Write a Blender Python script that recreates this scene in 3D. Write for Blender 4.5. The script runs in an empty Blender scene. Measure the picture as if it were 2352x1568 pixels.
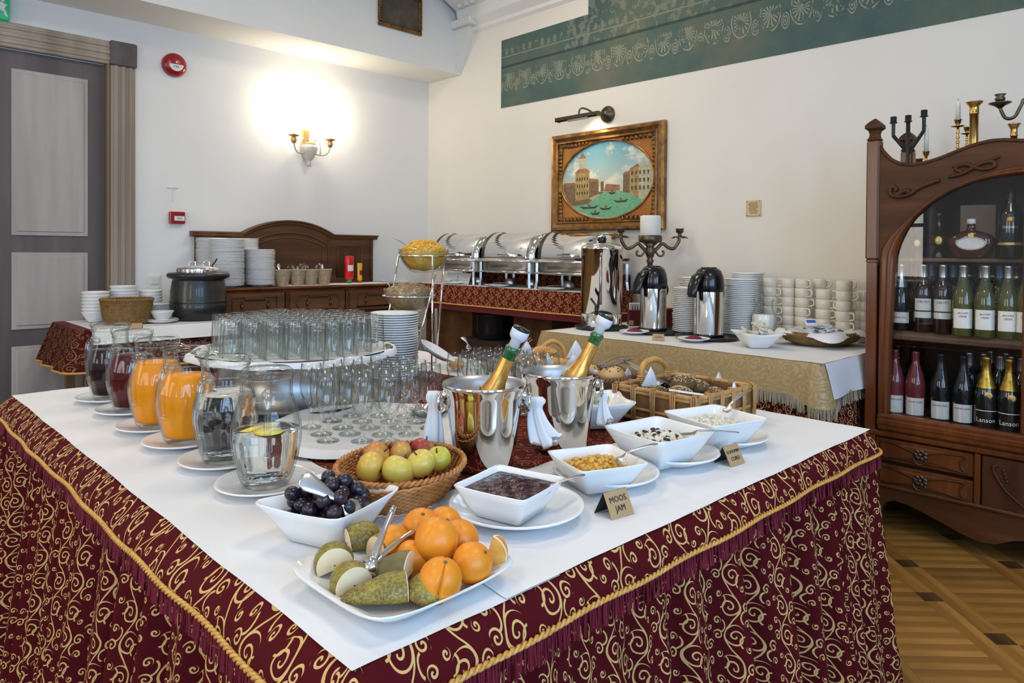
import bpy, bmesh, math, random
import numpy as np
from mathutils import Vector, Matrix, Euler
random.seed(7)
PI = math.pi
SC = bpy.context.scene
COL = SC.collection

# ---------------------------------------------------------------- camera
F_PX, CX_PX, CY_PX, CAM_Z = 1620.45, 1176.0, 598.66, 1.25
_yaw, _pitch, _roll = math.radians(45.9049), math.radians(-0.7038), math.radians(0.4393)
_f = Vector((math.cos(_yaw)*math.cos(_pitch), math.sin(_yaw)*math.cos(_pitch), math.sin(_pitch)))
_r0 = Vector((math.sin(_yaw), -math.cos(_yaw), 0)); _u0 = _r0.cross(_f)
CR = math.cos(_roll)*_r0 + math.sin(_roll)*_u0
CU = -math.sin(_roll)*_r0 + math.cos(_roll)*_u0
CF = _f
cam = bpy.data.cameras.new('camera'); camo = bpy.data.objects.new('camera', cam); COL.objects.link(camo)
M = Matrix.Identity(4)
for i in range(3):
    M[i][0], M[i][1], M[i][2] = CR[i], CU[i], -CF[i]
M[2][3] = CAM_Z
camo.matrix_world = M
cam.sensor_width = 36; cam.lens = 36*F_PX/2352
cam.shift_y = -(784-CY_PX)/2352
cam.clip_start = 0.05; cam.clip_end = 60
SC.camera = camo
EYE = Vector((0, 0, CAM_Z))
def ray(px, py): return CR*((px-CX_PX)/F_PX) - CU*((py-CY_PX)/F_PX) + CF
def atz(px, py, z):
    d = ray(px, py); return EYE + d*((z-CAM_Z)/d.z)
def atx(px, py, x):
    d = ray(px, py); return EYE + d*(x/d.x)
def aty(px, py, y):
    d = ray(px, py); return EYE + d*(y/d.y)

# ---------------------------------------------------------------- world, lamps, exposure
SC.view_settings.view_transform = 'Standard'; SC.view_settings.look = 'None'
SC.view_settings.exposure = -0.36; SC.view_settings.gamma = 1.0; SC.view_settings.use_curve_mapping = False
W = bpy.data.worlds.new('world'); SC.world = W; W.use_nodes = True
W.node_tree.nodes['Background'].inputs[0].default_value = (0.55, 0.72, 1.0, 1)
W.node_tree.nodes['Background'].inputs[1].default_value = 1.0
cy = SC.cycles
cy.use_denoising = True
cy.max_bounces = 12; cy.diffuse_bounces = 4; cy.glossy_bounces = 5; cy.transmission_bounces = 12; cy.transparent_max_bounces = 48
cy.caustics_reflective = False; cy.caustics_refractive = False; cy.sample_clamp_indirect = 5.0; cy.blur_glossy = 0.5
def area(name, loc, target, sx, sy, power, color, spread=PI):
    l = bpy.data.lights.new(name, 'AREA'); l.shape = 'RECTANGLE'; l.size = sx; l.size_y = sy; l.energy = power; l.color = color; l.spread = spread
    o = bpy.data.objects.new(name, l); COL.objects.link(o); o.location = loc
    d = Vector(target) - Vector(loc); o.rotation_euler = d.to_track_quat('-Z', 'Y').to_euler(); return o
def point(name, loc, power, color, rad=.03):
    l = bpy.data.lights.new(name, 'POINT'); l.energy = power; l.color = color; l.shadow_soft_size = rad
    o = bpy.data.objects.new(name, l); COL.objects.link(o); o.location = loc; return o
XR, YL, ZC = 4.2, 5.517, 3.65            # right wall, left wall, ceiling
XB, YF = -4.0, -3.2                       # the two walls behind the camera
COOL, WARM, NEUT = (0.40, 0.65, 1.0), (1.0, 0.80, 0.55), (1.0, 0.90, 0.75)
for i, x in enumerate((-2.6, -0.8, 1.0)):      # daylight through the three windows behind the camera
    area('window_light', (x, YF+0.04, 1.95), (x, 5, 1.55), 1.05, 2.1, 112, COOL)
for i, y in enumerate((0.6, 3.6)):             # paler daylight from the windows of the wall on the left
    area('side_window_light', (XB+0.04, y, 1.95), (4, y, 1.6), 1.2, 2.1, 68, NEUT)
for i, (x, y) in enumerate(((-1.3, 0.9), (1.0, 2.9), (1.6, 0.2), (2.9, 3.3))):   # ceiling lamps
    area('ceiling_lamp_light', (x, y, ZC-0.13), (x, y, 0), 0.62, 0.62, 27, (1.0, 0.86, 0.68))

# ---------------------------------------------------------------- object helpers
def tag(o, label=None, cat=None, group=None, kind=None):
    if label: o['label'] = label
    if cat: o['category'] = cat
    if group: o['group'] = group
    if kind: o['kind'] = kind
    return o
def thing(name, label, cat, loc=(0, 0, 0), rz=0.0, group=None):
    o = bpy.data.objects.new(name, None); COL.objects.link(o); o.empty_display_size = .05
    o.location = loc; o.rotation_euler = (0, 0, rz)
    return tag(o, label, cat, group)
def put(me, name, parent=None, loc=(0, 0, 0), rot=(0, 0, 0), sc=(1, 1, 1)):
    o = bpy.data.objects.new(name, me); COL.objects.link(o); o.location = loc; o.rotation_euler = rot; o.scale = sc
    if parent is not None: o.parent = parent
    return o
def dup(o, loc=None, rz=None, label=None, parent=None):
    c = o.copy(); COL.objects.link(c)
    if parent is not None: c.parent = parent
    if loc is not None: c.location = loc
    if rz is not None: c.rotation_euler = (0, 0, rz)
    if label: c['label'] = label
    for ch in list(o.children): dup(ch, parent=c)
    return c

class MB:
    """collects faces with material slots and uv, builds one mesh"""
    def __init__(s): s.v = []; s.f = []; s.m = []; s.uv = {}; s.sm = []
    def add(s, vs, fs, mi=0, smooth=False, uvs=None):
        b = len(s.v); s.v.extend([tuple(p) for p in vs])
        for k, f in enumerate(fs):
            if uvs is not None: s.uv[len(s.f)] = [uvs[i] for i in f]
            s.f.append(tuple(b+i for i in f)); s.m.append(mi); s.sm.append(smooth)
        return s
    def box(s, c, d, mi=0, rz=0.0, bev=0.0, R=None):
        hx, hy, hz = d[0]/2, d[1]/2, d[2]/2
        if bev > 0:
            b = min(bev, hx*.9, hy*.9, hz*.9); vs = []
            for sx in (-1, 1):
                for sy in (-1, 1):
                    for sz in (-1, 1):
                        vs += [(sx*(hx-b), sy*(hy-b), sz*hz), (sx*(hx-b), sy*hy, sz*(hz-b)), (sx*hx, sy*(hy-b), sz*(hz-b))]
            bm = bmesh.new()
            for p in vs: bm.verts.new(p)
            bmesh.ops.convex_hull(bm, input=bm.verts[:]); bm.verts.index_update()
            bmesh.ops.dissolve_limit(bm, angle_limit=.02, verts=bm.verts[:], edges=bm.edges[:]); bm.verts.index_update()
            P = [v.co.copy() for v in bm.verts]; fs = [[v.index for v in f.verts] for f in bm.faces]; bm.free()
        else:
            P = [Vector((x, y, z)) for x in (-hx, hx) for y in (-hy, hy) for z in (-hz, hz)]
            fs = [(0, 1, 3, 2), (4, 6, 7, 5), (0, 4, 5, 1), (2, 3, 7, 6), (0, 2, 6, 4), (1, 5, 7, 3)]
        if R is None: R = Matrix.Rotation(rz, 3, 'Z')
        c = Vector(c)
        return s.add([c + R @ p for p in P], fs, mi)
    def loft(s, rings, mi=0, smooth=True, closed=True, cap0=False, cap1=False, uv=False):
        n = len(rings[0]); vs = [p for r in rings for p in r]; fs = []; m = n if closed else n-1
        for i in range(len(rings)-1):
            for j in range(m):
                k = (j+1) % n
                fs.append((i*n+j, i*n+k, (i+1)*n+k, (i+1)*n+j))
        s.add(vs, fs, mi, smooth)
        if cap0: s.add(rings[0], [tuple(range(n))[::-1]], mi, smooth)
        if cap1: s.add(rings[-1], [tuple(range(n))], mi, smooth)
        return s
    def lathe(s, prof, seg=24, mi=0, smooth=True, c=(0, 0, 0), rib=None, close=True, R=None):
        """prof: (r, z) list; r=0 ends close to a fan; rib(angle, r, z)-> r"""
        rings = []
        for r, z in prof:
            ring = []
            for j in range(seg):
                a = 2*PI*j/seg; rr = rib(a, r, z) if rib else r
                p = Vector((rr*math.cos(a), rr*math.sin(a), z))
                if R is not None: p = R @ p
                ring.append(p + Vector(c))
            rings.append(ring)
        return s.loft(rings, mi, smooth)
    def tube(s, pts, rad, seg=8, mi=0, smooth=True, caps=True, flat=1.0, up=None, closed=False):
        pts = [Vector(p) for p in pts]; n = len(pts)
        rads = rad if isinstance(rad, (list, tuple)) else [rad]*n
        rings = []; prev = None
        for i, p in enumerate(pts):
            if closed: t = pts[(i+1) % n] - pts[i-1]
            else: t = pts[min(i+1, n-1)] - pts[max(i-1, 0)]
            if t.length < 1e-9: t = Vector((0, 0, 1))
            t.normalize()
            if prev is None:
                a = Vector(up) if up is not None else (Vector((0, 0, 1)) if abs(t.z) < .9 else Vector((1, 0, 0)))
                nrm = (a - t*a.dot(t)).normalized()
            else:
                nrm = prev - t*prev.dot(t)
                nrm = nrm.normalized() if nrm.length > 1e-6 else prev
            prev = nrm; b = t.cross(nrm)
            rings.append([p + (nrm*math.cos(2*PI*j/seg)*flat + b*math.sin(2*PI*j/seg))*rads[i] for j in range(seg)])
        if closed: rings.append(rings[0]); caps = False
        return s.loft(rings, mi, smooth, cap0=caps, cap1=caps)
    def prism(s, poly, h0, h1, axis='z', mi=0, smooth=False):
        """extrude a 2d polygon: axis z -> (x,y), y -> (x,z), x -> (y,z)"""
        def P(a, b, h): return {'z': (a, b, h), 'y': (a, h, b), 'x': (h, a, b)}[axis]
        n = len(poly); vs = [P(a, b, h0) for a, b in poly] + [P(a, b, h1) for a, b in poly]
        fs = [tuple(range(n))[::-1], tuple(range(n, 2*n))]
        fs += [(j, (j+1) % n, n+(j+1) % n, n+j) for j in range(n)]
        return s.add(vs, fs, mi, smooth)
    def grid(s, fn, nu, nv, mi=0, smooth=True, uvfn=None):
        vs = [fn(i/nu, j/nv) for j in range(nv+1) for i in range(nu+1)]
        uvs = [uvfn(i/nu, j/nv) for j in range(nv+1) for i in range(nu+1)] if uvfn else None
        fs = [(j*(nu+1)+i, j*(nu+1)+i+1, (j+1)*(nu+1)+i+1, (j+1)*(nu+1)+i) for j in range(nv) for i in range(nu)]
        return s.add(vs, fs, mi, smooth, uvs)
    def ball(s, c, r, mi=0, nu=16, nv=10, R=None, fn=None):
        """(squashed) ball; r number or triple; fn(theta from top 0..pi, phi)-> radius factor"""
        rr = (r, r, r) if isinstance(r, (int, float)) else r
        rings = []
        for i in range(nv+1):
            t = PI*i/nv; ring = []
            for j in range(nu):
                ph = 2*PI*j/nu; k = fn(t, ph) if fn else 1.0
                p = Vector((rr[0]*k*math.sin(t)*math.cos(ph), rr[1]*k*math.sin(t)*math.sin(ph), rr[2]*k*math.cos(t)))
                if R is not None: p = R @ p
                ring.append(p + Vector(c))
            rings.append(ring)
        return s.loft(rings[::-1], mi, True)
    def mesh(s, name, mats, merge=True):
        me = bpy.data.meshes.new(name)
        me.from_pydata([tuple(v) for v in s.v], [], s.f)
        if not isinstance(mats, (list, tuple)): mats = [mats]
        for m in mats: me.materials.append(m)
        me.polygons.foreach_set('material_index', s.m); me.polygons.foreach_set('use_smooth', s.sm)
        if s.uv:
            l = me.uv_layers.new(name='UVMap'); k = 0
            for i, f in enumerate(s.f):
                u = s.uv.get(i)
                for q in range(len(f)):
                    l.data[k].uv = u[q] if u else (0, 0); k += 1
        if merge:
            bm = bmesh.new(); bm.from_mesh(me); bmesh.ops.remove_doubles(bm, verts=bm.verts[:], dist=1e-5)
            bmesh.ops.dissolve_degenerate(bm, edges=bm.edges[:], dist=1e-6)
            bmesh.ops.recalc_face_normals(bm, faces=bm.faces[:])
            bm.to_mesh(me); bm.free()
        me.update(); return me
    def build(s, name, mats, parent=None, loc=(0, 0, 0), rot=(0, 0, 0), merge=True):
        return put(s.mesh(name, mats, merge), name, parent, loc, rot)
def struct(o): o['kind'] = 'structure'; return o
def arc(c, r, a0, a1, n=10): return [(c[0]+r*math.cos(a0+(a1-a0)*i/n), c[1]+r*math.sin(a0+(a1-a0)*i/n)) for i in range(n+1)]
def smoothpts(pts, n=6):
    """catmull-rom through points"""
    P = [Vector(p) for p in pts]; out = []
    for i in range(len(P)-1):
        p0, p1, p2, p3 = P[max(i-1, 0)], P[i], P[i+1], P[min(i+2, len(P)-1)]
        for k in range(n):
            t = k/n
            out.append(.5*((2*p1)+(-p0+p2)*t+(2*p0-5*p1+4*p2-p3)*t*t+(-p0+3*p1-3*p2+p3)*t**3))
    out.append(P[-1]); return out
def superring(hx, hy, z, n=32, e=5.0, c=(0, 0)):
    """rounded rectangle ring"""
    out = []
    for j in range(n):
        a = 2*PI*j/n; ca, sa = math.cos(a), math.sin(a)
        k = (abs(ca)**e + abs(sa)**e)**(-1/e)
        out.append(Vector((c[0]+hx*k*ca, c[1]+hy*k*sa, z)))
    return out
def text(name, body, size, mat, parent, loc, rot, ext=.0004, align='CENTER'):
    cu = bpy.data.curves.new(name, 'FONT'); cu.body = body; cu.size = size; cu.extrude = ext
    cu.align_x = align; cu.align_y = 'CENTER'; cu.resolution_u = 2; cu.materials.append(mat)
    tmp = bpy.data.objects.new(name+'_curve', cu)
    me = bpy.data.meshes.new_from_object(tmp); me.name = name
    if not me.materials: me.materials.append(mat)
    bpy.data.objects.remove(tmp)
    return put(me, name, parent, loc, rot)

_ORD = ['', 'first', 'second', 'third', 'fourth', 'fifth', 'sixth', 'seventh', 'eighth', 'ninth', 'tenth', 'eleventh', 'twelfth']
def ordn(n): return _ORD[n] if n < len(_ORD) else '%d%s' % (n, {1: 'st', 2: 'nd', 3: 'rd'}.get(n % 10 if n % 100 not in (11, 12, 13) else 0, 'th'))
def from_top(i, n): return 'topmost' if i == n-1 else ordn(n-i)+' from the top'
def rows_of(cx, cy_, pitch, rad, jit, nr=9, nc=9):
    """hexagonal packing whose rows run across the view: (row from the front, place from the left, x, y)"""
    r2, f2 = Vector((CR.x, CR.y)).normalized(), Vector((CF.x, CF.y)).normalized(); out = []
    for row in range(-nr, nr+1):
        line = []
        for c in range(-nc, nc+1):
            a, b = (c+(row % 2)*.5)*pitch+random.uniform(-jit, jit), row*pitch*.866+random.uniform(-jit, jit)
            if math.hypot(a, b) < rad: line.append((cx+r2.x*a+f2.x*b, cy_+r2.y*a+f2.y*b))
        if line: out.append(line)
    return [(i+1, j+1, x, y) for i, l_ in enumerate(out) for j, (x, y) in enumerate(l_)]
def place_label(i, j): return '%s from the left in the %s row' % (ordn(j) if j > 1 else 'first', 'front' if i == 1 else ordn(i))

# ---------------------------------------------------------------- materials
def mat(name, col, rough=.5, metal=0.0, **kw):
    m = bpy.data.materials.new(name); m.use_nodes = True
    b = m.node_tree.nodes['Principled BSDF']
    b.inputs['Base Color'].default_value = (*col, 1); b.inputs['Roughness'].default_value = rough; b.inputs['Metallic'].default_value = metal
    for k, v in kw.items(): b.inputs[k.replace('_', ' ')].default_value = v
    return m
class NT:
    def __init__(s, m): s.t = m.node_tree; s.b = m.node_tree.nodes.get('Principled BSDF'); s.out = m.node_tree.nodes['Material Output']
    def n(s, ty, **kw):
        x = s.t.nodes.new(ty)
        for k, v in kw.items(): setattr(x, k, v)
        return x
    def l(s, a, b): s.t.links.new(a, b)
    def math(s, op, a, b=None, c=None):
        x = s.n('ShaderNodeMath', operation=op)
        for i, v in enumerate((a, b, c)):
            if v is None: continue
            if isinstance(v, (int, float)): x.inputs[i].default_value = v
            else: s.l(v, x.inputs[i])
        return x.outputs[0]
    def mix(s, fac, a, b):
        x = s.n('ShaderNodeMix', data_type='RGBA')
        for i, v in ((0, fac), (6, a), (7, b)):
            if isinstance(v, (int, float)): x.inputs[i].default_value = v
            elif isinstance(v, tuple): x.inputs[i].default_value = (*v, 1) if len(v) == 3 else v
            else: s.l(v, x.inputs[i])
        return x.outputs[2]
    def coords(s, kind='Object', sc=(1, 1, 1), rot=(0, 0, 0)):
        tc = s.n('ShaderNodeTexCoord'); mp = s.n('ShaderNodeMapping')
        mp.inputs['Scale'].default_value = sc; mp.inputs['Rotation'].default_value = rot
        s.l(tc.outputs[kind], mp.inputs[0]); return mp.outputs[0]
    def noise(s, vec, scale, detail=4, rough=.55):
        x = s.n('ShaderNodeTexNoise'); x.inputs['Scale'].default_value = scale; x.inputs['Detail'].default_value = detail; x.inputs['Roughness'].default_value = rough
        s.l(vec, x.inputs['Vector']); return x
    def ramp(s, fac, stops, interp='LINEAR'):
        x = s.n('ShaderNodeValToRGB'); s.l(fac, x.inputs[0]); cr = x.color_ramp; cr.interpolation = interp
        while len(cr.elements) < len(stops): cr.elements.new(.5)
        for e, (p, c) in zip(cr.elements, stops): e.position = p; e.color = (*c, 1) if len(c) == 3 else c
        return x.outputs[0]
    def bump(s, h, strength=.2, dist=.002):
        x = s.n('ShaderNodeBump'); x.inputs['Strength'].default_value = strength; x.inputs['Distance'].default_value = dist
        s.l(h, x.inputs['Height']); s.l(x.outputs[0], s.b.inputs['Normal'])
def noisy(name, c1, c2, scale=8, rough=.5, metal=0.0, sc=(1, 1, 1), bump=0.0, bscale=None, kind='Object', lo=.35, hi=.65, detail=4, **kw):
    m = mat(name, c1, rough, metal, **kw); t = NT(m)
    v = t.coords(kind, sc); nz = t.noise(v, scale, detail)
    t.l(t.ramp(nz.outputs[0], [(lo, c1), (hi, c2)]), t.b.inputs['Base Color'])
    if bump: t.bump(t.noise(v, bscale or scale*4).outputs[0], bump)
    return m
def wood(name, c1, c2, rough=.35, axis=0, scale=1.0, coat=.0):
    sc = [14*scale]*3; sc[axis] = 1.2*scale
    m = mat(name, c1, rough); t = NT(m); v = t.coords('Object', tuple(sc))
    n1 = t.noise(v, 3.0, 6, .6); n2 = t.noise(t.coords('Object', tuple(x*.25 for x in sc)), 2.0, 3)
    col = t.ramp(n1.outputs[0], [(.3, c1), (.7, c2)])
    dk = t.mix(t.ramp(n2.outputs[0], [(.35, (0, 0, 0)), (.75, (1, 1, 1))]), tuple(x*.6 for x in c1), col)
    t.l(dk, t.b.inputs['Base Color']); t.bump(n1.outputs[0], .08)
    t.b.inputs['Specular IOR Level'].default_value = .3; t.b.inputs['Coat Weight'].default_value = coat; t.b.inputs['Coat Roughness'].default_value = .15
    return m
def thin_glass(name, tint=(.985, .993, .99), edge=(.34, .40, .39), refl=1.0, rough=.02, base=.045):
    m = bpy.data.materials.new(name); m.use_nodes = True; t = NT(m); t.t.nodes.remove(t.b)
    tr = t.n('ShaderNodeBsdfTransparent'); gl = t.n('ShaderNodeBsdfGlossy'); gl.inputs['Roughness'].default_value = rough
    lf = t.n('ShaderNodeLayerWeight'); lf.inputs['Blend'].default_value = .5      # facing is symmetric for front and back faces
    k = t.math('POWER', lf.outputs['Facing'], 4.0)
    t.l(t.mix(t.math('POWER', lf.outputs['Facing'], 5.0), tint, edge), tr.inputs[0])
    mx = t.n('ShaderNodeMixShader'); t.l(t.math('MULTIPLY_ADD', k, .72*min(refl, 1.2), base), mx.inputs[0])
    t.l(tr.outputs[0], mx.inputs[1]); t.l(gl.outputs[0], mx.inputs[2]); t.l(mx.outputs[0], t.out.inputs[0]); return m
def glass(name, col, ior=1.45, rough=0.0):
    m = bpy.data.materials.new(name); m.use_nodes = True; t = NT(m); t.t.nodes.remove(t.b)
    g = t.n('ShaderNodeBsdfGlass'); g.inputs['Color'].default_value = (*col, 1); g.inputs['IOR'].default_value = ior; g.inputs['Roughness'].default_value = rough
    t.l(g.outputs[0], t.out.inputs[0]); return m
def brocade(name, base, gold, k=1.0, lw=.00155, uv=True):
    """burgundy cloth printed with gold scrollwork: winding stems with spirals in their bends and small curls outside"""
    m = mat(name, base, .75, Specular_IOR_Level=.15); t = NT(m)
    src = t.n('ShaderNodeTexCoord').outputs['UV' if uv else 'Object']
    wn = t.noise(src, 16.0, 1); ws = t.n('ShaderNodeVectorMath', operation='MULTIPLY_ADD')
    t.l(wn.outputs[1], ws.inputs[0]); ws.inputs[1].default_value = (.016*k, .016*k, 0); t.l(src, ws.inputs[2])
    sx = t.n('ShaderNodeSeparateXYZ'); t.l(ws.outputs[0], sx.inputs[0])
    w_, h_, A = .088*k, .118*k, .017*k
    uu = t.math('DIVIDE', sx.outputs[0], w_); cu = t.math('FLOOR', uu)
    x = t.math('MULTIPLY', t.math('SUBTRACT', t.math('FRACT', uu), .5), w_)
    y = t.math('MULTIPLY', t.math('SUBTRACT', t.math('FRACT', t.math('ADD', t.math('DIVIDE', sx.outputs[1], h_), t.math('MULTIPLY', cu, .37))), .5), h_)
    stem = t.math('LESS_THAN', t.math('ABSOLUTE', t.math('SUBTRACT', x, t.math('MULTIPLY', t.math('SINE', t.math('MULTIPLY', y, 2*PI/h_)), A))), lw*k*1.15)
    pats = [stem]
    def spiral(cx, cy_, R, pitch, hand, phase):
        dx, dy = t.math('SUBTRACT', x, cx*k), t.math('SUBTRACT', y, cy_*k)
        r = t.math('SQRT', t.math('MULTIPLY_ADD', dx, dx, t.math('MULTIPLY', dy, dy)))
        an = t.math('MULTIPLY_ADD', t.math('ARCTAN2', dy, dx), hand/(2*PI), phase)
        d = t.math('ABSOLUTE', t.math('SUBTRACT', t.math('FRACT', t.math('SUBTRACT', t.math('DIVIDE', r, pitch*k), an)), .5))
        pats.append(t.math('MULTIPLY', t.math('LESS_THAN', d, lw/pitch), t.math('LESS_THAN', r, R*k)))
    q = .118/4
    spiral(-.004, q, .0235, .0125, 1, .1); spiral(.004, -q, .0235, .0125, -1, .6)
    spiral(.0335, q-.002, .0118, .0082, -1, .0); spiral(-.0335, -q+.002, .0118, .0082, 1, .5)
    spiral(.0340, q-.032, .0085, .0070, 1, .3); spiral(-.0340, -q+.032, .0085, .0070, -1, .8); spiral(.0300, -.052, .0070, .0062, -1, .2); spiral(-.0290, .053, .0070, .0062, 1, .7)
    def leaf(cx, cy_, R, a0, span):        # short arcs that tie the curls to the stem
        dx, dy = t.math('SUBTRACT', x, cx*k), t.math('SUBTRACT', y, cy_*k)
        r = t.math('SQRT', t.math('MULTIPLY_ADD', dx, dx, t.math('MULTIPLY', dy, dy)))
        on = t.math('LESS_THAN', t.math('ABSOLUTE', t.math('SUBTRACT', r, R*k)), lw*k)
        pats.append(t.math('MULTIPLY', on, t.math('LESS_THAN', t.math('FRACT', t.math('SUBTRACT', t.math('DIVIDE', t.math('ARCTAN2', dy, dx), 2*PI), a0)), span)))
    leaf(.030, q-.022, .0135, .30, .35); leaf(-.030, -q+.022, .0135, .80, .35); leaf(.024, -.040, .012, .25, .4); leaf(-.024, .040, .012, .75, .4)
    pat = pats[0]
    for p in pats[1:]: pat = t.math('MAXIMUM', pat, p)
    wv = t.n('ShaderNodeTexWave'); wv.inputs['Scale'].default_value = 260; t.l(src, wv.inputs['Vector'])
    g2 = t.mix(t.math('MULTIPLY', wv.outputs[1], .55), gold, tuple(c*.45 for c in gold))
    t.l(t.mix(pat, base, g2), t.b.inputs['Base Color'])
    t.l(t.math('SUBTRACT', .85, t.math('MULTIPLY', pat, .4)), t.b.inputs['Roughness'])
    t.bump(pat, .3, .001)
    return m

m_plaster = noisy('plaster_white', (.80, .79, .76), (.76, .755, .73), 1.3, .92, bump=.04, bscale=60)
m_plaster_r = noisy('plaster_warm_light', (.81, .765, .69), (.77, .725, .655), 1.1, .92, bump=.05, bscale=50)  # right wall plaster, warm lamp light partly put into its base colour
m_ceiling = mat('ceiling_paint', (.82, .81, .79), .95)
m_cloth = noisy('white_linen', (.79, .79, .79), (.73, .735, .745), 2.2, .85, bump=.16, bscale=9)
m_paper = mat('white_paper', (.80, .79, .77), .8)
m_brocade = brocade('burgundy_gold_brocade', (.072, .002, .0045), (.74, .48, .18))
m_brocade_s = brocade('burgundy_gold_brocade_far', (.085, .007, .006), (.52, .27, .09))
m_brocade_top = brocade('burgundy_brocade_top', (.105, .006, .006), (.34, .16, .055), 1.0, .0013)
m_burgundy = noisy('burgundy_velvet', (.11, .003, .015), (.08, .002, .01), 60, .8)
m_maroon = mat('maroon_cloth', (.14, .012, .014), .85)
m_fringe = mat('burgundy_fringe', (.17, .0015, .016), .7)
m_cord = noisy('gold_cord', (.72, .40, .10), (.50, .24, .05), 160, .5)
m_porc = mat('white_porcelain', (.83, .83, .82), .12, Specular_IOR_Level=.5)
m_cream_porc = mat('cream_porcelain', (.74, .70, .61), .18)
m_steel = mat('polished_steel', (.80, .79, .77), .06, 1.0)
m_steel_b = mat('brushed_steel', (.62, .61, .60), .28, 1.0)
m_steel_in = mat('satin_steel', (.50, .51, .53), .38, 1.0)
m_steel_d = mat('worn_steel', (.36, .36, .37), .32, 1.0)
m_black = mat('black_plastic', (.008, .008, .010), .18)
m_blackm = mat('black_matt', (.012, .012, .013), .45)
m_bronze = noisy('aged_bronze', (.16, .12, .075), (.09, .075, .055), 30, .38, .9)
m_brass = noisy('brass', (.68, .42, .13), (.45, .27, .09), 18, .25, 1.0)
m_iron = noisy('dark_iron', (.055, .05, .042), (.03, .028, .025), 30, .5, .6)
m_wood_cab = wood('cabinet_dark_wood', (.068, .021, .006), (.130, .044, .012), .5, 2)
m_wood_cab_h = wood('cabinet_dark_wood_cross', (.068, .021, .006), (.130, .044, .012), .5, 1)
m_wood_red = wood('cabinet_red_wood', (.14, .038, .011), (.235, .072, .020), .28, 2, coat=.3)
m_wood_side = wood('sideboard_wood', (.105, .045, .019), (.19, .088, .038), .5, 0)
m_wood_sidev = wood('sideboard_wood_light', (.155, .068, .028), (.25, .115, .050), .5, 0)
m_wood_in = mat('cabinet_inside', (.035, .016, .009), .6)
m_tglass = thin_glass('clear_glass')
m_jug = thin_glass('jug_glass', (.99, .995, .99), (.26, .36, .33), 1.1, .02, .016)
m_cabglass = thin_glass('cabinet_pane', (.95, .955, .96), (.8, .82, .84), .9, .0, .03)
m_sglass = thin_glass('solid_glass', (.96, .975, .97), (.66, .70, .69), 1.2, .02, .09)
m_water = glass('water', (.985, .995, .995), 1.33)
m_orange_juice = mat('orange_juice', (.90, .31, .004), .4, Subsurface_Weight=.2, Specular_IOR_Level=.15)
m_orange_juice.node_tree.nodes['Principled BSDF'].inputs['Subsurface Radius'].default_value = (.02, .008, .002)
m_red_juice = mat('red_juice', (.075, .0015, .004), .12, Specular_IOR_Level=.3)
m_dark_juice = mat('dark_juice', (.014, .002, .005), .12, Specular_IOR_Level=.3)
m_milk = mat('milk', (.90, .88, .82), .3)
# ================================================================ ROOM
def wall_with_holes(name, axis, pos0, pos1, a0, a1, holes, m, z1=ZC):
    """box wall between pos0..pos1 across its axis, from a0 to a1 along, with rectangular holes (u0,u1,z0,z1)"""
    mb = MB(); cuts = sorted(holes); u = a0
    def bx(u0, u1, zz0, zz1):
        if u1-u0 < 1e-4 or zz1-zz0 < 1e-4: return
        c = ((pos0+pos1)/2, (u0+u1)/2, (zz0+zz1)/2); d = (abs(pos1-pos0), u1-u0, zz1-zz0)
        if axis == 'y': c = (c[1], c[0], c[2]); d = (d[1], d[0], d[2])
        mb.box(c, d)
    for h in cuts:
        bx(u, h[0], 0, z1); bx(h[0], h[1], 0, h[2]); bx(h[0], h[1], h[3], z1); u = h[1]
    bx(u, a1, 0, z1)
    return struct(mb.build(name, m, merge=False))
DOOR = (-0.02, 1.405, 0.0, 2.545)
wall_with_holes('wall_left', 'y', YL, YL+.2, XB-.2, XR+.2, [DOOR], m_plaster)
wall_with_holes('wall_right', 'x', XR, XR+.2, YF-.2, YL, [], m_plaster_r)
FW = [(x-.55, x+.55, .9, 3.02) for x in (-2.6, -.8, 1.0)]
BW = [(.6-.62, .6+.62, .9, 3.02), (3.6-.62, 3.6+.62, .9, 3.02)]
wall_with_holes('wall_front', 'y', YF-.2, YF, XB-.2, XR+.2, FW, m_plaster)
wall_with_holes('wall_back', 'x', XB-.2, XB, YF, YL, BW, m_plaster)
struct(MB().box(((XB+XR)/2, (YF+YL)/2, ZC+.1), (XR-XB+.8, YL-YF+.8, .2)).build('ceiling', m_ceiling))
m_winframe = mat('window_frame_paint', (.75, .74, .71), .4)
m_pane = thin_glass('window_pane', (.97, .98, 1.0), (.9, .92, .95))
for i, (h, ax) in enumerate([(h, 'y') for h in FW] + [(h, 'x') for h in BW]):
    base = YF if ax == 'y' else XB
    root = bpy.data.objects.new('window_%d' % (i+1), None); COL.objects.link(root); struct(root)
    def P(u, w, z): return (u, base+w, z) if ax == 'y' else (base+w, u, z)
    def D(u, w, z): return (u, w, z) if ax == 'y' else (w, u, z)
    um, zm = (h[0]+h[1])/2, (h[2]+h[3])/2; w_, h_ = h[1]-h[0], h[3]-h[2]
    fr = MB()
    for u in (h[0]+.03, um, h[1]-.03): fr.box(P(u, .075, zm), D(.05, .03, h_))
    for z in (h[2]+.03, h[2]+h_*.36, h[2]+h_*.68, h[3]-.03): fr.box(P(um, .076, z), D(w_, .03, .05))
    fr.build('window_frame', m_winframe, root)
    MB().box(P(um, -.10, zm), D(w_, .006, h_)).build('window_pane', m_pane, root)
    MB().box(P(um, .06, h[2]-.03), D(w_+.1, .16, .04)).build('window_sill', m_winframe, root)
m_lampw = mat('lamp_housing', (.7, .66, .58), .5)
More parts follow.
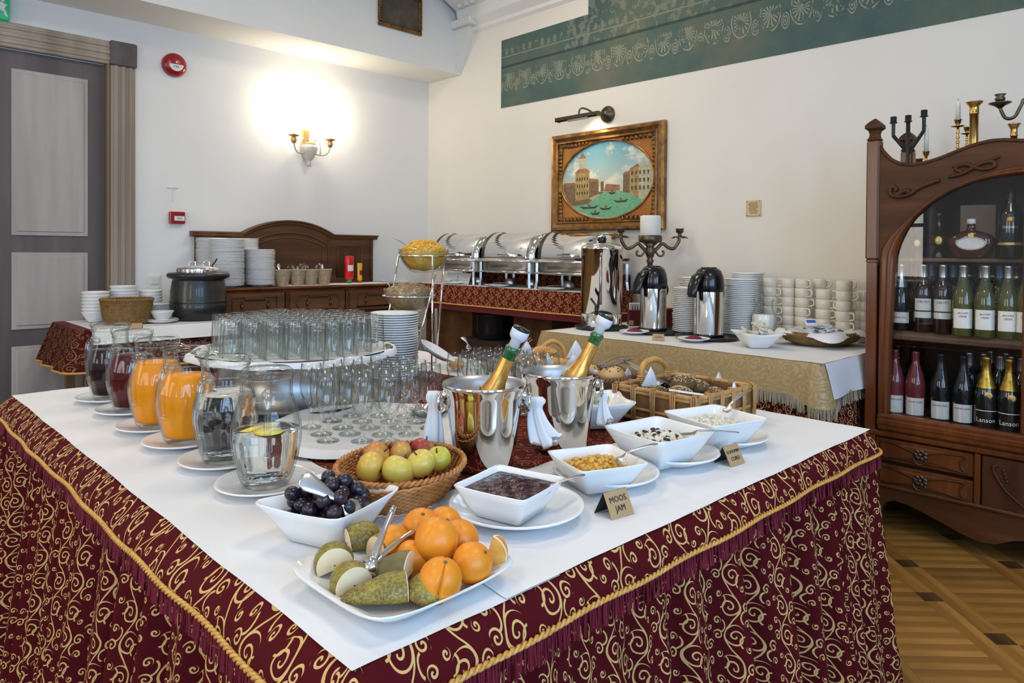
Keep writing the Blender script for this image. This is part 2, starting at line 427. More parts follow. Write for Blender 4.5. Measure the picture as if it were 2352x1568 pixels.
for i, (x, y) in enumerate(((-1.3, 0.9), (1.0, 2.9), (1.6, 0.2), (2.9, 3.3))):
    t = thing('ceiling_lamp', 'square white ceiling lamp with a flat housing %s' % ('over the far left of the room', 'over the back of the big table', 'over the near end of the big table', 'in front of the beam')[i], 'lamp', (x, y, ZC-.06), 0, 'ceiling lamps')
    fr = MB()
    for s in (-1, 1):
        fr.box((s*.34, 0, 0), (.04, .72, .11)); fr.box((0, s*.34, 0), (.64, .04, .11))
    fr.build('housing', m_lampw, t); MB().box((0, 0, .05), (.64, .64, .01)).build('reflector', m_ceiling, t)

# floor: parquet set at 45 degrees, each plank a piece
m_floor = wood('floor_base', (.20, .105, .035), (.27, .15, .055), .4, 0)
struct(MB().box(((XB+XR)/2, (YF+YL)/2, -.058), (XR-XB+.4, YL-YF+.4, .1)).build('floor', m_floor))
FLOOR = bpy.data.objects['floor']
def plankmat(name, axis, c1, c2):
    m = wood(name, c1, c2, .33, axis, 1.0, .12); t = NT(m)
    src = t.b.inputs['Base Color'].links[0].from_socket
    oi = t.n('ShaderNodeObjectInfo'); k = t.math('ADD', .78, t.math('MULTIPLY', oi.outputs['Random'], .40))
    vm = t.n('ShaderNodeVectorMath', operation='SCALE'); t.l(src, vm.inputs[0]); t.l(k, vm.inputs['Scale']); t.l(vm.outputs[0], t.b.inputs['Base Color'])
    return m
m_plank = plankmat('parquet_oak', 0, (.36, .165, .035), (.54, .28, .075))
m_plank_d = plankmat('parquet_dark_block', 0, (.10, .05, .022), (.15, .08, .035))
PW, PL = .070, .28
pm_field = MB().box((0, 0, -.003), (PL-.0007, PW-.0007, .010), bev=.0006).mesh('parquet_plank', m_plank)
pm_strip = MB().box((0, 0, -.003), (.49-.0007, PW-.0007, .010), bev=.0006).mesh('parquet_strip', m_plank)
pm_dark = MB().box((0, 0, -.003), (PW-.0015, PW-.0015, .010), bev=.0012).mesh('parquet_block', m_plank_d)
PER = PL + 2*PW
def st(s, t): return (s*.7071 + t*.7071, -s*.7071 + t*.7071)
for k in range(-2, 6):
    s0 = 1.18 + k*PER
    for j in range(34):
        t0 = 1.75 + j*PW; x, y = st(s0+PL/2, t0)
        if 2.15 < x < 4.15 and -.75 < y < 1.2: put(pm_field, 'plank', FLOOR, (x, y, 0), (0, 0, -PI/4))
    for q in (0, 1):
        for j in range(6):
            t0 = 1.75 + j*.56 + q*.28; x, y = st(s0+PL+PW*(q+.5), t0)
            if 2.15 < x < 4.15 and -.75 < y < 1.2: put(pm_strip, 'plank', FLOOR, (x, y, 0), (0, 0, PI/4))
            x, y = st(s0+PL+PW*(q+.5), t0+.28)
            if 2.15 < x < 4.15 and -.75 < y < 1.2: put(pm_dark, 'plank', FLOOR, (x, y, 0), (0, 0, PI/4))

# door with its casing
m_door = wood('door_grey_wood', (.150, .125, .125), (.185, .155, .155), .55, 2, .6)
m_doorpanel = wood('door_pale_panel', (.50, .46, .42), (.60, .56, .52), .55, 2, .5)
m_casing = wood('door_casing_pine', (.45, .36, .28), (.56, .47, .385), .55, 2, .6)
m_casing_in = wood('door_reveal_pine', (.30, .20, .115), (.40, .28, .17), .55, 2, .6)
droot = bpy.data.objects.new('door_1', None); COL.objects.link(droot); struct(droot)
for lx0, lx1 in ((.695, 1.395), (-.01, .69)):
    leaf = MB().box(((lx0+lx1)/2, YL+.05, 1.268), (lx1-lx0, .045, 2.530), bev=.004).build('door_leaf', m_door, droot)
    pc = (lx0+lx1)/2+.024; pw = .437
    for z0, z1 in ((1.334, 2.414), (.718, 1.224), (.16, .61)):
        p = MB(); p.box((pc, YL+.022, (z0+z1)/2), (pw, .012, z1-z0), bev=.004); p.box((pc, YL+.016, (z0+z1)/2), (pw-.05, .012, z1-z0-.05), bev=.005)
        p.build('door_panel', m_doorpanel, leaf)
MB().box((.05+.63, YL+.0, 1.05), (.02, .05, .12), bev=.005).build('door_handle', m_brass, droot)
cas = bpy.data.objects.new('trim_1', None); COL.objects.link(cas); struct(cas)
def casing_piece(c, d, horiz=False):
    mb = MB(); mb.box(c, d, bev=.006)
    for off, w in ((-.045, .028), (0.0, .03), (.045, .022)):
        if horiz: mb.box((c[0], c[1]-d[1]/2, c[2]+off), (d[0], .02, w), bev=.006)
        else: mb.box((c[0]+off, c[1]-d[1]/2, c[2]), (w, .02, d[2]), bev=.006)
    return mb
casing_piece((1.493, YL-.016, 1.2675), (.160, .032, 2.535)).build('casing_post', m_casing, cas)
casing_piece((-.108, YL-.016, 1.2675), (.160, .032, 2.535)).build('casing_post', m_casing, cas)
casing_piece((.692, YL-.016, 2.615), (1.44, .032, .16), True).build('casing_head', m_casing, cas)
for x in (1.493, -.108):
    b = MB().box((x, YL-.026, 2.616), (.172, .052, .168), bev=.008); b.lathe([(0, .012), (.03, .01), (.045, .0), (.06, .004), (.066, 0)], 20, c=(x, YL-.052, 2.616), R=Matrix.Rotation(PI/2, 3, 'X'))
    b.build('corner_block', m_door, cas)
MB().box((1.400, YL+.02, 1.27), (.016, .10, 2.54)).build('door_reveal', m_casing_in, cas)

# beam (bulkhead) along the left wall, its corbel, cornice with dentils
struct(MB().box(((XB+XR)/2, (5.031+YL)/2, (2.878+ZC)/2), (XR-XB, YL-5.031, ZC-2.878)).build('trim_2', m_plaster))
bpy.data.objects['trim_2']['label'] = 'deep white plaster beam along the top of the left wall'
corb = MB().prism([(5.031, 2.885), (5.031, 3.28), (4.83, 3.28), (4.87, 3.17)], 4.13, XR, 'x')
corb.box((4.14, 4.90, 3.31), (.14, .27, .07), bev=.01)
struct(corb.build('trim_3', m_plaster))
cor = bpy.data.objects.new('trim_4', None); COL.objects.link(cor); struct(cor)
prof = [(XR, 3.22), (XR-.03, 3.24), (XR-.03, 3.27), (XR-.10, 3.32), (XR-.12, 3.42), (XR-.28, 3.50), (XR-.30, 3.56), (XR-.42, 3.60), (XR-.42, ZC), (XR, ZC)]
MB().prism([(a, b) for a, b in prof], -3.2, 4.96, 'y').build('cornice_moulding', m_plaster, cor)
den = MB().box((0, 0, 0), (.06, .045, .075), bev=.006).mesh('dentil', m_plaster)
for i in range(24): put(den, 'dentil', cor, (XR-.145, 4.86-i*.085, 3.455))

# mural strip on the right wall
m_mural = mat('mural_paint', (.10, .15, .13), .8); t = NT(m_mural)
v = t.coords('Object'); n1 = t.noise(v, 1.6, 8, .65); n2 = t.noise(v, 14, 5, .7)
base = t.ramp(n1.outputs[0], [(.30, (.050, .085, .095)), (.48, (.075, .125, .105)), (.60, (.12, .14, .10)), (.74, (.17, .16, .14))])
sx = t.n('ShaderNodeSeparateXYZ'); t.l(v, sx.inputs[0]); yy, zz = sx.outputs[1], sx.outputs[2]
def band(z0, z1): return t.math('MULTIPLY', t.math('GREATER_THAN', zz, z0), t.math('LESS_THAN', zz, z1))
per = .195
wob_ = t.noise(v, 26, 3)
yw = t.math('ADD', yy, t.math('MULTIPLY', t.math('SUBTRACT', wob_.outputs[0], .5), .020))
zw = t.math('ADD', zz, t.math('MULTIPLY', t.math('SUBTRACT', wob_.outputs[1], .5), .012))
u = t.math('MULTIPLY', t.math('SUBTRACT', t.math('FRACT', t.math('DIVIDE', yw, per)), .5), per)
dz = t.math('SUBTRACT', zw, 2.735)
r = t.math('SQRT', t.math('ADD', t.math('MULTIPLY', u, t.math('MULTIPLY', u, 2.4)), t.math('MULTIPLY', dz, dz)))
ang = t.math('ARCTAN2', u, dz)
rings = t.math('GREATER_THAN', t.math('SINE', t.math('MULTIPLY', r, 260)), .3)
petal = t.math('GREATER_THAN', t.math('COSINE', t.math('MULTIPLY', ang, 15)), t.math('MULTIPLY_ADD', r, 16, -.75))
cup = t.math('MULTIPLY', t.math('LESS_THAN', r, .118), t.math('LESS_THAN', dz, .05))
u2 = t.math('MULTIPLY', t.math('SUBTRACT', t.math('FRACT', t.math('ADD', t.math('DIVIDE', yw, per), .5)), .5), per)
d2 = t.math('SUBTRACT', zw, 2.675); r2_ = t.math('SQRT', t.math('ADD', t.math('MULTIPLY', u2, t.math('MULTIPLY', u2, 4.0)), t.math('MULTIPLY', d2, d2)))
side = t.math('MULTIPLY', t.math('LESS_THAN', r2_, .062), t.math('GREATER_THAN', t.math('SINE', t.math('MULTIPLY', r2_, 300)), .15))
orn = t.math('MAXIMUM', side, t.math('MULTIPLY', cup, t.math('MAXIMUM', t.math('MULTIPLY', rings, t.math('GREATER_THAN', r, .082)), t.math('MULTIPLY', petal, t.math('LESS_THAN', r, .082)))))
wear = t.math('GREATER_THAN', n2.outputs[0], .455)
orn = t.math('MULTIPLY', t.math('MULTIPLY', orn, wear), .8)
bead = t.math('MULTIPLY', band(2.945, 3.0), t.math('GREATER_THAN', t.math('SINE', t.math('MULTIPLY', yy, 90)), .2))
bead = t.math('MULTIPLY', bead, t.math('MULTIPLY', wear, .4))
ln = t.math('MULTIPLY', band(2.925, 2.935), .5)
upper = t.math('MULTIPLY', t.math('MULTIPLY', t.math('GREATER_THAN', n2.outputs[0], .53), .35), t.math('MULTIPLY', t.math('LESS_THAN', yy, 3.75), t.math('GREATER_THAN', zz, 2.84)))
col = t.mix(t.math('MAXIMUM', orn, t.math('MAXIMUM', bead, t.math('MAXIMUM', ln, upper))), base, (.34, .33, .235))
col = t.mix(t.math('MULTIPLY', band(2.835, 2.855), .75), col, (.02, .032, .034))
t.l(col, t.b.inputs['Base Color']); t.bump(n2.outputs[0], .1)
mur = MB().prism([(4.483, 2.497), (4.483, 3.08), (3.51, 3.08), (3.51, 3.225), (-2.6, 3.225), (-2.6, 2.45), (.75, 2.462)], XR-.004, XR-.0005, 'x')
tag(mur.build('mural', m_mural), 'long strip of old green wall painting with pale ornament high on the right wall', 'mural')

# ================================================================ THINGS ON THE WALLS
m_red = mat('alarm_red', (.30, .008, .012), .25)
m_white = mat('white_plastic', (.72, .72, .70), .35)
m_ink = mat('black_ink', (.015, .015, .015), .6)
m_green = mat('sign_green', (.0, .22, .10), .4, Emission_Strength=.35); m_green.node_tree.nodes['Principled BSDF'].inputs['Emission Color'].default_value = (.0, .5, .25, 1)
RX = Matrix.Rotation(PI/2, 3, 'X')     # lathe axis z -> -y (out of the left wall)
b = thing('alarm_bell', 'round red fire alarm sounder high on the left wall', 'alarm', (1.838, YL, 2.612))
MB().lathe([(0, .0), (.085, 0), (.085, .03), (.078, .045), (.06, .058), (.03, .066), (0, .067)], 32, R=RX).build('bell_body', m_red, b)
lab = MB().prism(arc((0, 0), .050, PI, 2*PI, 14), -.0655, -.0645, 'y'); lab.build('label_plate', m_white, b, (0, -.0045, -.004))
MB().ball((0, -.068, .012), .007).build('red_light', m_white, b)
text('label_text', 'FIRE', .02, m_ink, b, (0, -.0705, -.022), (PI/2, 0, 0))
c = thing('call_point', 'small square red fire call point on the left wall', 'alarm', (1.858, YL, 1.486))
MB().box((0, -.022, 0), (.105, .044, .088), bev=.004).build('casing', m_red, c)
MB().box((0.01, -.046, -.006), (.072, .004, .034), bev=.001).build('label_plate', m_white, c)
text('label_text', 'PRESS', .015, m_ink, c, (.01, -.0485, -.006), (PI/2, 0, 0))
c = thing('wire_clip', 'tiny pale clip with a thin cable end above the red call point', 'bracket', (1.833, YL, 1.655))
MB().box((0, -.004, .055), (.075, .008, .014), bev=.002).build('clip_bar', m_white, c)
MB().box((0, -.003, 0), (.008, .006, .10)).build('clip_stem', m_white, c)
s = thing('light_switch', 'white double light switch plate low on the left wall', 'switch', (1.709, YL, .985))
MB().box((0, -.006, 0), (.084, .012, .160), bev=.004).build('plate', m_white, s)
for dz in (.038, -.038): MB().box((0, -.014, dz), (.055, .008, .058), bev=.003).build('rocker', m_white, s)
e = thing('exit_sign', 'green and white running-man exit sign above the grey door', 'sign', (.76, YL, 2.765))
MB().box((0, -.03, 0), (.145, .06, .150), bev=.008).build('sign_box', m_green, e)
pic = MB(); pic.box((.03, -.0615, .01), (.035, .003, .05), R=Matrix.Rotation(.4, 3, 'Y')); pic.tube([(.045, -.062, -.01), (.05, -.062, -.04), (.06, -.062, -.05)], .007, 6); pic.tube([(.02, -.062, -.01), (.0, -.062, -.04)], .007, 6); pic.tube([(.03, -.062, .03), (.058, -.062, .02)], .006, 6); pic.ball((.036, -.062, .05), .011)
pic.build('pictogram', m_white, e)

# sconce
m_scw = mat('sconce_white_paint', (.66, .62, .55), .5)
m_scg = mat('sconce_gold', (.62, .40, .14), .35, .7)
m_candle = mat('candle_wax', (.74, .72, .66), .5)
m_bulb = mat('bulb_glow', (1, .9, .7), .4, Emission_Strength=14.0); m_bulb.node_tree.nodes['Principled BSDF'].inputs['Emission Color'].default_value = (1, .86, .62, 1)
sc = thing('wall_sconce', 'small white and gold wall sconce with two candle bulbs and a fluted cup', 'lamp', (2.895, YL, 2.10))
MB().lathe([(0, -.15), (.018, -.145), (.022, -.12), (.012, -.105), (.03, -.09), (.062, -.03), (.072, .01), (.066, .03), (0, .03)], 20, c=(0, -.075, .0), rib=lambda a, r, z: r*(1+.06*math.cos(12*a))).build('fluted_cup', m_scw, sc)
MB().lathe([(0, .0), (.055, 0), (.055, .018), (0, .018)], 20, c=(0, -.075, .03)).build('gold_collar', m_scg, sc)
MB().box((0, -.012, .06), (.07, .024, .22), bev=.01).build('back_plate', m_scg, sc)
for sx in (-1, 1):
    arm = MB().tube(smoothpts([(sx*.03, -.075, -.03), (sx*.09, -.10, -.045), (sx*.14, -.12, -.03), (sx*.165, -.13, .03)], 6), .007, 8)
    arm.tube(smoothpts([(sx*.03, -.07, .03), (sx*.055, -.085, .085), (sx*.085, -.10, .05), (sx*.09, -.10, -.04)], 6), .006, 8)
    arm = arm.build('arm', m_scw, sc)
    MB().lathe([(0, .02), (.018, .03), (.026, .055), (.016, .075), (.044, .088), (.046, .093), (0, .093)], 16, c=(sx*.165, -.13, 0)).build('drip_cup', m_scg, arm)
    MB().lathe([(.013, .09), (.013, .185), (0, .185)], 12, c=(sx*.165, -.13, 0)).build('candle_tube', m_candle, arm)
    MB().lathe([(.008, .185), (.015, .20), (.016, .215), (.009, .24), (0, .262)], 12, c=(sx*.165, -.13, 0)).build('bulb', m_bulb, arm)
    point('sconce_light', (2.895+sx*.165, YL-.13, 2.10+.30), 10, (1.0, .88, .68), .05)

# small framed picture on the beam
m_oldpic = noisy('old_dark_picture', (.05, .038, .025), (.10, .08, .055), 9, .5, kind='Object')
m_gilt = noisy('gilt_frame', (.46, .22, .05), (.17, .075, .022), 14, .32, .75, bump=.3, bscale=60)
m_gilt2 = noisy('gilt_panel', (.46, .19, .035), (.30, .11, .02), 5, .42, .35, bump=.1, bscale=40)
m_gilt_d = noisy('gilt_dark', (.12, .06, .022), (.24, .115, .035), 22, .35, .6, bump=.3, bscale=60)
p = thing('small_picture', 'little dark picture in an ornate gilt frame high on the white beam', 'picture', (3.515, 5.031, 3.30))
MB().box((0, -.008, 0), (.40, .010, .27)).build('canvas', m_oldpic, p)
for (c_, d_) in (((0, -.014, .148), (.45, .028, .036)), ((0, -.014, -.148), (.45, .028, .036)), ((-.207, -.014, 0), (.036, .028, .262)), ((.207, -.014, 0), (.036, .028, .262))):
    f = MB().box(c_, d_, bev=.009); n = 12
    for i in range(n):
        k = -0.5+(i+.5)/n; f.ball((c_[0]+(k*d_[0] if d_[0] > d_[2] else 0), c_[1]-.014, c_[2]+(k*d_[2] if d_[2] > d_[0] else 0)), .011, nu=6, nv=4)
    f.build('frame_rail', m_gilt_d, p)

# large picture in gilt frame: an invented canal view in an oval
PX = XR; pc = (PX, 3.32, 1.797)
P_ = thing('framed_painting', 'oval canal town painting in a heavy rectangular gilt frame', 'picture', pc)
HW, HH = .53, .380
def rail(a, b, w, depth):   # a->b along the outer edge, mitred towards the centre
    return a, b
outer = [(-HW, -HH), (HW, -HH), (HW, HH), (-HW, HH)]
def off(d): return [(-HW+d, -HH+d), (HW-d, -HH+d), (HW-d, HH-d), (-HW+d, HH-d)]
profl = [(0.0, .0), (0.0, .035), (.012, .05), (.03, .052), (.055, .040), (.062, .046), (.072, .046), (.078, .026), (.085, .02)]
for k in range(4):
    mb = MB(); rings = []
    for side in (0, 1):
        rings.append([(-h, off(d)[(k+side) % 4][0], off(d)[(k+side) % 4][1]) for d, h in profl])
    n = len(profl); vs = rings[0]+rings[1]
    for i in range(n-1):
        mi = 1 if 3 <= i <= 4 else 0
        mb.add([rings[0][i], rings[1][i], rings[1][i+1], rings[0][i+1]], [(0, 1, 2, 3)], mi)
    mb.add([rings[0][0], rings[1][0], rings[1][-1], rings[0][-1]], [(3, 2, 1, 0)], 0)
    mb.build('frame_rail', [m_gilt, m_gilt_d], P_)
OW, OH = .435, .290
sp = MB(); n = 64; inn, out_ = [], []
for j in range(n):
    a = 2*PI*j/n; ca, sa = math.cos(a), math.sin(a)
    inn.append((-.018, OW*ca, OH*sa)); hx, hy = HW-.075, HH-.075
    k = min(hx/abs(ca) if abs(ca) > 1e-6 else 9, hy/abs(sa) if abs(sa) > 1e-6 else 9); out_.append((-.022, k*ca, k*sa))
sp.loft([out_, inn, [(-.008, y, z) for _, y, z in inn]], 0, False); sp.build('spandrel_panel', m_gilt2, P_)
MB().tube([(-.020, (OW+.006)*math.cos(2*PI*j/64), (OH+.006)*math.sin(2*PI*j/64)) for j in range(64)], .008, 6, closed=True).build('oval_bead', m_gilt, P_)
for sy in (-1, 1):
    for sz in (-1, 1):
        mb = MB(); cy_, cz_ = sy*(HW-.09), sz*(HH-.09)
        for q in range(8):
            k = q*.038; rr = .026-.0018*q
            for (dy, dz) in ((-sy*k, 0), (0, -sz*k*.8)):
                mb.ball((-.024, cy_+dy, cz_+dz+random.uniform(-.004, .004)), (.014, rr, rr), nu=8, nv=5)
            mb.tube(smoothpts([(-.026, cy_-sy*k, cz_-sz*.006), (-.03, cy_-sy*(k+.012), cz_-sz*.018), (-.026, cy_-sy*(k+.024), cz_-sz*.004)], 3), .004, 5)
        mb.build('corner_ornament', m_gilt_d, P_)
# canvas painted with flat colours
m_sky = mat('painted_sky', (.25, .48, .60), .35); t = NT(m_sky); v = t.coords('Object')
sx = t.n('ShaderNodeSeparateXYZ'); t.l(v, sx.inputs[0])
sky = t.ramp(t.math('MULTIPLY_ADD', sx.outputs[2], 1.6, .45), [(.40, (.46, .50, .40)), (.62, (.27, .43, .45)), (.85, (.12, .32, .42))])
cl = t.noise(t.coords('Object', (1, 5, 9)), 1.1, 6, .6)
t.l(t.mix(t.ramp(cl.outputs[0], [(.50, (0, 0, 0)), (.62, (1, 1, 1))]), sky, (.66, .64, .52)), t.b.inputs['Base Color'])
m_canal = noisy('painted_water', (.09, .30, .16), (.20, .44, .26), 10, .4, sc=(1, 3, 12))
m_ochre = noisy('painted_ochre', (.40, .30, .11), (.26, .17, .06), 40, .5)
m_brown = noisy('painted_brown', (.13, .075, .04), (.20, .12, .06), 50, .5)
m_roofr = noisy('painted_roof', (.34, .15, .07), (.22, .09, .04), 40, .5)
m_pdark = mat('painted_dark', (.025, .022, .02), .5)
m_pstone = noisy('painted_stone', (.50, .46, .30), (.30, .30, .20), 60, .5)
cv = MB()
def inside_clip(poly):
    """clip polygon to the oval by pulling points in"""
    o = []
    for y, z in poly:
        k = math.hypot(y/OW, z/OH)
        if k > .985: y, z = y*.985/k, z*.985/k
        o.append((y, z))
    return o
def flat(poly, lvl, mi, sub=6):
    pts = []
    for i in range(len(poly)):
        a, b_ = poly[i], poly[(i+1) % len(poly)]
        for k in range(sub): pts.append((a[0]+(b_[0]-a[0])*k/sub, a[1]+(b_[1]-a[1])*k/sub))
    pts = inside_clip(pts); cv.add([(-.0085-.0003*lvl, y, z) for y, z in pts], [tuple(range(len(pts)))], mi)
cv.add([(-.008, OW*math.cos(2*PI*j/64), OH*math.sin(2*PI*j/64)) for j in range(64)], [tuple(range(64))], 0)
# +y is the photo's left side
flat([(.45, -.30), (-.45, -.30), (-.45, -.11), (-.02, -.085), (.45, -.14)], 1, 1)
flat([(.02, -.085), (-.13, -.085), (-.13, -.045), (.0, -.03)], 1, 4)                    # far houses
flat([(.05, -.085), (.02, -.085), (.02, -.01), (.05, -.01)], 1, 3)
flat([(.45, -.20), (.17, -.17), (.02, -.09), (.10, -.08), (.45, -.12)], 2, 3)          # left quay
flat([(.43, -.16), (.30, -.15), (.30, -.02), (.43, -.03)], 3, 3); flat([(.44, -.03), (.29, -.02), (.31, .0), (.42, .0)], 4, 4)
flat([(.30, -.15), (.16, -.13), (.16, .07), (.30, .07)], 3, 2); flat([(.31, .07), (.15, .07), (.19, .10), (.27, .10)], 4, 4)
flat([(.26, .10), (.20, .10), (.20, .18), (.26, .18)], 4, 6); flat([(.265, .18), (.195, .18), (.23, .225)], 5, 4)   # plain bell tower
flat([(.16, -.12), (.07, -.10), (.07, -.01), (.16, -.0)], 3, 3); flat([(.165, -.0), (.065, -.01), (.075, .01), (.155, .02)], 4, 4)
flat([(.13, -.15), (.05, -.11), (.07, -.10), (.16, -.13)], 4, 6)
flat([(-.16, -.10), (-.22, -.11), (-.22, .04), (-.16, .02)], 3, 3); flat([(-.155, .02), (-.225, .04), (-.215, .055), (-.165, .04)], 4, 4)
flat([(-.22, -.12), (-.30, -.15), (-.30, .08), (-.22, .05)], 3, 2); flat([(-.215, .05), (-.305, .08), (-.29, .10), (-.225, .07)], 4, 4)
flat([(-.30, -.15), (-.44, -.20), (-.44, .11), (-.30, .09)], 3, 6)
for q in range(5):
    for w in range(3):
        flat([(.285-q*.025, -.10+w*.055), (.275-q*.025, -.10+w*.055), (.275-q*.025, -.075+w*.055), (.285-q*.025, -.075+w*.055)], 6, 5, 1)
        flat([(-.235-q*.035, -.09+w*.055), (-.247-q*.035, -.09+w*.055), (-.247-q*.035, -.062+w*.055), (-.235-q*.035, -.062+w*.055)], 6, 5, 1)
for (by, bz, L) in ((.16, -.20, .10), (.0, -.215, .06), (.10, -.25, .05), (-.14, -.165, .07), (-.06, -.10, .035)):
    flat([(by+L, bz+.014), (by+L*.6, bz-.008), (by-L*.6, bz-.008), (by-L, bz+.016), (by-L*.5, bz+.004), (by+L*.5, bz+.004)], 7, 5, 1)
    flat([(by+.012, bz), (by-.012, bz), (by-.010, bz+.024), (by+.008, bz+.026)], 8, 3, 1)
cv.build('canvas', [m_sky, m_canal, m_ochre, m_brown, m_roofr, m_pdark, m_pstone], P_, merge=False)
# picture lamp above
L_ = thing('picture_lamp', 'bronze picture lamp with a curved arm above the gilt frame', 'lamp', (XR, 3.31, 2.285))
RXm = Matrix.Rotation(-PI/2, 3, 'Y')
MB().lathe([(0, 0), (.062, 0), (.064, .012), (.052, .03), (.03, .036), (.026, .05), (0, .055)], 24, R=RXm).build('wall_rose', m_bronze, L_)
MB().tube(smoothpts([(-.04, 0, 0), (-.10, .03, -.01), (-.16, .08, .03), (-.19, .115, .03), (-.20, .12, -.03)], 6), .007, 8).build('arm', m_bronze, L_)
sh = MB(); rings = []
for y in (-.075, .325):
    rings.append([(-.205+.030*math.cos(a), y, -.04+.030*math.sin(a)) for a in [PI*k/10 for k in range(11)]])
sh.loft(rings, 0, True, closed=False); sh.box((-.205, -.075, -.031), (.06, .004, .03)); sh.box((-.205, .325, -.031), (.06, .004, .03))
sh.build('shade', m_bronze, L_)
MB().tube([(-.205, .03, -.045), (-.205, .22, -.045)], .010, 8).build('tube_bulb', m_scw, L_)
area('picture_lamp_light', (XR-.205, 3.43, 2.225), (XR-.01, 3.40, 1.75), .03, .30, 1.6, (1.0, .84, .6), 2.4)
# brass plaque
m_plq = mat('brass_plaque', (.72, .52, .28), .3, .55)
q = thing('wall_plaque', 'small engraved brass plaque alone on the right wall', 'plaque', (XR, 2.143, 1.538))
MB().box((-.004, 0, 0), (.008, .098, .100), bev=.002).build('plate', m_plq, q)
ln = MB()
for k in range(9): ln.box((-.0085, random.uniform(-.004, .004), .036-k*.0085), (.001, random.uniform(.04, .07), .0032))
ln.build('engraved_lines', m_brown, q)
for a in (-1, 1):
    for b_ in (-1, 1): MB().ball((-.009, a*.042, b_*.043), .003, nu=8, nv=5).build('screw', m_bronze, q)
# ================================================================ TABLES AND CLOTHS
def perimeter(x0, x1, y0, y1, step, rad=.02, skip=()):
    """closed path round a rectangle: list of (pos, normal, s). starts at (x0,y0), runs along the x edge first"""
    out = []; s = 0
    cs = [((x0+rad, y0+rad), -PI/2-PI/2, -PI/2), ((x1-rad, y0+rad), -PI/2, 0), ((x1-rad, y1-rad), 0, PI/2), ((x0+rad, y1-rad), PI/2, PI)]
    segs = []
    for i in range(4):
        (cx, cy_), a0, a1 = cs[i]
        segs.append(('c', cx, cy_, a0, a1))
        (nx, ny) = cs[(i+1) % 4][0]
        a = a1; n = Vector((math.cos(a), math.sin(a), 0))
        p0 = Vector((cx, cy_, 0))+n*rad; p1 = Vector((nx, ny, 0))+n*rad
        segs.append(('l', p0, p1, n))
    for sg in segs:
        if sg[0] == 'c':
            _, cx, cy_, a0, a1 = sg; k = 7
            for i in range(k):
                a = a0+(a1-a0)*i/k; n = Vector((math.cos(a), math.sin(a), 0))
                out.append((Vector((cx, cy_, 0))+n*rad, n, s)); s += (rad+.03)*(PI/2)/k
        else:
            _, p0, p1, n = sg; L = (p1-p0).length; k = max(2, int(L/step))
            for i in range(k):
                out.append((p0+(p1-p0)*(i/k), n, s)); s += L/k
    return out, s
def strip(path, rows, fn, m, name, parent, closed=True, ustretch=1.0):
    """rows: list of z; fn(s, k)-> outward offset for row k"""
    mb = MB(); n = len(path); L = path[-1][2]
    def P(i, k): p, nr, s = path[i % n]; o, z = fn(s, k, p); return Vector((p.x, p.y, 0))+nr*o+Vector((0, 0, z))
    idx = list(range(n+1)) if closed else list(range(n))
    vs, uvs = [], []
    for k in range(rows):
        for i in idx:
            q = P(i, k); vs.append(q); s = path[i % n][2] if i < n else L+.01
            uvs.append((s*ustretch, q.z*1.0))
    w = len(idx); fs = [(k*w+i, k*w+i+1, (k+1)*w+i+1, (k+1)*w+i) for k in range(rows-1) for i in range(w-1)]
    mb.add(vs, fs, 0, True, uvs); return mb.build(name, m, parent, merge=False)
def twisted_cord(path_pts, rad, m, name, parent, twist=.03):
    mb = MB(); L = 0; pts = [Vector(p) for p in path_pts]
    cum = [0]
    for a, b in zip(pts, pts[1:]): cum.append(cum[-1]+(b-a).length)
    n = int(cum[-1]/(twist/7)); j = 0; A, B = [], []
    for i in range(n+1):
        d = cum[-1]*i/n
        while j < len(pts)-2 and cum[j+1] < d: j += 1
        t = (d-cum[j])/max(1e-9, cum[j+1]-cum[j]); p = pts[j].lerp(pts[j+1], t)
        tg = (pts[j+1]-pts[j]).normalized(); u = Vector((0, 0, 1)); side = tg.cross(u)
        a = 2*PI*d/twist
        o = (side*math.cos(a)+u*math.sin(a))*rad*.5
        A.append(p+o); B.append(p-o)
    mb.tube(A, rad*.62, 5); mb.tube(B, rad*.62, 5); return mb.build(name, m, parent, merge=False)
def fringe(path, base_fn, length, m, name, parent, w=.0026, jit=.3):
    mb = MB(); n = len(path); L = path[-1][2]; vs, fs = [], []; k = int(L/w); j = 0
    for i in range(k):
        s = L*i/k
        while j < n-2 and path[j+1][2] < s: j += 1
        t = (s-path[j][2])/max(1e-9, path[j+1][2]-path[j][2])
        p = path[j][0].lerp(path[j+1][0], t); nr = path[j][1].lerp(path[j+1][1], t).normalized(); tg = Vector((-nr.y, nr.x, 0))
        o, z = base_fn(s, p); q = p+nr*(o+random.uniform(-.002, .002)); q.z = z
        ln = length*random.uniform(1-jit*.35, 1+jit*.2); b = len(vs); dx = random.uniform(-.0015, .0015)
        vs += [q-tg*w*.45, q+tg*w*.45, q+tg*(w*.4+dx)+nr*random.uniform(-.002, .005)-Vector((0, 0, ln)), q-tg*(w*.4-dx)+nr*random.uniform(-.002, .005)-Vector((0, 0, ln))]
        fs.append((b, b+1, b+2, b+3))
    mb.add(vs, fs); o = mb.build(name, m, parent, merge=False); o['kind'] = 'stuff'; return o
def table(name, label, x0, x1, y0, y1, z, m, loc0=None):
    t = thing(name, label, 'table', ((x0+x1)/2, (y0+y1)/2, 0)); cx, cy_ = (x0+x1)/2, (y0+y1)/2
    MB().box((0, 0, z-.016), (x1-x0-.004, y1-y0-.004, .03)).build('tabletop', m, t)
    for sx in (-1, 1):
        for sy in (-1, 1): MB().box((sx*((x1-x0)/2-.08), sy*((y1-y0)/2-.08), (z-.031)/2), (.05, .05, z-.031)).build('leg', m, t)
    return t
m_tablewood = mat('table_board', (.22, .13, .07), .6)
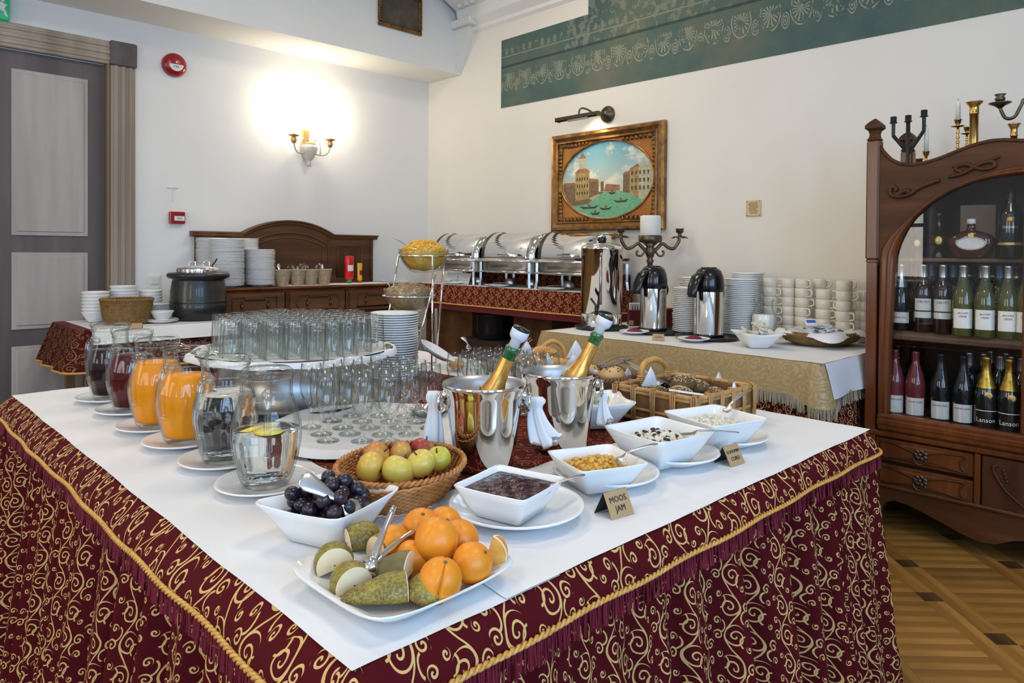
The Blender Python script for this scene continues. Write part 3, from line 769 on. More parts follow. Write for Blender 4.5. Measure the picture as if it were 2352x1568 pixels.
def wob(s, a=1.0): return (math.sin(s*7.1+.4)+.6*math.sin(s*13.7+1.3)+.4*math.sin(s*23.1))*a

# ---- main buffet table
TX0, TX1, TY0, TY1, TZ = .45, 2.13, .73, 2.91, .75
table('buffet_table', 'large rectangular buffet table in the middle, hidden under burgundy and white cloths', TX0, TX1, TY0, TY1, TZ-.002, m_tablewood)
cov = thing('table_cover', 'burgundy and gold scroll brocade cover with corded valance on the large table', 'tablecloth', (0, 0, 0))
MB().grid(lambda u, v: (TX0+(TX1-TX0)*u, TY0+(TY1-TY0)*v, TZ-.0005), 2, 2, uvfn=lambda u, v: ((TX1-TX0)*u, (TY1-TY0)*v)).build('top_panel', m_brocade_top, cov, merge=False)
path, PLEN = perimeter(TX0, TX1, TY0, TY1, .012, .022)
VD, VF = .054, .030
def valfn(s, k, p):
    t = k/8; left = 0.0
    if p is not None and p.x < TX0+.03: left = .020*min(1, max(0, (p.y-TY0-.0)/.10))
    return .001+(VF+left)*math.sin(t*PI/2)**1.0*1.0+wob(s, .0035)*t, TZ-VD*t-.004*wob(s+3, 1)*t*.6
strip(path, 9, valfn, m_brocade, 'valance', cov)
def cordfn(s, p=None): o, z = valfn(s, 8, p); return o+.004, z
cp = []
for p, n, s in path+[path[0]]:
    o, z = cordfn(s, p); q = p+n*o; cp.append(Vector((q.x, q.y, z)))
twisted_cord(cp, .0050, m_cord, 'cord', cov, .024)
fringe(path, lambda s, p: (cordfn(s, p)[0]-.001, cordfn(s, p)[1]-.003), .038, m_fringe, 'fringe', cov)
strip(path, 3, lambda s, k, p: (cordfn(s, p)[0]-.005, cordfn(s, p)[1]-.012*k), m_burgundy, 'fringe_band', cov)
folds = [(random.uniform(58, 74), random.uniform(0, 6)) for _ in range(2)]
def fold(s):
    ph = s*48+1.9*math.sin(s*3.1)+1.3*math.sin(s*7.7+1)
    f = math.sin(ph); f = f if f > 0 else -abs(f)**.7*1.25
    return (f*(.75+.40*math.sin(s*5.3+2))+.22*math.sin(ph*2.6+s*3))*.75
def skirtfn(s, k, p):
    t = k/13
    amp = .020+.046*t**.5; fl = .010+.072*t**1.15
    return fl+amp*fold(s+.012*math.sin(t*3+s*4)), (TZ-VD+.005)*(1-t)+.006*t
path2, _ = perimeter(TX0, TX1, TY0, TY1, .0075, .03)
strip(path2, 14, skirtfn, m_brocade, 'skirt', cov, ustretch=1.9)

def sheet(name, label, x0, x1, y0, y1, z, over=(), nx=40, ny=40, wav=.004, m=m_cloth, cat='tablecloth'):
    """thin white sheet with slightly wavy free edges; over: sides (x0,x1,y0,y1) that bend down over the table edge"""
    def rm(u, n, L):      # first and last cell only 4 mm wide, so that the edge can bend over
        i = round(u*n); e = .004/L
        return u if 0 < i < n and i not in (1, n-1) else {0: 0.0, 1: e, n-1: 1-e, n: 1.0}[i]
    def fn(u, v):
        u, v = rm(u, nx, x1-x0), rm(v, ny, y1-y0)
        x = x0+(x1-x0)*u; y = y0+(y1-y0)*v
        ex = min(u, 1-u); ey = min(v, 1-v); zz = z+.0007*math.sin(x*31+y*17)*math.sin(x*13-y*23)+.0007
        kx = max(0, 1-ex*12) if ex > 0 else 1; ky = max(0, 1-ey*12) if ey > 0 else 1
        for side, c, lo in (('x0', u, 0), ('x1', u, 1), ('y0', v, 0), ('y1', v, 1)):
            if side in over:
                if side[0] == 'x' and abs(c-lo) < .5: kx = 0
                if side[0] == 'y' and abs(c-lo) < .5: ky = 0
        x += wav*kx*math.sin(y*19+x0*7)*.8+wav*kx*.5*math.sin(y*41); y += wav*ky*math.sin(x*17+y0*5)*.8+wav*ky*.5*math.sin(x*37)
        if 'x0' in over and u == 0: x = x0-.0035+.0015*math.sin(y*15)
        if 'x1' in over and u == 1: x = x1+.0035
        if 'y0' in over and v == 0: y = y0-.0035+.0015*math.sin(x*15)
        if 'y1' in over and v == 1: y = y1+.0035
        return (x, y, zz)
    mb = MB(); mb.grid(fn, nx, ny, smooth=True)
    o = mb.build(name, m); tag(o, label, cat); return o
sheet('table_paper', 'long white cloth strip under the glass jugs along the left edge', TX0, .818, TY0, TY1-.01, TZ, ('x0', 'y0'), 84, 84)
sheet('table_paper', 'long white cloth strip under the jam bowls along the right edge', .70, TX1, TY0, 1.135, TZ+.0022, ('y0', 'x1'), 84, 84)
sheet('table_paper', 'white cloth strip at the far side beneath the bread baskets', 1.80, TX1, 1.14, TY1-.01, TZ+.0008, ('x1',), 84, 84)

# ---- table with the vacuum flasks
AX0, AX1, AY0, AY1, AZ = 3.06, 4.12, 1.245, 2.91, .78
table('drinks_table', 'long table by the right wall carrying the urn, flasks and cups', AX0, AX1, AY0, AY1, AZ-.002, m_tablewood)
cov = thing('table_skirt', 'burgundy scroll brocade skirt hanging below the gold cloth by the wall', 'tablecloth', (0, 0, 0))
pathA, _ = perimeter(AX0, AX1, AY0, AY1, .010, .03)
strip(pathA, 8, lambda s, k, p: (.003+.02*k/7+(.010+.024*k/7)*fold(s), (AZ-.06)*(1-k/7)+.006), m_brocade, 'skirt', cov, ustretch=1.5)
m_gold = mat('gold_damask', (.40, .27, .115), .55); t = NT(m_gold)
src = t.n('ShaderNodeTexCoord').outputs['UV']
mp = t.n('ShaderNodeMapping'); mp.inputs['Scale'].default_value = (8.5, 8.5, 0); t.l(src, mp.inputs[0])
nz = t.noise(mp.outputs[0], 1.3, 2); ma = t.n('ShaderNodeVectorMath', operation='MULTIPLY_ADD'); t.l(nz.outputs[1], ma.inputs[0]); ma.inputs[1].default_value = (1.5, 1.5, 0); t.l(mp.outputs[0], ma.inputs[2])
vo = t.n('ShaderNodeTexVoronoi', voronoi_dimensions='2D', feature='F1'); vo.inputs['Scale'].default_value = 1.0; vo.inputs['Randomness'].default_value = .35; t.l(ma.outputs[0], vo.inputs['Vector'])
rg = t.math('GREATER_THAN', t.math('SINE', t.math('MULTIPLY', vo.outputs['Distance'], 34)), .2)
n3 = t.noise(src, 70, 3); spk = t.math('MULTIPLY', rg, t.math('GREATER_THAN', n3.outputs[0], .42))
t.l(t.mix(t.math('MULTIPLY', spk, .7), (.37, .25, .105), (.46, .33, .155)), t.b.inputs['Base Color'])
t.l(t.math('SUBTRACT', .62, t.math('MULTIPLY', spk, .25)), t.b.inputs['Roughness']); t.bump(n3.outputs[0], .12, .001)
m_beige = mat('beige_fringe', (.43, .36, .25), .7)
gc = thing('gold_cloth', 'gold damask cloth with a beige fringe over the drinks table', 'tablecloth', (0, 0, 0))
MB().grid(lambda u, v: (AX0+(AX1-AX0)*u, AY0+(AY1-AY0)*v, AZ-.0003), 2, 2, uvfn=lambda u, v: ((AX1-AX0)*u, (AY1-AY0)*v)).build('top_panel', m_gold, gc, merge=False)
pathB, _ = perimeter(AX0, AX1, AY0, AY1, .015, .035)
def cornerness(p):
    d = min(math.hypot(p.x-cx, p.y-cy_) for cx, cy_ in ((AX0, AY0), (AX0, AY1), (AX1, AY0), (AX1, AY1)))
    return max(0, 1-d/.13)
def goldfn(s, k, p):
    t = k/8; c = cornerness(p)
    return .006+(.024+.035*c*c)*t**.8+wob(s*.7, .003)*t, AZ-(.145+.05*c)*t
strip(pathB, 9, goldfn, m_gold, 'drop', gc)
fringe(pathB, lambda s, p: (goldfn(s, 8, p)[0], goldfn(s, 8, p)[1]+.003), .055, m_beige, 'fringe', gc, .0034, .6)
wc = thing('white_runner', 'white linen runner hanging over the right end of the drinks table', 'tablecloth', (0, 0, 0))
MB().grid(lambda u, v: (AX0+.006+(AX1-AX0-.02)*u, AY0-.006+(AY1-AY0-.02)*v, AZ+.0012+.0006*math.sin(u*31+v*43)), 30, 30).build('top_panel', m_cloth, wc, merge=False)
def endfn(u, v):
    x = AX0+.012+(AX1-AX0-.03)*u; d = v
    return (x-.012*math.sin(d*2)*0+.006*d, AY0-.010-.030*d**.8-.010*d*math.sin(u*16+1), AZ+.001-.150*d)
MB().grid(endfn, 40, 10).build('end_drop', m_cloth, wc, merge=False)

# ---- table with the chafing dishes
HX0, HX1, HY0, HY1, HZ = 3.66, 4.185, 3.05, 4.95, .978
ht = table('chafing_table', 'high serving table below the painting, draped in brocade', HX0, HX1, HY0, HY1, HZ-.002, m_wood_side)
MB().box((.05, -.30, .40), (.34, .40, .78)).build('base_panel', m_wood_side, ht)
MB().box((.05, .62, .42), (.34, .46, .83)).build('base_panel', m_wood_sidev, ht)
MB().box((.22, .16, .42), (.02, .60, .83)).build('back_board', m_wood_in, ht)
cov = thing('table_cover', 'dark red scroll brocade cover with a gold edge under the chafing dishes', 'tablecloth', (0, 0, 0))
MB().grid(lambda u, v: (HX0+(HX1-HX0)*u, HY0+(HY1-HY0)*v, HZ-.0005), 2, 2, uvfn=lambda u, v: ((HX1-HX0)*u, (HY1-HY0)*v)).build('top_panel', m_brocade_s, cov, merge=False)
pathC, _ = perimeter(HX0, HX1-.001, HY0, HY1, .02, .03)
def chfn(s, k, p):
    t = k/8; w = max(0, min(1, (HX1-.01-p.x)/.06))
    return (.003+.055*t**.9+wob(s*.6, .006)*t)*w, HZ-.150*t
strip(pathC, 9, chfn, m_brocade_s, 'drop', cov)
cp = []
for p, n, s in pathC: o, z = chfn(s, 8, p); q = p+n*(o+.003); cp.append(Vector((q.x, q.y, z)))
cp.append(cp[0]); MB().tube(cp, .006, 6).build('gold_edge', m_cord, cov)
strip(pathC, 3, lambda s, k, p: (chfn(s, 8, p)[0]-.002*k, HZ-.150-.024*k), m_maroon, 'lower_band', cov)
rb = MB().box((4.165, 4.0, HZ+.06), (.036, 1.86, .115), bev=.01).build('draped_riser', m_brocade_s)
rb.data.uv_layers.new(name='UVMap')
for lp in rb.data.loops:
    co = rb.data.vertices[lp.vertex_index].co; rb.data.uv_layers[0].data[lp.index].uv = (co.y, co.z)
tag(rb, 'low brocade covered riser standing behind the chafing dishes', 'riser')
sheet('table_paper', 'narrow white cloth strip under the chafing dishes', HX0+.004, HX1-.04, HY0+.02, HY1-.03, HZ, ('x0',), 84, 30, .002)

# ---- small side table by the door
LX0, LX1, LY0, LY1, LZ = 1.03, 1.955, 4.645, 5.30, .78
table('side_table', 'small table by the grey door carrying bowls and the soup kettle', LX0, LX1, LY0, LY1, LZ-.002, m_tablewood)
cov = thing('table_cover', 'dark maroon cloth with faint gold scrolls on the small table by the door', 'tablecloth', (0, 0, 0))
MB().grid(lambda u, v: (LX0+(LX1-LX0)*u, LY0+(LY1-LY0)*v, LZ-.0004), 2, 2).build('top_panel', m_maroon, cov)
pathD, _ = perimeter(LX0, LX1, LY0, LY1, .02, .03)
m_broc_d = brocade('maroon_gold_brocade', (.06, .006, .006), (.26, .15, .05), 1.15)
lf = lambda s, k, p: (.003+.085*(k/8)**.9+.014*(k/8)*math.sin(s*22), LZ-.235*k/8)
strip(pathD, 9, lf, m_broc_d, 'drop', cov)
cp = []
for p, n, s in pathD: o, z = lf(s, 8, p); q = p+n*(o+.002); cp.append(Vector((q.x, q.y, z)))
cp.append(cp[0]); MB().tube(cp, .007, 6).build('gold_edge', m_cord, cov)
lw = thing('white_runner', 'white linen cloth on the small table by the door', 'tablecloth', (0, 0, 0))
MB().grid(lambda u, v: (LX0+.065+(LX1-LX0-.07)*u, LY0-.004+(LY1-LY0-.01)*v, LZ+.0012), 8, 8).build('top_panel', m_cloth, lw, merge=False)
MB().grid(lambda u, v: (LX0+.065+(LX1-LX0-.07)*u-.004*v, LY0-.014-.085*(.37*v)**.9-.012*v, LZ+.001-.085*v), 30, 6).build('front_drop', m_cloth, lw, merge=False)

# ---- sideboard against the left wall
SX0, SX1, SY0, SY1, SZ = 1.965, 3.555, 4.985, 5.505, .978
sb = thing('sideboard', 'carved dark wooden sideboard with an arched back against the left wall', 'sideboard', (0, 0, 0))
MB().box(((SX0+SX1)/2, (SY0+SY1)/2+.01, .49), (SX1-SX0-.05, SY1-SY0-.05, .90)).build('body', m_wood_side, sb)
top = MB(); top.box(((SX0+SX1)/2, (SY0+SY1)/2, SZ-.013), (SX1-SX0+.03, SY1-SY0, .026), bev=.010); top.box(((SX0+SX1)/2, (SY0+SY1)/2+.004, SZ-.036), (SX1-SX0, SY1-SY0-.018, .02), bev=.007)
top.build('worktop', m_wood_red, sb)
MB().box(((SX0+SX1)/2, (SY0+SY1)/2, .03), (SX1-SX0, SY1-SY0-.01, .06), bev=.01).build('plinth', m_wood_side, sb)
b1, b2 = aty(662, 690, SY0).x, aty(800, 690, SY0).x
secs = [(SX0+.035, b1-.02), (b1+.02, b2-.02), (b2+.02, SX1-.035)]
for i, (a, b) in enumerate(secs):
    d = MB(); d.box(((a+b)/2, SY0+.025, .850), (b-a, .022, .17), bev=.004)
    d = d.build('drawer', m_wood_sidev, sb)
    fr = MB(); w = b-a; c = (a+b)/2; y = SY0+.013; zc = .852
    def line(pts): fr.tube([(c+x*w/2, y, zc+z) for x, z in pts], .0065, 6, closed=True)
    if i == 1: line([(-.80, 0), (-.68, .055), (-.34, .055), (-.34, .04), (.34, .04), (.34, .055), (.68, .055), (.80, 0), (.68, -.055), (-.68, -.055)])
    else: line([(-.72, -.055), (-.72, .055), (-.32, .055), (-.32, .035), (.32, .035), (.32, .055), (.72, .055), (.72, -.055)])
    fr.build('carved_moulding', m_wood_side, d)
    for sx in (-.42, .42):
        h = MB(); h.box((c+sx*w/2, SY0+.012, zc+.006), (.022, .004, .045), bev=.002); h.lathe([(0, .0), (.007, -.006), (.010, -.022), (.006, -.036), (0, -.04)], 10, c=(c+sx*w/2, SY0+.003, zc+.008)); h.build('drop_handle', m_bronze, d)
    dr = MB(); dr.box((c, SY0+.022, .40), (w, .022, .66), bev=.006); dr.box((c, SY0+.012, .40), (w-.12, .02, .54), bev=.01); dr.build('cupboard_door', m_wood_sidev, sb)
for x in (SX0+.017, b1, b2, SX1-.017):
    mb = MB()
    mb.box((x, SY0+.018, .49), (.026, .03, .88), bev=.005)
    for q in range(9): mb.ball((x, SY0+.002, .78+q*.017), .0085, nu=8, nv=6)
    mb.build('beaded_pilaster', m_wood_side, sb)
# arched back
BX0, BX1 = SX0+.02, SX1-.02; cxm = 2.73; AL, AR, ZL, ZT = 2.335, 3.125, 1.365, 1.472
def archline(d, n=20):
    pts = []
    hw = (AR-AL)/2; h = ZT-ZL; R = (hw*hw+h*h)/(2*h); zc0 = ZT-R; a = math.asin(hw/R)
    for i in range(n+1):
        q = -a+2*a*i/n; pts.append((cxm+(R-d)*math.sin(q), zc0+(R-d)*math.cos(q)))
    return pts
outl = [(BX0, SZ), (BX0, ZL)]+archline(0)+[(BX1, ZL), (BX1, SZ)]
MB().prism(outl[::-1], 5.455, 5.500, 'y').build('back_panel', m_wood_side, sb)
ml = MB(); line_ = [(BX0-.035, ZL+.012), (AL-.01, ZL+.012)]+[(x, z+.012) for x, z in archline(0)]+[(AR+.01, ZL+.012), (BX1+.035, ZL+.012)]
pp = [Vector((x, 5.455, z)) for x, z in line_]
rings = []
for p in pp: rings.append([p+Vector((0, y, z)) for y, z in ((.045, .014), (-.035, .014), (-.038, .004), (-.022, -.006), (-.018, -.018), (-.004, -.026), (.045, -.026))])
ml.loft(rings, 0, False, cap0=True, cap1=True); ml.build('top_moulding', m_wood_sidev, sb)
for dd, rr in ((.075, .009), (.115, .006)):
    a_ = archline(dd); a_ = [(x, z) for x, z in a_ if abs(x-cxm) < .36-(dd-.075)]
    lo = SZ+.02+dd-.06
    pts = [(a_[0][0], 5.452, lo)]+[(x, 5.452, z) for x, z in a_]+[(a_[-1][0], 5.452, lo)]
    MB().tube(pts, rr, 8, closed=True).build('panel_bead', m_wood_sidev, sb)
for x0, x1 in ((BX0+.055, AL+.005), (AR-.005, BX1-.055)):
    f = MB().tube([(x0+.05, 5.452, SZ+.05), (x1-.06, 5.452, SZ+.05), (x1-.06, 5.452, ZL-.08), (x0+.05, 5.452, ZL-.08)], .008, 6, closed=True).build('panel_bead', m_wood_sidev, sb)
    la = MB()
    for i in range(9): la.box((x0+.055+(x1-x0-.12)*i/8, 5.4525, (SZ+ZL-.03)/2), (.003, .004, ZL-SZ-.13))
    for i in range(18): la.box(((x0+x1)/2-.005, 5.4515, SZ+.055+(ZL-SZ-.14)*i/17), (x1-x0-.11, .003, .003))
    la.build('cane_lattice', m_wood_red, sb)
for x in (BX0+.022, AL+.035, AR-.035, BX1-.022):
    mb = MB()
    for q in range(20): mb.ball((x, 5.448, SZ+.03+q*.0175), (.010, .010, .012), nu=8, nv=5)
    mb.build('rope_column', m_wood_side, sb)
pb = sheet('paper_mat', 'white paper mat on the right part of the sideboard top', 2.45, 3.44, SY0+.01, SY0+.30, SZ+.0005, (), 30, 10, .006, m_paper, 'mat')
# ================================================================ ON THE MAIN TABLE
Z = TZ+.0035
# ---------- plates and bowls
def plate_mesh(name, R, h=.022, m=m_porc):
    return MB().lathe([(0, 0), (R*.58, 0), (R*.62, .003), (R*.96, h*.85), (R, h), (R*.985, h+.003), (R*.93, h*.9+.002), (R*.62, .0075), (R*.56, .005), (0, .005)], 40).mesh(name, m)
me_saucer = plate_mesh('jug_saucer', .100, .014)
me_plate = plate_mesh('dinner_plate', .128, .024)

# ---------- six jugs
def jug_profile(s=1.0):
    return [(.047, 0), (.052, .004), (.060, .025), (.071, .065), (.077, .105), (.076, .135), (.069, .165), (.060, .188), (.0565, .200), (.0565, .222), (.0575, .238)]
NR = 14
def ribf(a, r, z): 
    k = max(0, min(1, (.185-z)/.05))*max(0, min(1, (z+.004)/.03)); return r*(1+.014*k*math.cos(NR*a))
jp = jug_profile()
def interp(prof, z):
    for (r0, z0), (r1, z1) in zip(prof, prof[1:]):
        if z0 <= z <= z1: return r0+(r1-r0)*(z-z0)/(z1-z0) if z1 > z0 else r1
    return prof[-1][0]
fine = [(interp(jp, z), z) for z in [.238*i/26 for i in range(27)]]
me_jbody = MB().lathe([(0, 0)]+fine+[(r-.004, z) for r, z in fine[::-1] if z > .012]+[(0, .011)], 84, rib=ribf).mesh('jug_body', m_jug)
def liquid(level, m, name):
    pts = [(r-.0048, max(z, .0125)) for r, z in fine if .0125 <= z <= level]
    return MB().lathe([(0, .0125)]+pts+[(interp(jp, level)-.0048, level), (0, level)], 84, rib=ribf).mesh(name, m)
lid = MB(); rings = []
for i, (r, z) in enumerate([(.0585, .232), (.0590, .243), (.057, .250), (.050, .256), (.0, .258)]):
    rings.append([(r*math.cos(2*PI*j/32), r*math.sin(2*PI*j/32), z) for j in range(32)])
lid.loft(rings, 0, True)
me_lid = lid.mesh('jug_lid', m_jug)
# the wavy glass collar with the pouring lip above the neck
def collar(u, v):
    a = 2*PI*u; lip = max(0, math.cos(a))**6; back = max(0, math.cos(a-PI))**2; side = abs(math.sin(a))
    h = .012+.028*back+.010*lip-.006*side
    r = .0575+.004*v+.012*lip*v
    return (r*math.cos(a), r*math.sin(a), .236+h*v)
cm = MB(); cm.grid(collar, 40, 4); cm.tube([collar(i/40, 1.0) for i in range(40)], .0030, 6, closed=True)
me_collar = cm.mesh('jug_collar', m_jug)
nr_ = MB()
for z_, r_ in ((.192, .0588), (.2365, .0582)): nr_.tube([(r_*math.cos(2*PI*q/40), r_*math.sin(2*PI*q/40), z_) for q in range(40)], .0016, 6, closed=True)
me_ring = nr_.mesh('jug_ring', m_sglass)
hp = smoothpts([(-.056, 0, .206), (-.078, 0, .214), (-.096, 0, .200), (-.1005, 0, .165), (-.0985, 0, .125), (-.094, 0, .088)], 7)
hm = MB(); hm.tube(hp, [.0105-.0035*i/len(hp) for i in range(len(hp))], 10, flat=1.0); hm.ball((-.0935, 0, .083), .009, nu=10, nv=6); hm.ball((-.060, 0, .207), (.012, .013, .012), nu=10, nv=6)
me_handle = hm.mesh('jug_handle', m_sglass)
jugs = [((.666, 2.584), 'dark', 'glass jug of near-black juice, farthest in the row of jugs', 143, .170),
        ((.665, 2.347), 'red', 'glass jug of dark red juice, second in the row from the far end', 140, .180),
        ((.654, 2.090), 'orange', 'glass jug of orange juice standing next to the red juice', 136, .190),
        ((.657, 1.875), 'orange', 'glass jug of orange juice standing next to the water jugs', 134, .180),
        ((.665, 1.644), 'berry', 'glass jug of water with dark berries in it', 128, .168),
        ((.660, 1.419), 'lemon', 'glass jug of water with lemon slices, nearest in the row', 66, .122)]
me_liq = {}
m_lemon = mat('lemon_flesh', (.78, .66, .16), .35); m_lemonr = mat('lemon_rind', (.80, .52, .03), .4)
m_berry = noisy('dark_berry', (.022, .018, .05), (.05, .03, .07), 30, .3)
saucer_lab = ['white saucer under the %s jug' % k for k in ('near-black juice', 'dark red juice', 'orange juice jug beside the red', 'orange juice jug beside the water', 'berry water', 'lemon water')]
for i, ((x, y), kind, lab, ha, lev) in enumerate(jugs):
    tag(put(me_saucer, 'saucer', None, (x, y, Z), sc=(1.03, 1.03, 1)), saucer_lab[i], 'saucer', 'saucers under the jugs')
    ang = math.atan2(-y, -x)+{0: -.75, 1: -.72, 2: -.66, 3: -.62, 4: -.62, 5: .02}[i]
    j = thing('glass_jug', lab, 'jug', (x, y, Z+.0055), ang+PI, 'glass jugs along the table edge'); j.scale = (.93, .93, .95)
    put(me_jbody, 'body', j); put(me_ring, 'neck_ring', j); put(me_collar, 'collar', j, (0, 0, 0), (0, 0, 0)); put(me_handle, 'handle', j)
    if i in (0, 1, 4, 5, 3, 2): put(me_lid, 'lid', j, (0, 0, .002))
    mt = {'dark': m_dark_juice, 'red': m_red_juice, 'orange': m_orange_juice}.get(kind, m_water)
    key = (kind, lev)
    if key not in me_liq: me_liq[key] = liquid(lev, mt, 'liquid')
    put(me_liq[key], {'dark': 'juice', 'red': 'juice', 'orange': 'juice'}.get(kind, 'water'), j)
    if kind == 'lemon':
        for q, (a, rr, tl) in enumerate(((.4, .030, .10), (2.4, .034, -.12), (4.4, .032, .08))):
            ls = MB(); R = Euler((tl, tl*.6, 0)).to_matrix()
            ls.lathe([(0, -.003), (.026, -.003), (.026, .003), (0, .003)], 24, 0, True, R=R); ls.lathe([(.0262, -.0032), (.0285, -.003), (.0285, .003), (.0262, .0032)], 24, 1, True, R=R)
            tag(ls.build('lemon_slice', [m_lemon, m_lemonr], None, (x+rr*math.cos(a), y+rr*math.sin(a), Z+.0055+lev*.95-.004+.002*q)), ['lemon slice floating at the front of the water jug', 'lemon slice floating at the left of the water jug', 'lemon slice floating at the back of the water jug'][q], 'lemon')
    if kind == 'berry':
        for q in range(9):
            a = q*2.4; rr = .012+.004*q
            tag(MB().ball((0, 0, 0), .0085, nu=12, nv=8).build('dark_berry', m_berry, None, (x+rr*math.cos(a), y+rr*math.sin(a), Z+.0055+.085+.009*math.sin(q*1.9))), 'dark berry floating inside the water jug', 'berry', 'berries in the water jug')

# ---------- tumblers on the raised round tray
TC = (1.125, 2.205)
rs = thing('tray_riser', 'grey metal drum raising the big round glass tray', 'stand', (TC[0], TC[1], Z))
MB().lathe([(0, 0), (.27, 0), (.27, .008), (.245, .012), (.240, .140), (.25, .150), (0, .150)], 64).build('drum', m_steel_d, rs)
MB().lathe([(.255, -.0005), (.30, 0), (.315, .016), (.311, .017), (.297, .006), (.255, .006)], 64).build('base_rim', m_blackm, rs)
tr = thing('round_tray', 'big round dark tray under the block of upturned tumblers', 'tray', (TC[0], TC[1], Z+.1505))
MB().lathe([(0, 0), (.300, 0), (.320, .018), (.325, .019), (.321, .022), (.310, .019), (.295, .005), (0, .005)], 72).build('tray_body', m_blackm, tr)
dm = MB(); rings = []
for r_, z_ in ((0.0, .0), (.16, .0), (.28, .0005), (.302, .005), (.318, .0165), (.331, .010), (.336, -.006)):
    rings.append([((r_*(1+.012*math.sin(7*a)+.01*math.sin(13*a+1)))*math.cos(a), (r_*(1+.012*math.sin(7*a)+.01*math.sin(13*a+1)))*math.sin(a), z_+.0012*math.sin(11*a)*(r_ > .3)) for a in [2*PI*q/90 for q in range(90)]])
dm.loft(rings, 0, True)
tag(dm.build('tray_cloth', m_cloth, None, (TC[0], TC[1], Z+.1505+.006)), 'white cloth lining the big round tray of tumblers', 'cloth')
TH = .120
tp = [(0, TH), (.0262, TH), (.0275, TH-.003), (.0270, TH-.020), (.0285, TH*.5), (.0318, 0), (.0302, 0), (.0262, TH*.5), (.0240, TH-.016), (0, TH-.014)]
tribs = lambda a, r, z: r*(1+(.034*math.cos(10*a) if .02 < z < TH-.022 and r > .0 else 0))
full = []
for (a_, b_) in zip(tp, tp[1:]):
    n_ = 4 if abs(a_[1]-b_[1]) > .03 else 1
    for q in range(n_): full.append((a_[0]+(b_[0]-a_[0])*q/n_, a_[1]+(b_[1]-a_[1])*q/n_))
full.append(tp[-1])
me_tumb = MB().lathe(full, 36, rib=tribs).mesh('tumbler', m_tglass)
for i, j_, X, Y in rows_of(TC[0]+.025, TC[1]+.028, .0660, .268, .0008):
    tag(put(me_tumb, 'tumbler', None, (X, Y, Z+.1505+.0075), (0, 0, random.uniform(0, 6))), 'upturned clear tumbler on the round tray, '+place_label(i, j_), 'tumbler', 'upturned tumblers on the round tray')

# ---------- stack of plates behind the tumblers
me_sideplate = plate_mesh('side_plate', .094, .0135)
px_, py_ = 1.590, 2.300
for q in range(27):
    tag(put(me_sideplate, 'side_plate', None, (px_+random.uniform(-.0015, .0015), py_+random.uniform(-.0015, .0015), Z+q*.0093), (0, 0, q)), 'white side plate, %s, in the tall stack behind the tumblers' % from_top(q, 27), 'plate', 'side plates behind the tumblers')

# ---------- champagne flutes
FT = (1.075, 1.665)
ft = thing('flute_tray', 'round tray with a white cloth under the champagne flutes', 'tray', (FT[0], FT[1], Z))
MB().lathe([(0, 0), (.235, 0), (.262, .012), (.266, .013), (.263, .016), (.235, .005), (0, .005)], 60).build('tray_body', m_blackm, ft)
dm = MB(); rings = []
for r_, z_ in ((0.0, .0), (.14, .0), (.228, .0008), (.258, .0125), (.276, .013), (.292, -.001)):
    rings.append([((r_*(1+.02*math.sin(4*a+1)*(r_ > .2)+.008*math.sin(9*a)))*math.cos(a), (r_*(1+.02*math.sin(4*a+1)*(r_ > .2)+.008*math.sin(9*a)))*math.sin(a), z_+.0016*math.sin(8*a)*(r_ > .25)+.001) for a in [2*PI*q/80 for q in range(80)]])
dm.loft(rings, 0, True)
tag(dm.build('tray_cloth', m_cloth, None, (FT[0], FT[1], Z+.0062)), 'white cloth draped over the round flute tray', 'cloth')
FZ = Z+.0080
bowl_o = [(.006, .058), (.012, .064), (.0225, .080), (.0285, .100), (.0302, .120), (.0295, .145), (.0272, .178)]
bowl_i = [(.0262, .178), (.0285, .145), (.0290, .120), (.0270, .100), (.0205, .083), (.009, .072), (0, .070)]
me_fb = MB().lathe([(0, .057)]+bowl_o+bowl_i, 32, rib=lambda a, r, z: r*(1+(.03*math.cos(10*a) if .062 < z < .098 else 0))).mesh('flute_bowl', m_tglass)
me_fs = MB().lathe([(0, 0), (.0280, 0), (.0285, .002), (.018, .005), (.0075, .010), (.0048, .020), (.0045, .035), (.0062, .050), (.0085, .0565), (0, .0565)], 20).mesh('flute_stem', m_sglass)
fl0 = None
for i, j_, x, y in rows_of(FT[0], FT[1], .0800, .205, .006):
    lb_ = 'empty champagne flute on the white tray, '+place_label(i, j_)
    if fl0 is None:
        fl0 = thing('champagne_flute', lb_, 'flute', (x, y, FZ), 0, 'champagne flutes on the tray'); put(me_fb, 'bowl', fl0); put(me_fs, 'stem', fl0)
    else: dup(fl0, (x, y, FZ), random.uniform(0, 3), lb_)
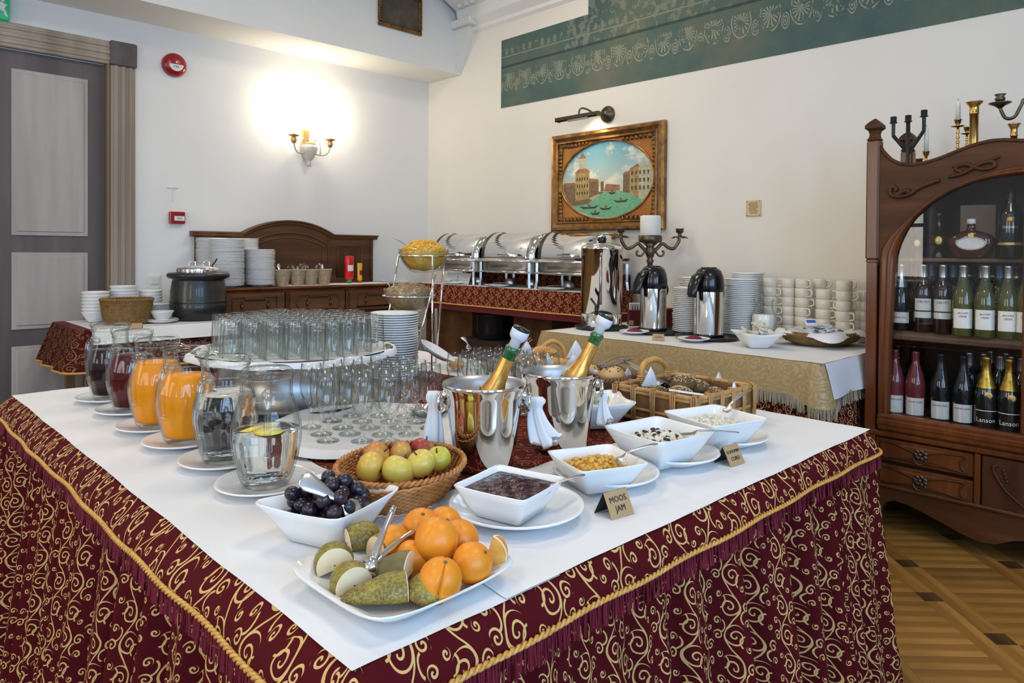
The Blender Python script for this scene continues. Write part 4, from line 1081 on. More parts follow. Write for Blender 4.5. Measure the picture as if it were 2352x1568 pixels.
# goblets on the burgundy cloth between the flutes and the bread
gb_o = [(.006, .062), (.014, .068), (.029, .090), (.0345, .115), (.034, .140), (.0310, .168)]
gb_i = [(.0300, .168), (.0330, .140), (.0332, .115), (.0275, .092), (.012, .074), (0, .071)]
me_gb = MB().lathe([(0, .061)]+gb_o+gb_i, 32).mesh('goblet_bowl', m_tglass)
me_gs = MB().lathe([(0, 0), (.032, 0), (.0325, .002), (.02, .005), (.007, .011), (.0045, .024), (.0045, .045), (.008, .0605), (0, .0605)], 20).mesh('goblet_stem', m_sglass)
g0 = None; gl_ = [(i, j_, x, y) for i, j_, x, y in rows_of(1.575, 1.665, .074, .185, .004) if math.hypot(x-FT[0], y-FT[1]) > .325]
for k, i in enumerate(sorted({g[0] for g in gl_})):
    for j_, (_, _, x, y) in enumerate([g for g in gl_ if g[0] == i]):
        lb_ = 'empty wine glass behind the steel coolers, '+place_label(k+1, j_+1)
        if g0 is None:
            g0 = thing('wine_glass', lb_, 'glass', (x, y, Z), 0, 'wine glasses behind the coolers'); put(me_gb, 'bowl', g0); put(me_gs, 'stem', g0)
        else: dup(g0, (x, y, Z), random.uniform(0, 3), lb_)

# ---------- champagne coolers with bottles
m_bgreen = mat('bottle_green', (.014, .125, .03), .08, Specular_IOR_Level=.8, Coat_Weight=.5)
m_foil = noisy('gold_foil', (.80, .45, .12), (.62, .33, .08), 40, .32, .85, bump=.25, bscale=70)
m_foil2 = noisy('old_gold_label', (.55, .38, .14), (.36, .22, .07), 60, .4, .5)
m_stop = mat('stopper_white', (.66, .70, .76), .3)
m_ice = mat('ice_white', (.75, .80, .84), .15)
COOLER = [('shiny steel champagne cooler nearest the fruit, towels on its rings', (1.087, 1.210), 1.0), ('shiny steel champagne cooler behind the jam bowls, in front of the bread', (1.337, 1.198), 1.0)]
cprof = [(0, 0), (.060, 0), (.066, .004), (.070, .012), (.0815, .110), (.0885, .165), (.0925, .176), (.0965, .186), (.0985, .192), (.0965, .196), (.092, .193), (.086, .180), (.079, .110), (.067, .014), (0, .010)]
def cool(i):
    lab, (x, y), k = COOLER[i]
    c = thing('champagne_cooler', lab, 'cooler', (x, y, Z), 0)
    MB().lathe(cprof[:10], 64).build('bucket', m_steel, c); MB().lathe([(.0965, .196)]+cprof[10:], 64).build('inner_wall', m_steel_in, c)
    right = math.atan2(CR.y, CR.x)
    for s in (0, PI):
        a = right+s
        e = MB(); p = Vector((.092*math.cos(a), .092*math.sin(a), .165)); e.ball(p, (.010, .010, .012), nu=10, nv=6)
        R = Matrix.Rotation(a, 3, 'Z')
        e.tube([p+R @ Vector((.012+.0*q, .020*math.cos(q), -.014+.020*math.sin(q))) for q in [2*PI*w/18 for w in range(18)]], .0032, 6, closed=True)
        e.build('ring_handle', m_steel, c)
    return c
for i in (0, 1): cool(i)
def napkin_blob(name, lab, c, w, rz, seed, slant):
    """limp napkin: gathered knot above, pleated cloth widening to an uneven hem below"""
    rnd = random.Random(seed); N = 64; steps = 16; rings = []
    R = Matrix.Rotation(math.atan2(CR.y, CR.x), 3, 'Z')
    for i in range(steps+1):
        t = i/steps; ring = []
        k = .46+.34*math.exp(-((t-.09)/.09)**2)+.62*max(0, t-.25)**.85
        for j in range(N):
            a = 2*PI*j/N
            pl = 1+(.12+.34*t)*math.sin(5*a+seed+t*.5)+(.05+.16*t)*math.sin(9*a+seed*3-t*.4)
            hem = .13*rz*math.sin(2*a+seed)*max(0, t-.5)*2
            ring.append(R @ Vector((w*k*pl*math.cos(a)+slant*t*t, w*.42*k*pl*math.sin(a), -rz*t+hem)))
        rings.append(ring)
    mb = MB(); mb.loft(rings, 0, True, cap0=True); mb.loft([rings[-1], [p*.9+Vector(sum(rings[-1], Vector()))*.1/N+Vector((0, 0, .01)) for p in rings[-1]]], 0, True, cap1=True)
    o = mb.build(name, m_cloth, None, c); tag(o, lab, 'napkin'); return o
rv = Vector((CR.x, CR.y, 0)).normalized(); fv = Vector((CF.x, CF.y, 0)).normalized()
c1, c2 = Vector((*COOLER[0][1], Z)), Vector((*COOLER[1][1], Z))
napkin_blob('napkin', 'white napkin tied to the left ring of the near cooler', c1-rv*.116+fv*.012+Vector((0, 0, .172)), .026, .165, 1.0, -.012)
napkin_blob('napkin', 'white napkin hanging between the two steel coolers', c1+rv*.116+fv*.014+Vector((0, 0, .160)), .030, .105, 2.2, .030)
napkin_blob('napkin', 'small white napkin tied to the right ring of the far cooler', c2+rv*.106-fv*.004+Vector((0, 0, .140)), .016, .075, 3.1, .008)
def champagne(base, axis, spin, lab, txt):
    """bottle along +z in local space, 0 at the base"""
    b = thing('champagne_bottle', lab, 'bottle', base)
    q = Vector((0, 0, 1)).rotation_difference(axis); b.rotation_mode = 'QUATERNION'
    b.rotation_quaternion = q @ Euler((0, 0, spin)).to_quaternion()
    MB().lathe([(0, 0), (.034, 0), (.037, .004), (.037, .118), (.034, .138), (.026, .165), (.0185, .190), (.0158, .215), (.0150, .262), (.0172, .264), (.0172, .274), (.015, .276), (0, .276)], 32).build('body', m_bgreen, b)
    foil = MB(); rings = []
    for z, r in ((.128, .0366), (.138, .0350), (.165, .0272), (.190, .0198), (.215, .0170), (.246, .0162)):
        rings.append([((r*(1+.012*math.sin(9*a+z*90)))*math.cos(a), (r*(1+.012*math.sin(9*a+z*90)))*math.sin(a), z-(.012*math.sin(3*a) if z < .13 else 0)) for a in [2*PI*k/40 for k in range(40)]])
    foil.loft(rings); foil.build('foil', m_foil, b)
    lb = MB(); rings = []
    for z, r in ((.118, .0377), (.134, .0363), (.152, .0318)):
        rings.append([(r*math.cos(a), r*math.sin(a), z+.005*math.sin(a*4)) for a in [2*PI*k/40 for k in range(40)]])
    lb.loft(rings); lb.build('neck_label', m_foil2, b)
    st_ = MB().lathe([(0, .270), (.0135, .270), (.0125, .292), (.019, .298), (.0215, .304), (.0215, .318), (.018, .322), (0, .322)], 24).build('stopper', m_stop, b)
    MB().lathe([(0, .3205), (.0205, .3185), (.0205, .3245), (0, .3265)], 20).build('stopper_cap', m_black, st_)
    return b
ax1 = (rv*.40+Vector((0, 0, .90))-fv*.10).normalized(); ax2 = (rv*.43+Vector((0, 0, .90))-fv*.05).normalized()
n1 = atz(1160, 838, .985); n2 = atz(1349, 818, .985)
n1 = EYE+ray(1158, 842)*1.64; n2 = EYE+ray(1350, 812)*1.82
champagne(n1-ax1*.224, ax1, .4, 'gold-foiled champagne bottle with a white stopper in the near cooler', '')
champagne(n2-ax2*.216, ax2, 1.0, 'gold-foiled champagne bottle with a white stopper in the far cooler', '')
for i, (cx_, cy_) in enumerate(((1.087, 1.210), (1.337, 1.198))):
    mb = MB(); rnd = random.Random(i)
    for q in range(14):
        a = rnd.uniform(0, 6.28); r_ = rnd.uniform(0, .045); mb.box((r_*math.cos(a), r_*math.sin(a), .020+rnd.uniform(0, .05)), (.024, .024, .022), bev=.004, R=Euler((rnd.uniform(0, 3), rnd.uniform(0, 3), 0)).to_matrix())
    o = mb.build('ice_cubes', m_ice, None, (cx_, cy_, Z+.004)); tag(o, 'ice at the bottom of the %s cooler' % ('near', 'far')[i], 'ice', kind='stuff')

# ---------- wicker baskets
m_wick = noisy('wicker_honey', (.52, .22, .055), (.34, .125, .028), 30, .45, bump=.15, bscale=120)
m_wick_l = noisy('wicker_light', (.52, .30, .11), (.36, .18, .06), 30, .45, bump=.15, bscale=120)
m_wick_d = noisy('wicker_dark', (.12, .055, .026), (.20, .095, .045), 40, .5, bump=.15, bscale=120)
m_wick_o = noisy('wicker_olive', (.30, .17, .05), (.19, .10, .026), 40, .5, bump=.15, bscale=120)
def basket(name, lab, loc, rz, prof, ex=1.0, m=m_wick, rows=13, stakes=44, cat='basket', strand=.0034, rimr=.006, group=None, amp=.0022):
    """woven basket: prof (r,z) of the wall; ex stretches x"""
    b = thing(name, lab, cat, loc, rz, group)
    H0, H1 = prof[0][1], prof[-1][1]; mb = MB()
    for k in range(rows):
        z = H0+(H1-H0)*(k+.5)/rows; r = interp(prof, z); pts = []
        for j in range(stakes*2):
            a = 2*PI*j/(stakes*2); w = amp*math.cos(a*stakes+(PI if k % 2 else 0))
            pts.append(((r+w)*math.cos(a)*ex, (r+w)*math.sin(a), z))
        mb.tube(pts, strand, 5, closed=True, flat=1.0)
    mb.build('weave', m, b, merge=False)
    sk = MB()
    for j in range(stakes):
        a = 2*PI*j/stakes; sk.tube([(interp(prof, z)*math.cos(a)*ex, interp(prof, z)*math.sin(a), z) for z in [H0+(H1-H0)*i/5 for i in range(6)]], strand*.75, 4)
    sk.build('stakes', m, b, merge=False)['kind'] = 'stuff'
    r = prof[-1][0]; rim = MB()
    for ph in (0, PI):
        rim.tube([((r+rimr*.55*math.cos(a*34+ph))*math.cos(a)*ex, (r+rimr*.55*math.cos(a*34+ph))*math.sin(a), H1+rimr*.4+rimr*.55*math.sin(a*34+ph)) for a in [2*PI*j/180 for j in range(180)]], rimr*.62, 5, closed=True)
    rim.build('rim', m, b, merge=False)
    r0 = prof[0][0]; MB().lathe([(0, .001), (r0*1.0, .001), (r0*1.0, .005), (0, .005)], 32).build('bottom', m, b)
    if ex != 1.0: b.children[-1].scale = (ex, 1, 1)
    return b
AB = tuple(atz(922, 1062, Z+.066).xy)
basket('fruit_basket', 'oval honey-coloured wicker basket of apples', (*AB, Z), math.atan2(fv.y, fv.x)-.2, [(.086, .003), (.098, .018), (.114, .042), (.126, .064)], 1.17, m_wick, 13, 44, strand=.0030)
def apple_fn(t, p):
    d = 1.0-.16*math.exp(-(t/.42)**2)*1.6-.10*math.exp(-((PI-t)/.35)**2)*1.6
    return d*(1+.02*math.cos(5*p)*math.sin(t/2))
def apple_mat(name, c1, c2, blush, amt):
    m = mat(name, c1, .36, Coat_Weight=.1); t = NT(m); v = t.coords('Object'); n1 = t.noise(v, 22, 4); n2 = t.noise(t.coords('Object', (1, 1, .35)), 30, 5)
    sx = t.n('ShaderNodeSeparateXYZ'); t.l(v, sx.inputs[0])
    k = t.math('MULTIPLY_ADD', sx.outputs[0], 14, t.math('MULTIPLY_ADD', n2.outputs[0], .9, amt-.45))
    base = t.mix(n1.outputs[0], c1, c2)
    t.l(t.mix(t.ramp(k, [(.15, (0, 0, 0)), (.75, (1, 1, 1))]), base, blush), t.b.inputs['Base Color']); return m
m_ap_y = apple_mat('apple_yellow', (.66, .50, .085), (.60, .50, .10), (.60, .30, .05), .05)
m_ap_g = apple_mat('apple_green_yellow', (.58, .50, .06), (.48, .46, .05), (.55, .45, .06), .0)
m_ap_r = apple_mat('apple_red', (.58, .42, .08), (.60, .36, .07), (.34, .035, .025), .75)
m_ap_b = apple_mat('apple_blushed', (.66, .46, .08), (.62, .38, .06), (.52, .14, .04), .40)
m_stem = mat('fruit_stem', (.06, .035, .015), .7)
def fruit(name, lab, c, rad, m, tilt, cat='apple', group=None, grow=None):
    f = thing(name, lab, cat, c, 0, group); f.rotation_euler = tilt
    MB().ball((0, 0, 0), (rad, rad, rad*.90), nu=24, nv=14, fn=apple_fn).build('flesh', m, f)
    MB().tube([(0, 0, rad*.62), (.001, .001, rad*.86), (.003, .001, rad*1.02)], .0016, 6).build('stalk', m_stem, f)
    return f
def onbasket(px, py, z): return atz(px, py, z)
ZA = Z+.050
AP = [('yellow apple with an orange blush and its eye turned to the front of the basket', (853, 1072), ZA+.004, .0325, m_ap_b, (1.9, .2, .5)),
      ('big pale yellow apple at the front middle of the basket', (915, 1080), ZA, .0345, m_ap_y, (.5, .4, 1)),
      ('yellow apple right of the middle in the basket', (967, 1063), ZA+.012, .0305, m_ap_y, (-.4, .3, 2)),
      ('green-yellow apple at the right end of the basket', (1007, 1053), ZA+.010, .0275, m_ap_g, (.3, -.5, 0)),
      ('red striped apple in the middle at the back of the basket', (925, 1046), ZA+.004, .031, m_ap_r, (.9, .9, .4)),
      ('dark red apple at the very back of the basket', (972, 1030), ZA+.012, .027, m_ap_r, (.2, -.4, 2.5)),
      ('orange-yellow apple at the back left of the basket', (866, 1047), ZA+.006, .0315, m_ap_b, (.7, -.8, 1.2))]
for lab, (px, py), z, rad, m, tl in AP: fruit('apple', lab, onbasket(px, py, z), rad, m, tl, group='apples in the wicker basket')

# ---------- square bowls
def square_bowl(name, lab, loc, rz, top, bot, h, wall=.004, flare=0.0, e=7.0, m=m_porc, group=None, cat='bowl', tip=0.0, lift=0.0, n=48):
    """square porcelain bowl, corners of the rim may be pulled out (tip) and up (lift)"""
    b = MB()
    def ring(hh, z, k=0.0, ee=e):
        r = superring(hh, hh, z, n, ee); out = []
        for j, p in enumerate(r):
            a = 2*PI*j/n; c = abs(math.sin(2*a))**3
            out.append(Vector((p.x*(1+tip*k*c), p.y*(1+tip*k*c), p.z+lift*k*c)))
        return out
    rings = [ring(bot*.9, 0), ring(bot, .0015), ring(bot+(top-bot)*.45, h*.45, .2), ring(bot+(top-bot)*.8, h*.8, .6), ring(top, h, 1), ring(top-.001, h+.002, 1), ring(top-wall, h, 1), ring(bot+(top-bot)*.8-wall, h*.8, .6), ring(bot+(top-bot)*.4-wall, h*.4, .2), ring(bot-wall, .006), ring(bot*.3, .0055)]
    b.loft(rings, 0, True, cap0=True, cap1=True)
    o = b.build(name, m, None, loc, (0, 0, rz)); tag(o, lab, cat, group); return o
def spoon(name, lab, p0, p1, m=m_steel_b, w=.0105, cat='spoon', bowl=.014, drop=.0):
    """spoon: bowl end p0, handle end p1"""
    p0, p1 = Vector(p0), Vector(p1); d = (p1-p0); L = d.length; d.normalize(); up = Vector((0, 0, 1)); side = d.cross(up).normalized(); nrm = side.cross(d)
    mb = MB(); rings = []
    for t, hw, th in ((0, .002, .001), (.04, bowl*.7, .0012), (.12, bowl, .0012), (.22, bowl*.75, .0013), (.30, .0035, .0022), (.45, .003, .0022), (.70, w*.45, .0016), (.90, w*.62, .0014), (.97, w*.55, .0013), (1.0, w*.2, .001)):
        c = p0+d*L*t; dip = -(.0060 if .0 < t < .25 else 0)+.004*math.sin(PI*t)
        c = c+nrm*dip
        rings.append([c+side*hw*math.cos(a)+nrm*th*math.sin(a) for a in [2*PI*k/10 for k in range(10)]])
    mb.loft(rings, 0, True, cap0=True, cap1=True)
    o = mb.build(name, m); tag(o, lab, cat); return o
# plums
PB = (.628, 1.103); prz = math.radians(-72)
pa = atz(583, 1146, .832); pb_ = atz(765, 1183, .832); pd = (pb_-pa); prz = math.atan2(pd.y, pd.x)
square_bowl('square_bowl', 'white square bowl with pointed corners full of dark plums', (*PB, Z), prz, .083, .052, .062, tip=.13, lift=.007, e=9, n=72)
m_plum = mat('plum_skin', (.018, .012, .03), .25, Coat_Weight=.15); t = NT(m_plum)
n1 = t.noise(t.coords('Object'), 60, 3); oi = t.n('ShaderNodeObjectInfo')
c_ = t.mix(oi.outputs['Random'], (.009, .008, .020), (.022, .007, .013)); t.l(t.mix(t.ramp(n1.outputs[0], [(.45, (0, 0, 0)), (.75, (.16, .16, .16))]), c_, (.12, .13, .22)), t.b.inputs['Base Color']); t.l(t.ramp(n1.outputs[0], [(.3, (.14,)*3), (.7, (.42,)*3)]), t.b.inputs['Roughness'])
me_plum = MB().ball((0, 0, 0), (.0128, .0128, .0150), nu=18, nv=12, fn=lambda t, p: 1-.05*math.exp(-((p-PI)/.25)**2)*math.sin(t)).mesh('plum', m_plum)
pl = []; rnd = random.Random(5)
for layer, (zz, half, cnt) in enumerate(((.020, .036, 10), (.040, .046, 15), (.060, .053, 18), (.079, .044, 12), (.095, .028, 7))):
    tries = 0; got = 0
    while got < cnt and tries < 4000:
        tries += 1; x, y = rnd.uniform(-half, half), rnd.uniform(-half, half)
        if all((x-a)**2+(y-b)**2+(zz-c)**2 > .0238**2 for a, b, c in pl): pl.append((x, y, zz)); got += 1
cr_, sr_ = math.cos(prz), math.sin(prz)
for x, y, z in pl:
    tag(put(me_plum, 'plum', None, (PB[0]+x*cr_-y*sr_, PB[1]+x*sr_+y*cr_, Z+z), (rnd.uniform(0, 3), rnd.uniform(0, 3), rnd.uniform(0, 3))), 'small dark blue plum heaped in the white square bowl', 'plum', 'plums in the white bowl')
# serving scoop on the plums
s0 = EYE+ray(800, 1163)*1.195; s1 = EYE+ray(690, 1097)*1.17
mb = MB(); d = (s1-s0); L = d.length; d.normalize(); side = d.cross(Vector((0, 0, .75))-fv*.65).normalized(); nrm = side.cross(d); rings = []
for t_, hw, th in ((-.25, .012, .001), (-.12, .020, .0012), (0, .016, .0015), (.10, .0065, .003), (.3, .0055, .003), (.6, .012, .0022), (.85, .0165, .002), (.96, .014, .002), (1.0, .006, .0015)):
    c = s0+d*L*t_+nrm*.003*math.sin(PI*t_); rings.append([c+side*hw*math.cos(a)+nrm*th*math.sin(a) for a in [2*PI*k/12 for k in range(12)]])
mb.loft(rings, 0, True, cap0=True, cap1=True); tag(mb.build('serving_spoon', m_steel_b), 'broad steel serving spoon lying across the plums', 'spoon')

# ---------- four bowls on plates along the right edge
BW_ = [('jam', (.915, .945), .078, .048, .058, 'dark berry jam', (.929, .942)),
       ('relish', (1.158, .935), .080, .047, .058, 'chunky orange jam', (1.215, .955)),
       ('curd', (1.400, .945), .094, .052, .075, 'white curd with dark pieces', (1.452, .945)),
       ('cheese', (1.628, .930), .094, .052, .075, 'loose white curd grains', (1.690, .940))]
rzs = [math.atan2(.133, -.032), math.atan2(.147, .056), math.atan2(.196, .031), math.atan2(.184, .051)]
m_jam = mat('berry_jam', (.030, .0025, .010), .2); t = NT(m_jam); t.bump(t.noise(t.coords('Object'), 60, 4).outputs[0], .9, .005)
m_jams = mat('jam_smear', (.42, .05, .07), .35)
m_orj = mat('orange_jam', (.62, .22, .015), .15, Subsurface_Weight=.2); t = NT(m_orj); n1 = t.noise(t.coords('Object'), 90, 3); t.l(t.ramp(n1.outputs[0], [(.35, (.50, .15, .008)), (.65, (.70, .34, .05))]), t.b.inputs['Base Color']); t.bump(n1.outputs[0], .5, .003)
m_orjc = mat('orange_jam_chunk', (.72, .38, .07), .15, Subsurface_Weight=.3)
m_curd = noisy('curd_white', (.78, .74, .64), (.70, .66, .55), 40, .6, bump=.5, bscale=90)
m_raisin = mat('dark_raisin', (.03, .015, .012), .4)
def heap(name, lab, loc, rz, half, base, h, m, seed, grain, cnt, m2=None, cat='food', kind=None, gm=None):
    """mound that fills a square bowl with lumps on top"""
    mb = MB(); rnd = random.Random(seed)
    def fn(u, v):
        x, y = (u-.5)*2, (v-.5)*2; e = max(abs(x), abs(y)); k = half*(1-.0*e)
        bump = .0035*math.sin(x*9+seed)*math.sin(y*8-seed)+.002*math.sin(x*23)*math.sin(y*19+seed)
        return (x*k, y*k, base+h*(1-e**2)*(.8+.2*math.sin(x*3+seed))+bump*(1-e**4))
    mb.grid(fn, 22, 22)
    f = thing(name, lab, cat, loc, rz); mb.build('surface', m, f)
    if cnt:
        g = MB()
        for q in range(cnt):
            u, v = rnd.uniform(.06, .94), rnd.uniform(.06, .94); p = fn(u, v); s_ = grain*rnd.uniform(.6, 1.25)
            g.ball((p[0], p[1], p[2]+s_*.25), (s_, s_*rnd.uniform(.6, 1), s_*rnd.uniform(.5, .8)), nu=7, nv=5, R=Euler((rnd.uniform(0, 1), rnd.uniform(0, 1), rnd.uniform(0, 3))).to_matrix())
        g.build('lumps', gm or m, f)['kind'] = 'stuff'
    return f
for (k, (x, y), top, bot, h, what, (qx, qy)), rz in zip(BW_, rzs):
    tag(put(me_plate, 'dinner_plate', None, (qx, qy, Z+.001), sc=(1.0 if k == 'jam' else .90,)*2+(1,)), 'white round plate under the bowl of %s' % what, 'plate', 'plates under the square bowls')
    square_bowl('square_bowl', 'white square bowl of %s' % what, (x, y, Z+.0075), rz, top, bot, h, e=18, tip=.0, lift=.001, n=80, group='square bowls along the right edge')
zb = Z+.0075
x, y = BW_[0][1]; heap('berry_jam', 'dark berry jam filling the nearest square bowl', (x, y, zb), rzs[0], .071, .050, .006, m_jam, 1, .005, 0, cat='jam')
mb = MB(); mb.grid(lambda u, v: ((u-.5)*.138, .0710+.003*v, .049+.010*v*(.6+.4*math.sin(u*22))), 24, 3); mb.grid(lambda u, v: (.0710+.003*v, (u-.5)*.138, .049+.008*v*(.6+.4*math.sin(u*19))), 24, 3)
mb.build('smear', m_jams, bpy.data.objects['berry_jam'])
x, y = BW_[1][1]; heap('orange_jam', 'chunky orange jam in the second square bowl', (x, y, zb), rzs[1], .062, .036, .020, m_orj, 2, .0062, 170, cat='jam', gm=m_orjc)
x, y = BW_[2][1]; cf = heap('raisin_curd', 'white curd dotted with dark raisins in the third square bowl', (x, y, zb), rzs[2], .073, .044, .018, m_curd, 3, .009, 90, cat='curd')
rz_ = MB(); rnd = random.Random(8)
for q in range(26):
    rz_.ball((rnd.uniform(-.045, .045), rnd.uniform(-.045, .045), .062+rnd.uniform(-.003, .003)), (.006, .0045, .0035), nu=8, nv=5)
rz_.build('raisins', m_raisin, cf)['kind'] = 'stuff'
x, y = BW_[3][1]; heap('white_curd', 'loose white curd heaped in the farthest square bowl', (x, y, zb), rzs[3], .077, .050, .016, m_curd, 4, .0055, 260, cat='curd')
def pr(px, py, d): return EYE+ray(px, py)*d
spoon('spoon', 'steel spoon standing in the dark berry jam', pr(1232, 1132, 1.30), pr(1343, 1089, 1.35), m_steel_d)
spoon('spoon', 'steel spoon resting in the orange jam', pr(1410, 1054, 1.45), pr(1510, 1018, 1.49), m_steel_b)
spoon('spoon', 'steel spoon resting in the raisin curd', pr(1560, 992, 1.60), pr(1698, 993, 1.62), m_steel_d, w=.006)
spoon('spoon', 'broad steel spoon standing in the loose white curd', pr(1664, 944, 1.82), pr(1708, 902, 1.87), m_steel_b, w=.016)
# cheese triangles bowl behind the coolers
B5 = (1.580, 1.288)
square_bowl('square_bowl', 'white flared square bowl of wrapped cheese portions behind the far cooler', (*B5, Z), math.radians(-35), .095, .047, .075, e=8, tip=.08, lift=.006)
m_wrap = noisy('portion_wrapper', (.68, .64, .50), (.55, .50, .28), 40, .35); m_wrap2 = noisy('portion_wrapper_green', (.35, .42, .12), (.62, .58, .40), 50, .35)
rnd = random.Random(12)
for q in range(16):
    a = rnd.uniform(0, 6.28); r_ = rnd.uniform(0, .055)
    tri = MB().prism([(-.020, -.014), (.022, 0), (-.020, .014)], -.006, .006, 'z')
    o = tri.build('cheese_portion', m_wrap if q % 3 else m_wrap2, None, (B5[0]+r_*math.cos(a), B5[1]+r_*math.sin(a), Z+.052+.005*(q % 8)), (rnd.uniform(-.6, .6), rnd.uniform(-.6, .6), rnd.uniform(0, 6)))
    tag(o, 'small wrapped wedge of cheese in the flared white bowl', 'cheese', 'wrapped cheese portions')
# ---------- name cards
m_card = noisy('kraft_card', (.46, .30, .145), (.40, .255, .12), 8, .55)
def card(lab, c, rz, lines, w=.060, h=.050):
    t_ = thing('name_card', lab, 'card', c, rz); th = math.radians(62)
    for s in (-1, 1):
        R = Matrix.Rotation(s*(PI/2-th), 3, 'X')
        MB().box((0, s*h*math.cos(th)/2, h*math.sin(th)/2), (w, .0012, h), R=Matrix.Rotation(s*(PI/2-th), 3, 'X')).build('card_face' if s < 0 else 'card_back', m_card if s < 0 else m_blackm, t_)
    for i, (ln_, sz) in enumerate(lines):
        k = h*(.68-.34*i) if len(lines) > 1 else h*.5
        text('lettering', ln_, sz, m_ink, t_, (0, -h*math.cos(th)+k*math.cos(th)-.0016, k*math.sin(th)), (th, 0, 0), .0002)
    return t_
card('folded kraft card reading MOOS JAM in front of the jam bowls', (*atz(1411, 1178, Z).xy, Z), math.radians(-7), [('MOOS', .0155), ('JAM', .0155)])
card('folded kraft card reading KOHUPIIM CURD in front of the curd bowls', (*atz(1676, 1062, Z).xy, Z), math.radians(-5), [('KOHUPIIM', .0105), ('CURD', .0125)], .058, .048)

# ---------- fruit platter
qa, qb, qc, qd = atz(662, 1303, .785), atz(870, 1437, .785), atz(1185, 1283, .785), atz(905, 1205, .785)
qcen = (qa+qc)/2; prz2 = math.atan2(*((qb-qa).yx)); 
plat = MB(); n = 64
def pring(s, z, up=0, tip=0):
    out = []
    for j in range(n):
        a = 2*PI*j/n; ca, sa = math.cos(a), math.sin(a); k = (abs(ca)**6+abs(sa)**6)**(-1/6); c = abs(math.sin(2*a))**4
        out.append(Vector((.118*s*k*ca*(1+tip*c), .128*s*k*sa*(1+tip*c), z+up*c)))
    return out
plat.loft([pring(.70, 0), pring(.74, .001), pring(.86, .012), pring(1.0, .022, .008, .05), pring(.995, .025, .008, .05), pring(.85, .0155), pring(.72, .005), pring(.3, .0045)], 0, True, cap0=True, cap1=True)
PLC = (qcen.x, qcen.y)
tag(plat.build('square_platter', m_porc, None, (*PLC, Z+.001), (0, 0, prz2)), 'white square platter with upswept corners holding cut pears and oranges', 'platter')
m_orange = mat('orange_peel', (.80, .27, .012), .38, Subsurface_Weight=.1); t = NT(m_orange); t.bump(t.noise(t.coords('Object'), 260, 2).outputs[0], .25, .001)
m_oflesh = noisy('orange_flesh', (.78, .36, .05), (.85, .55, .15), 50, .25); m_pith = mat('orange_pith', (.80, .68, .45), .5)
m_pear = mat('pear_skin', (.30, .26, .05), .45); t = NT(m_pear); n1 = t.noise(t.coords('Object'), 260, 3, .7); n2 = t.noise(t.coords('Object'), 28, 3)
t.l(t.mix(t.ramp(t.math('ADD', t.math('MULTIPLY', n1.outputs[0], .7), t.math('MULTIPLY', n2.outputs[0], .5)), [(.50, (0, 0, 0)), (.68, (1, 1, 1))]), t.mix(n2.outputs[0], (.20, .17, .025), (.45, .40, .045)), (.14, .085, .025)), t.b.inputs['Base Color'])
m_pear2 = noisy('pear_skin_grey', (.16, .135, .05), (.11, .09, .03), 60, .45)
m_pflesh = noisy('pear_flesh', (.88, .72, .47), (.82, .63, .37), 20, .45)
def orange(lab, c, rad, tilt, cut=True):
    f = thing('orange', lab, 'orange', c, 0, 'cut oranges on the platter'); f.rotation_euler = tilt
    def fn(t, p):
        k = 1-.03*math.exp(-(t/.2)**2)
        if cut:
            for a0 in (0, PI/2, PI, 3*PI/2):
                d = abs((p-a0+PI) % (2*PI)-PI); k -= (.30 if 'split' in lab and a0 == 0 else .05)*math.exp(-(d/(.075 if 'split' in lab else .045))**2)*min(1, max(0, (2.6-t)))*(math.sin(t)**.5 if math.sin(t) > 0 else 0)
        return k
    MB().ball((0, 0, 0), (rad, rad, rad*.97), nu=72, nv=22, fn=fn).build('peel', m_orange, f)
    MB().ball((0, 0, rad*.965), (.003, .003, .0015), nu=8, nv=4).build('stem_button', m_pear2, f)
    return f
def pw_(px, py, z): return atz(px, py, z)
ZP = Z+.012
OR = [('whole-looking scored orange in the middle of the heap', (1003, 1238), ZP+.048, .0335, (.3, .5, .3)),
      ('orange at the left of the heap behind the tongs', (905, 1250), ZP+.026, .030, (.9, .3, 1.0)),
      ('orange at the back left of the heap', (968, 1212), ZP+.040, .0315, (.2, -.4, .6)),
      ('orange at the very back of the heap', (1020, 1205), ZP+.036, .0300, (.5, .2, 2.0)),
      ('orange at the right of the middle one', (1055, 1238), ZP+.030, .031, (.1, .7, .8)),
      ('orange in front, split open by a deep cut', (1012, 1330), ZP+.026, .0305, (-.25, .25, -2.35)),
      ('orange at the right end of the platter', (1085, 1292), ZP+.026, .0300, (.8, .2, .2)),
      ('orange at the bottom between pears and heap', (945, 1282), ZP+.020, .027, (.4, .4, .5))]
for lab, (px, py), z, rad, tl in OR: orange(lab, pw_(px, py, z), rad, tl)
o_ = bpy.data.objects['orange.005'] if 'orange.005' in bpy.data.objects else None
# wedge with its flesh showing at the right end
w = thing('orange_wedge', 'orange wedge with white pith showing at the right corner of the platter', 'orange', pw_(1122, 1268, ZP+.028)); w.rotation_euler = (.3, .2, -.5)
wm = MB(); rings = []
for i in range(9):
    t_ = PI*i/8; rings.append([Vector((.030*math.sin(t_)*math.cos(a), .030*math.sin(t_)*math.sin(a), .030*math.cos(t_))) for a in [-.55+1.1*k/8 for k in range(9)]])
wm.loft(rings, 0, True, closed=False); wm.build('peel', m_orange, w)
for s in (-.55, .55):
    fm = MB().prism([(.028*math.sin(PI*i/12), .028*math.cos(PI*i/12)) for i in range(13)], -.001, .001, 'y'); fm.build('flesh', m_oflesh, w, (0, 0, 0), (0, 0, s))
    fm = MB(); fm.tube([(.0290*math.sin(PI*i/12), 0, .0290*math.cos(PI*i/12)) for i in range(13)], .0016, 5); fm.build('pith', m_pith, w, (0, 0, 0), (0, 0, s))
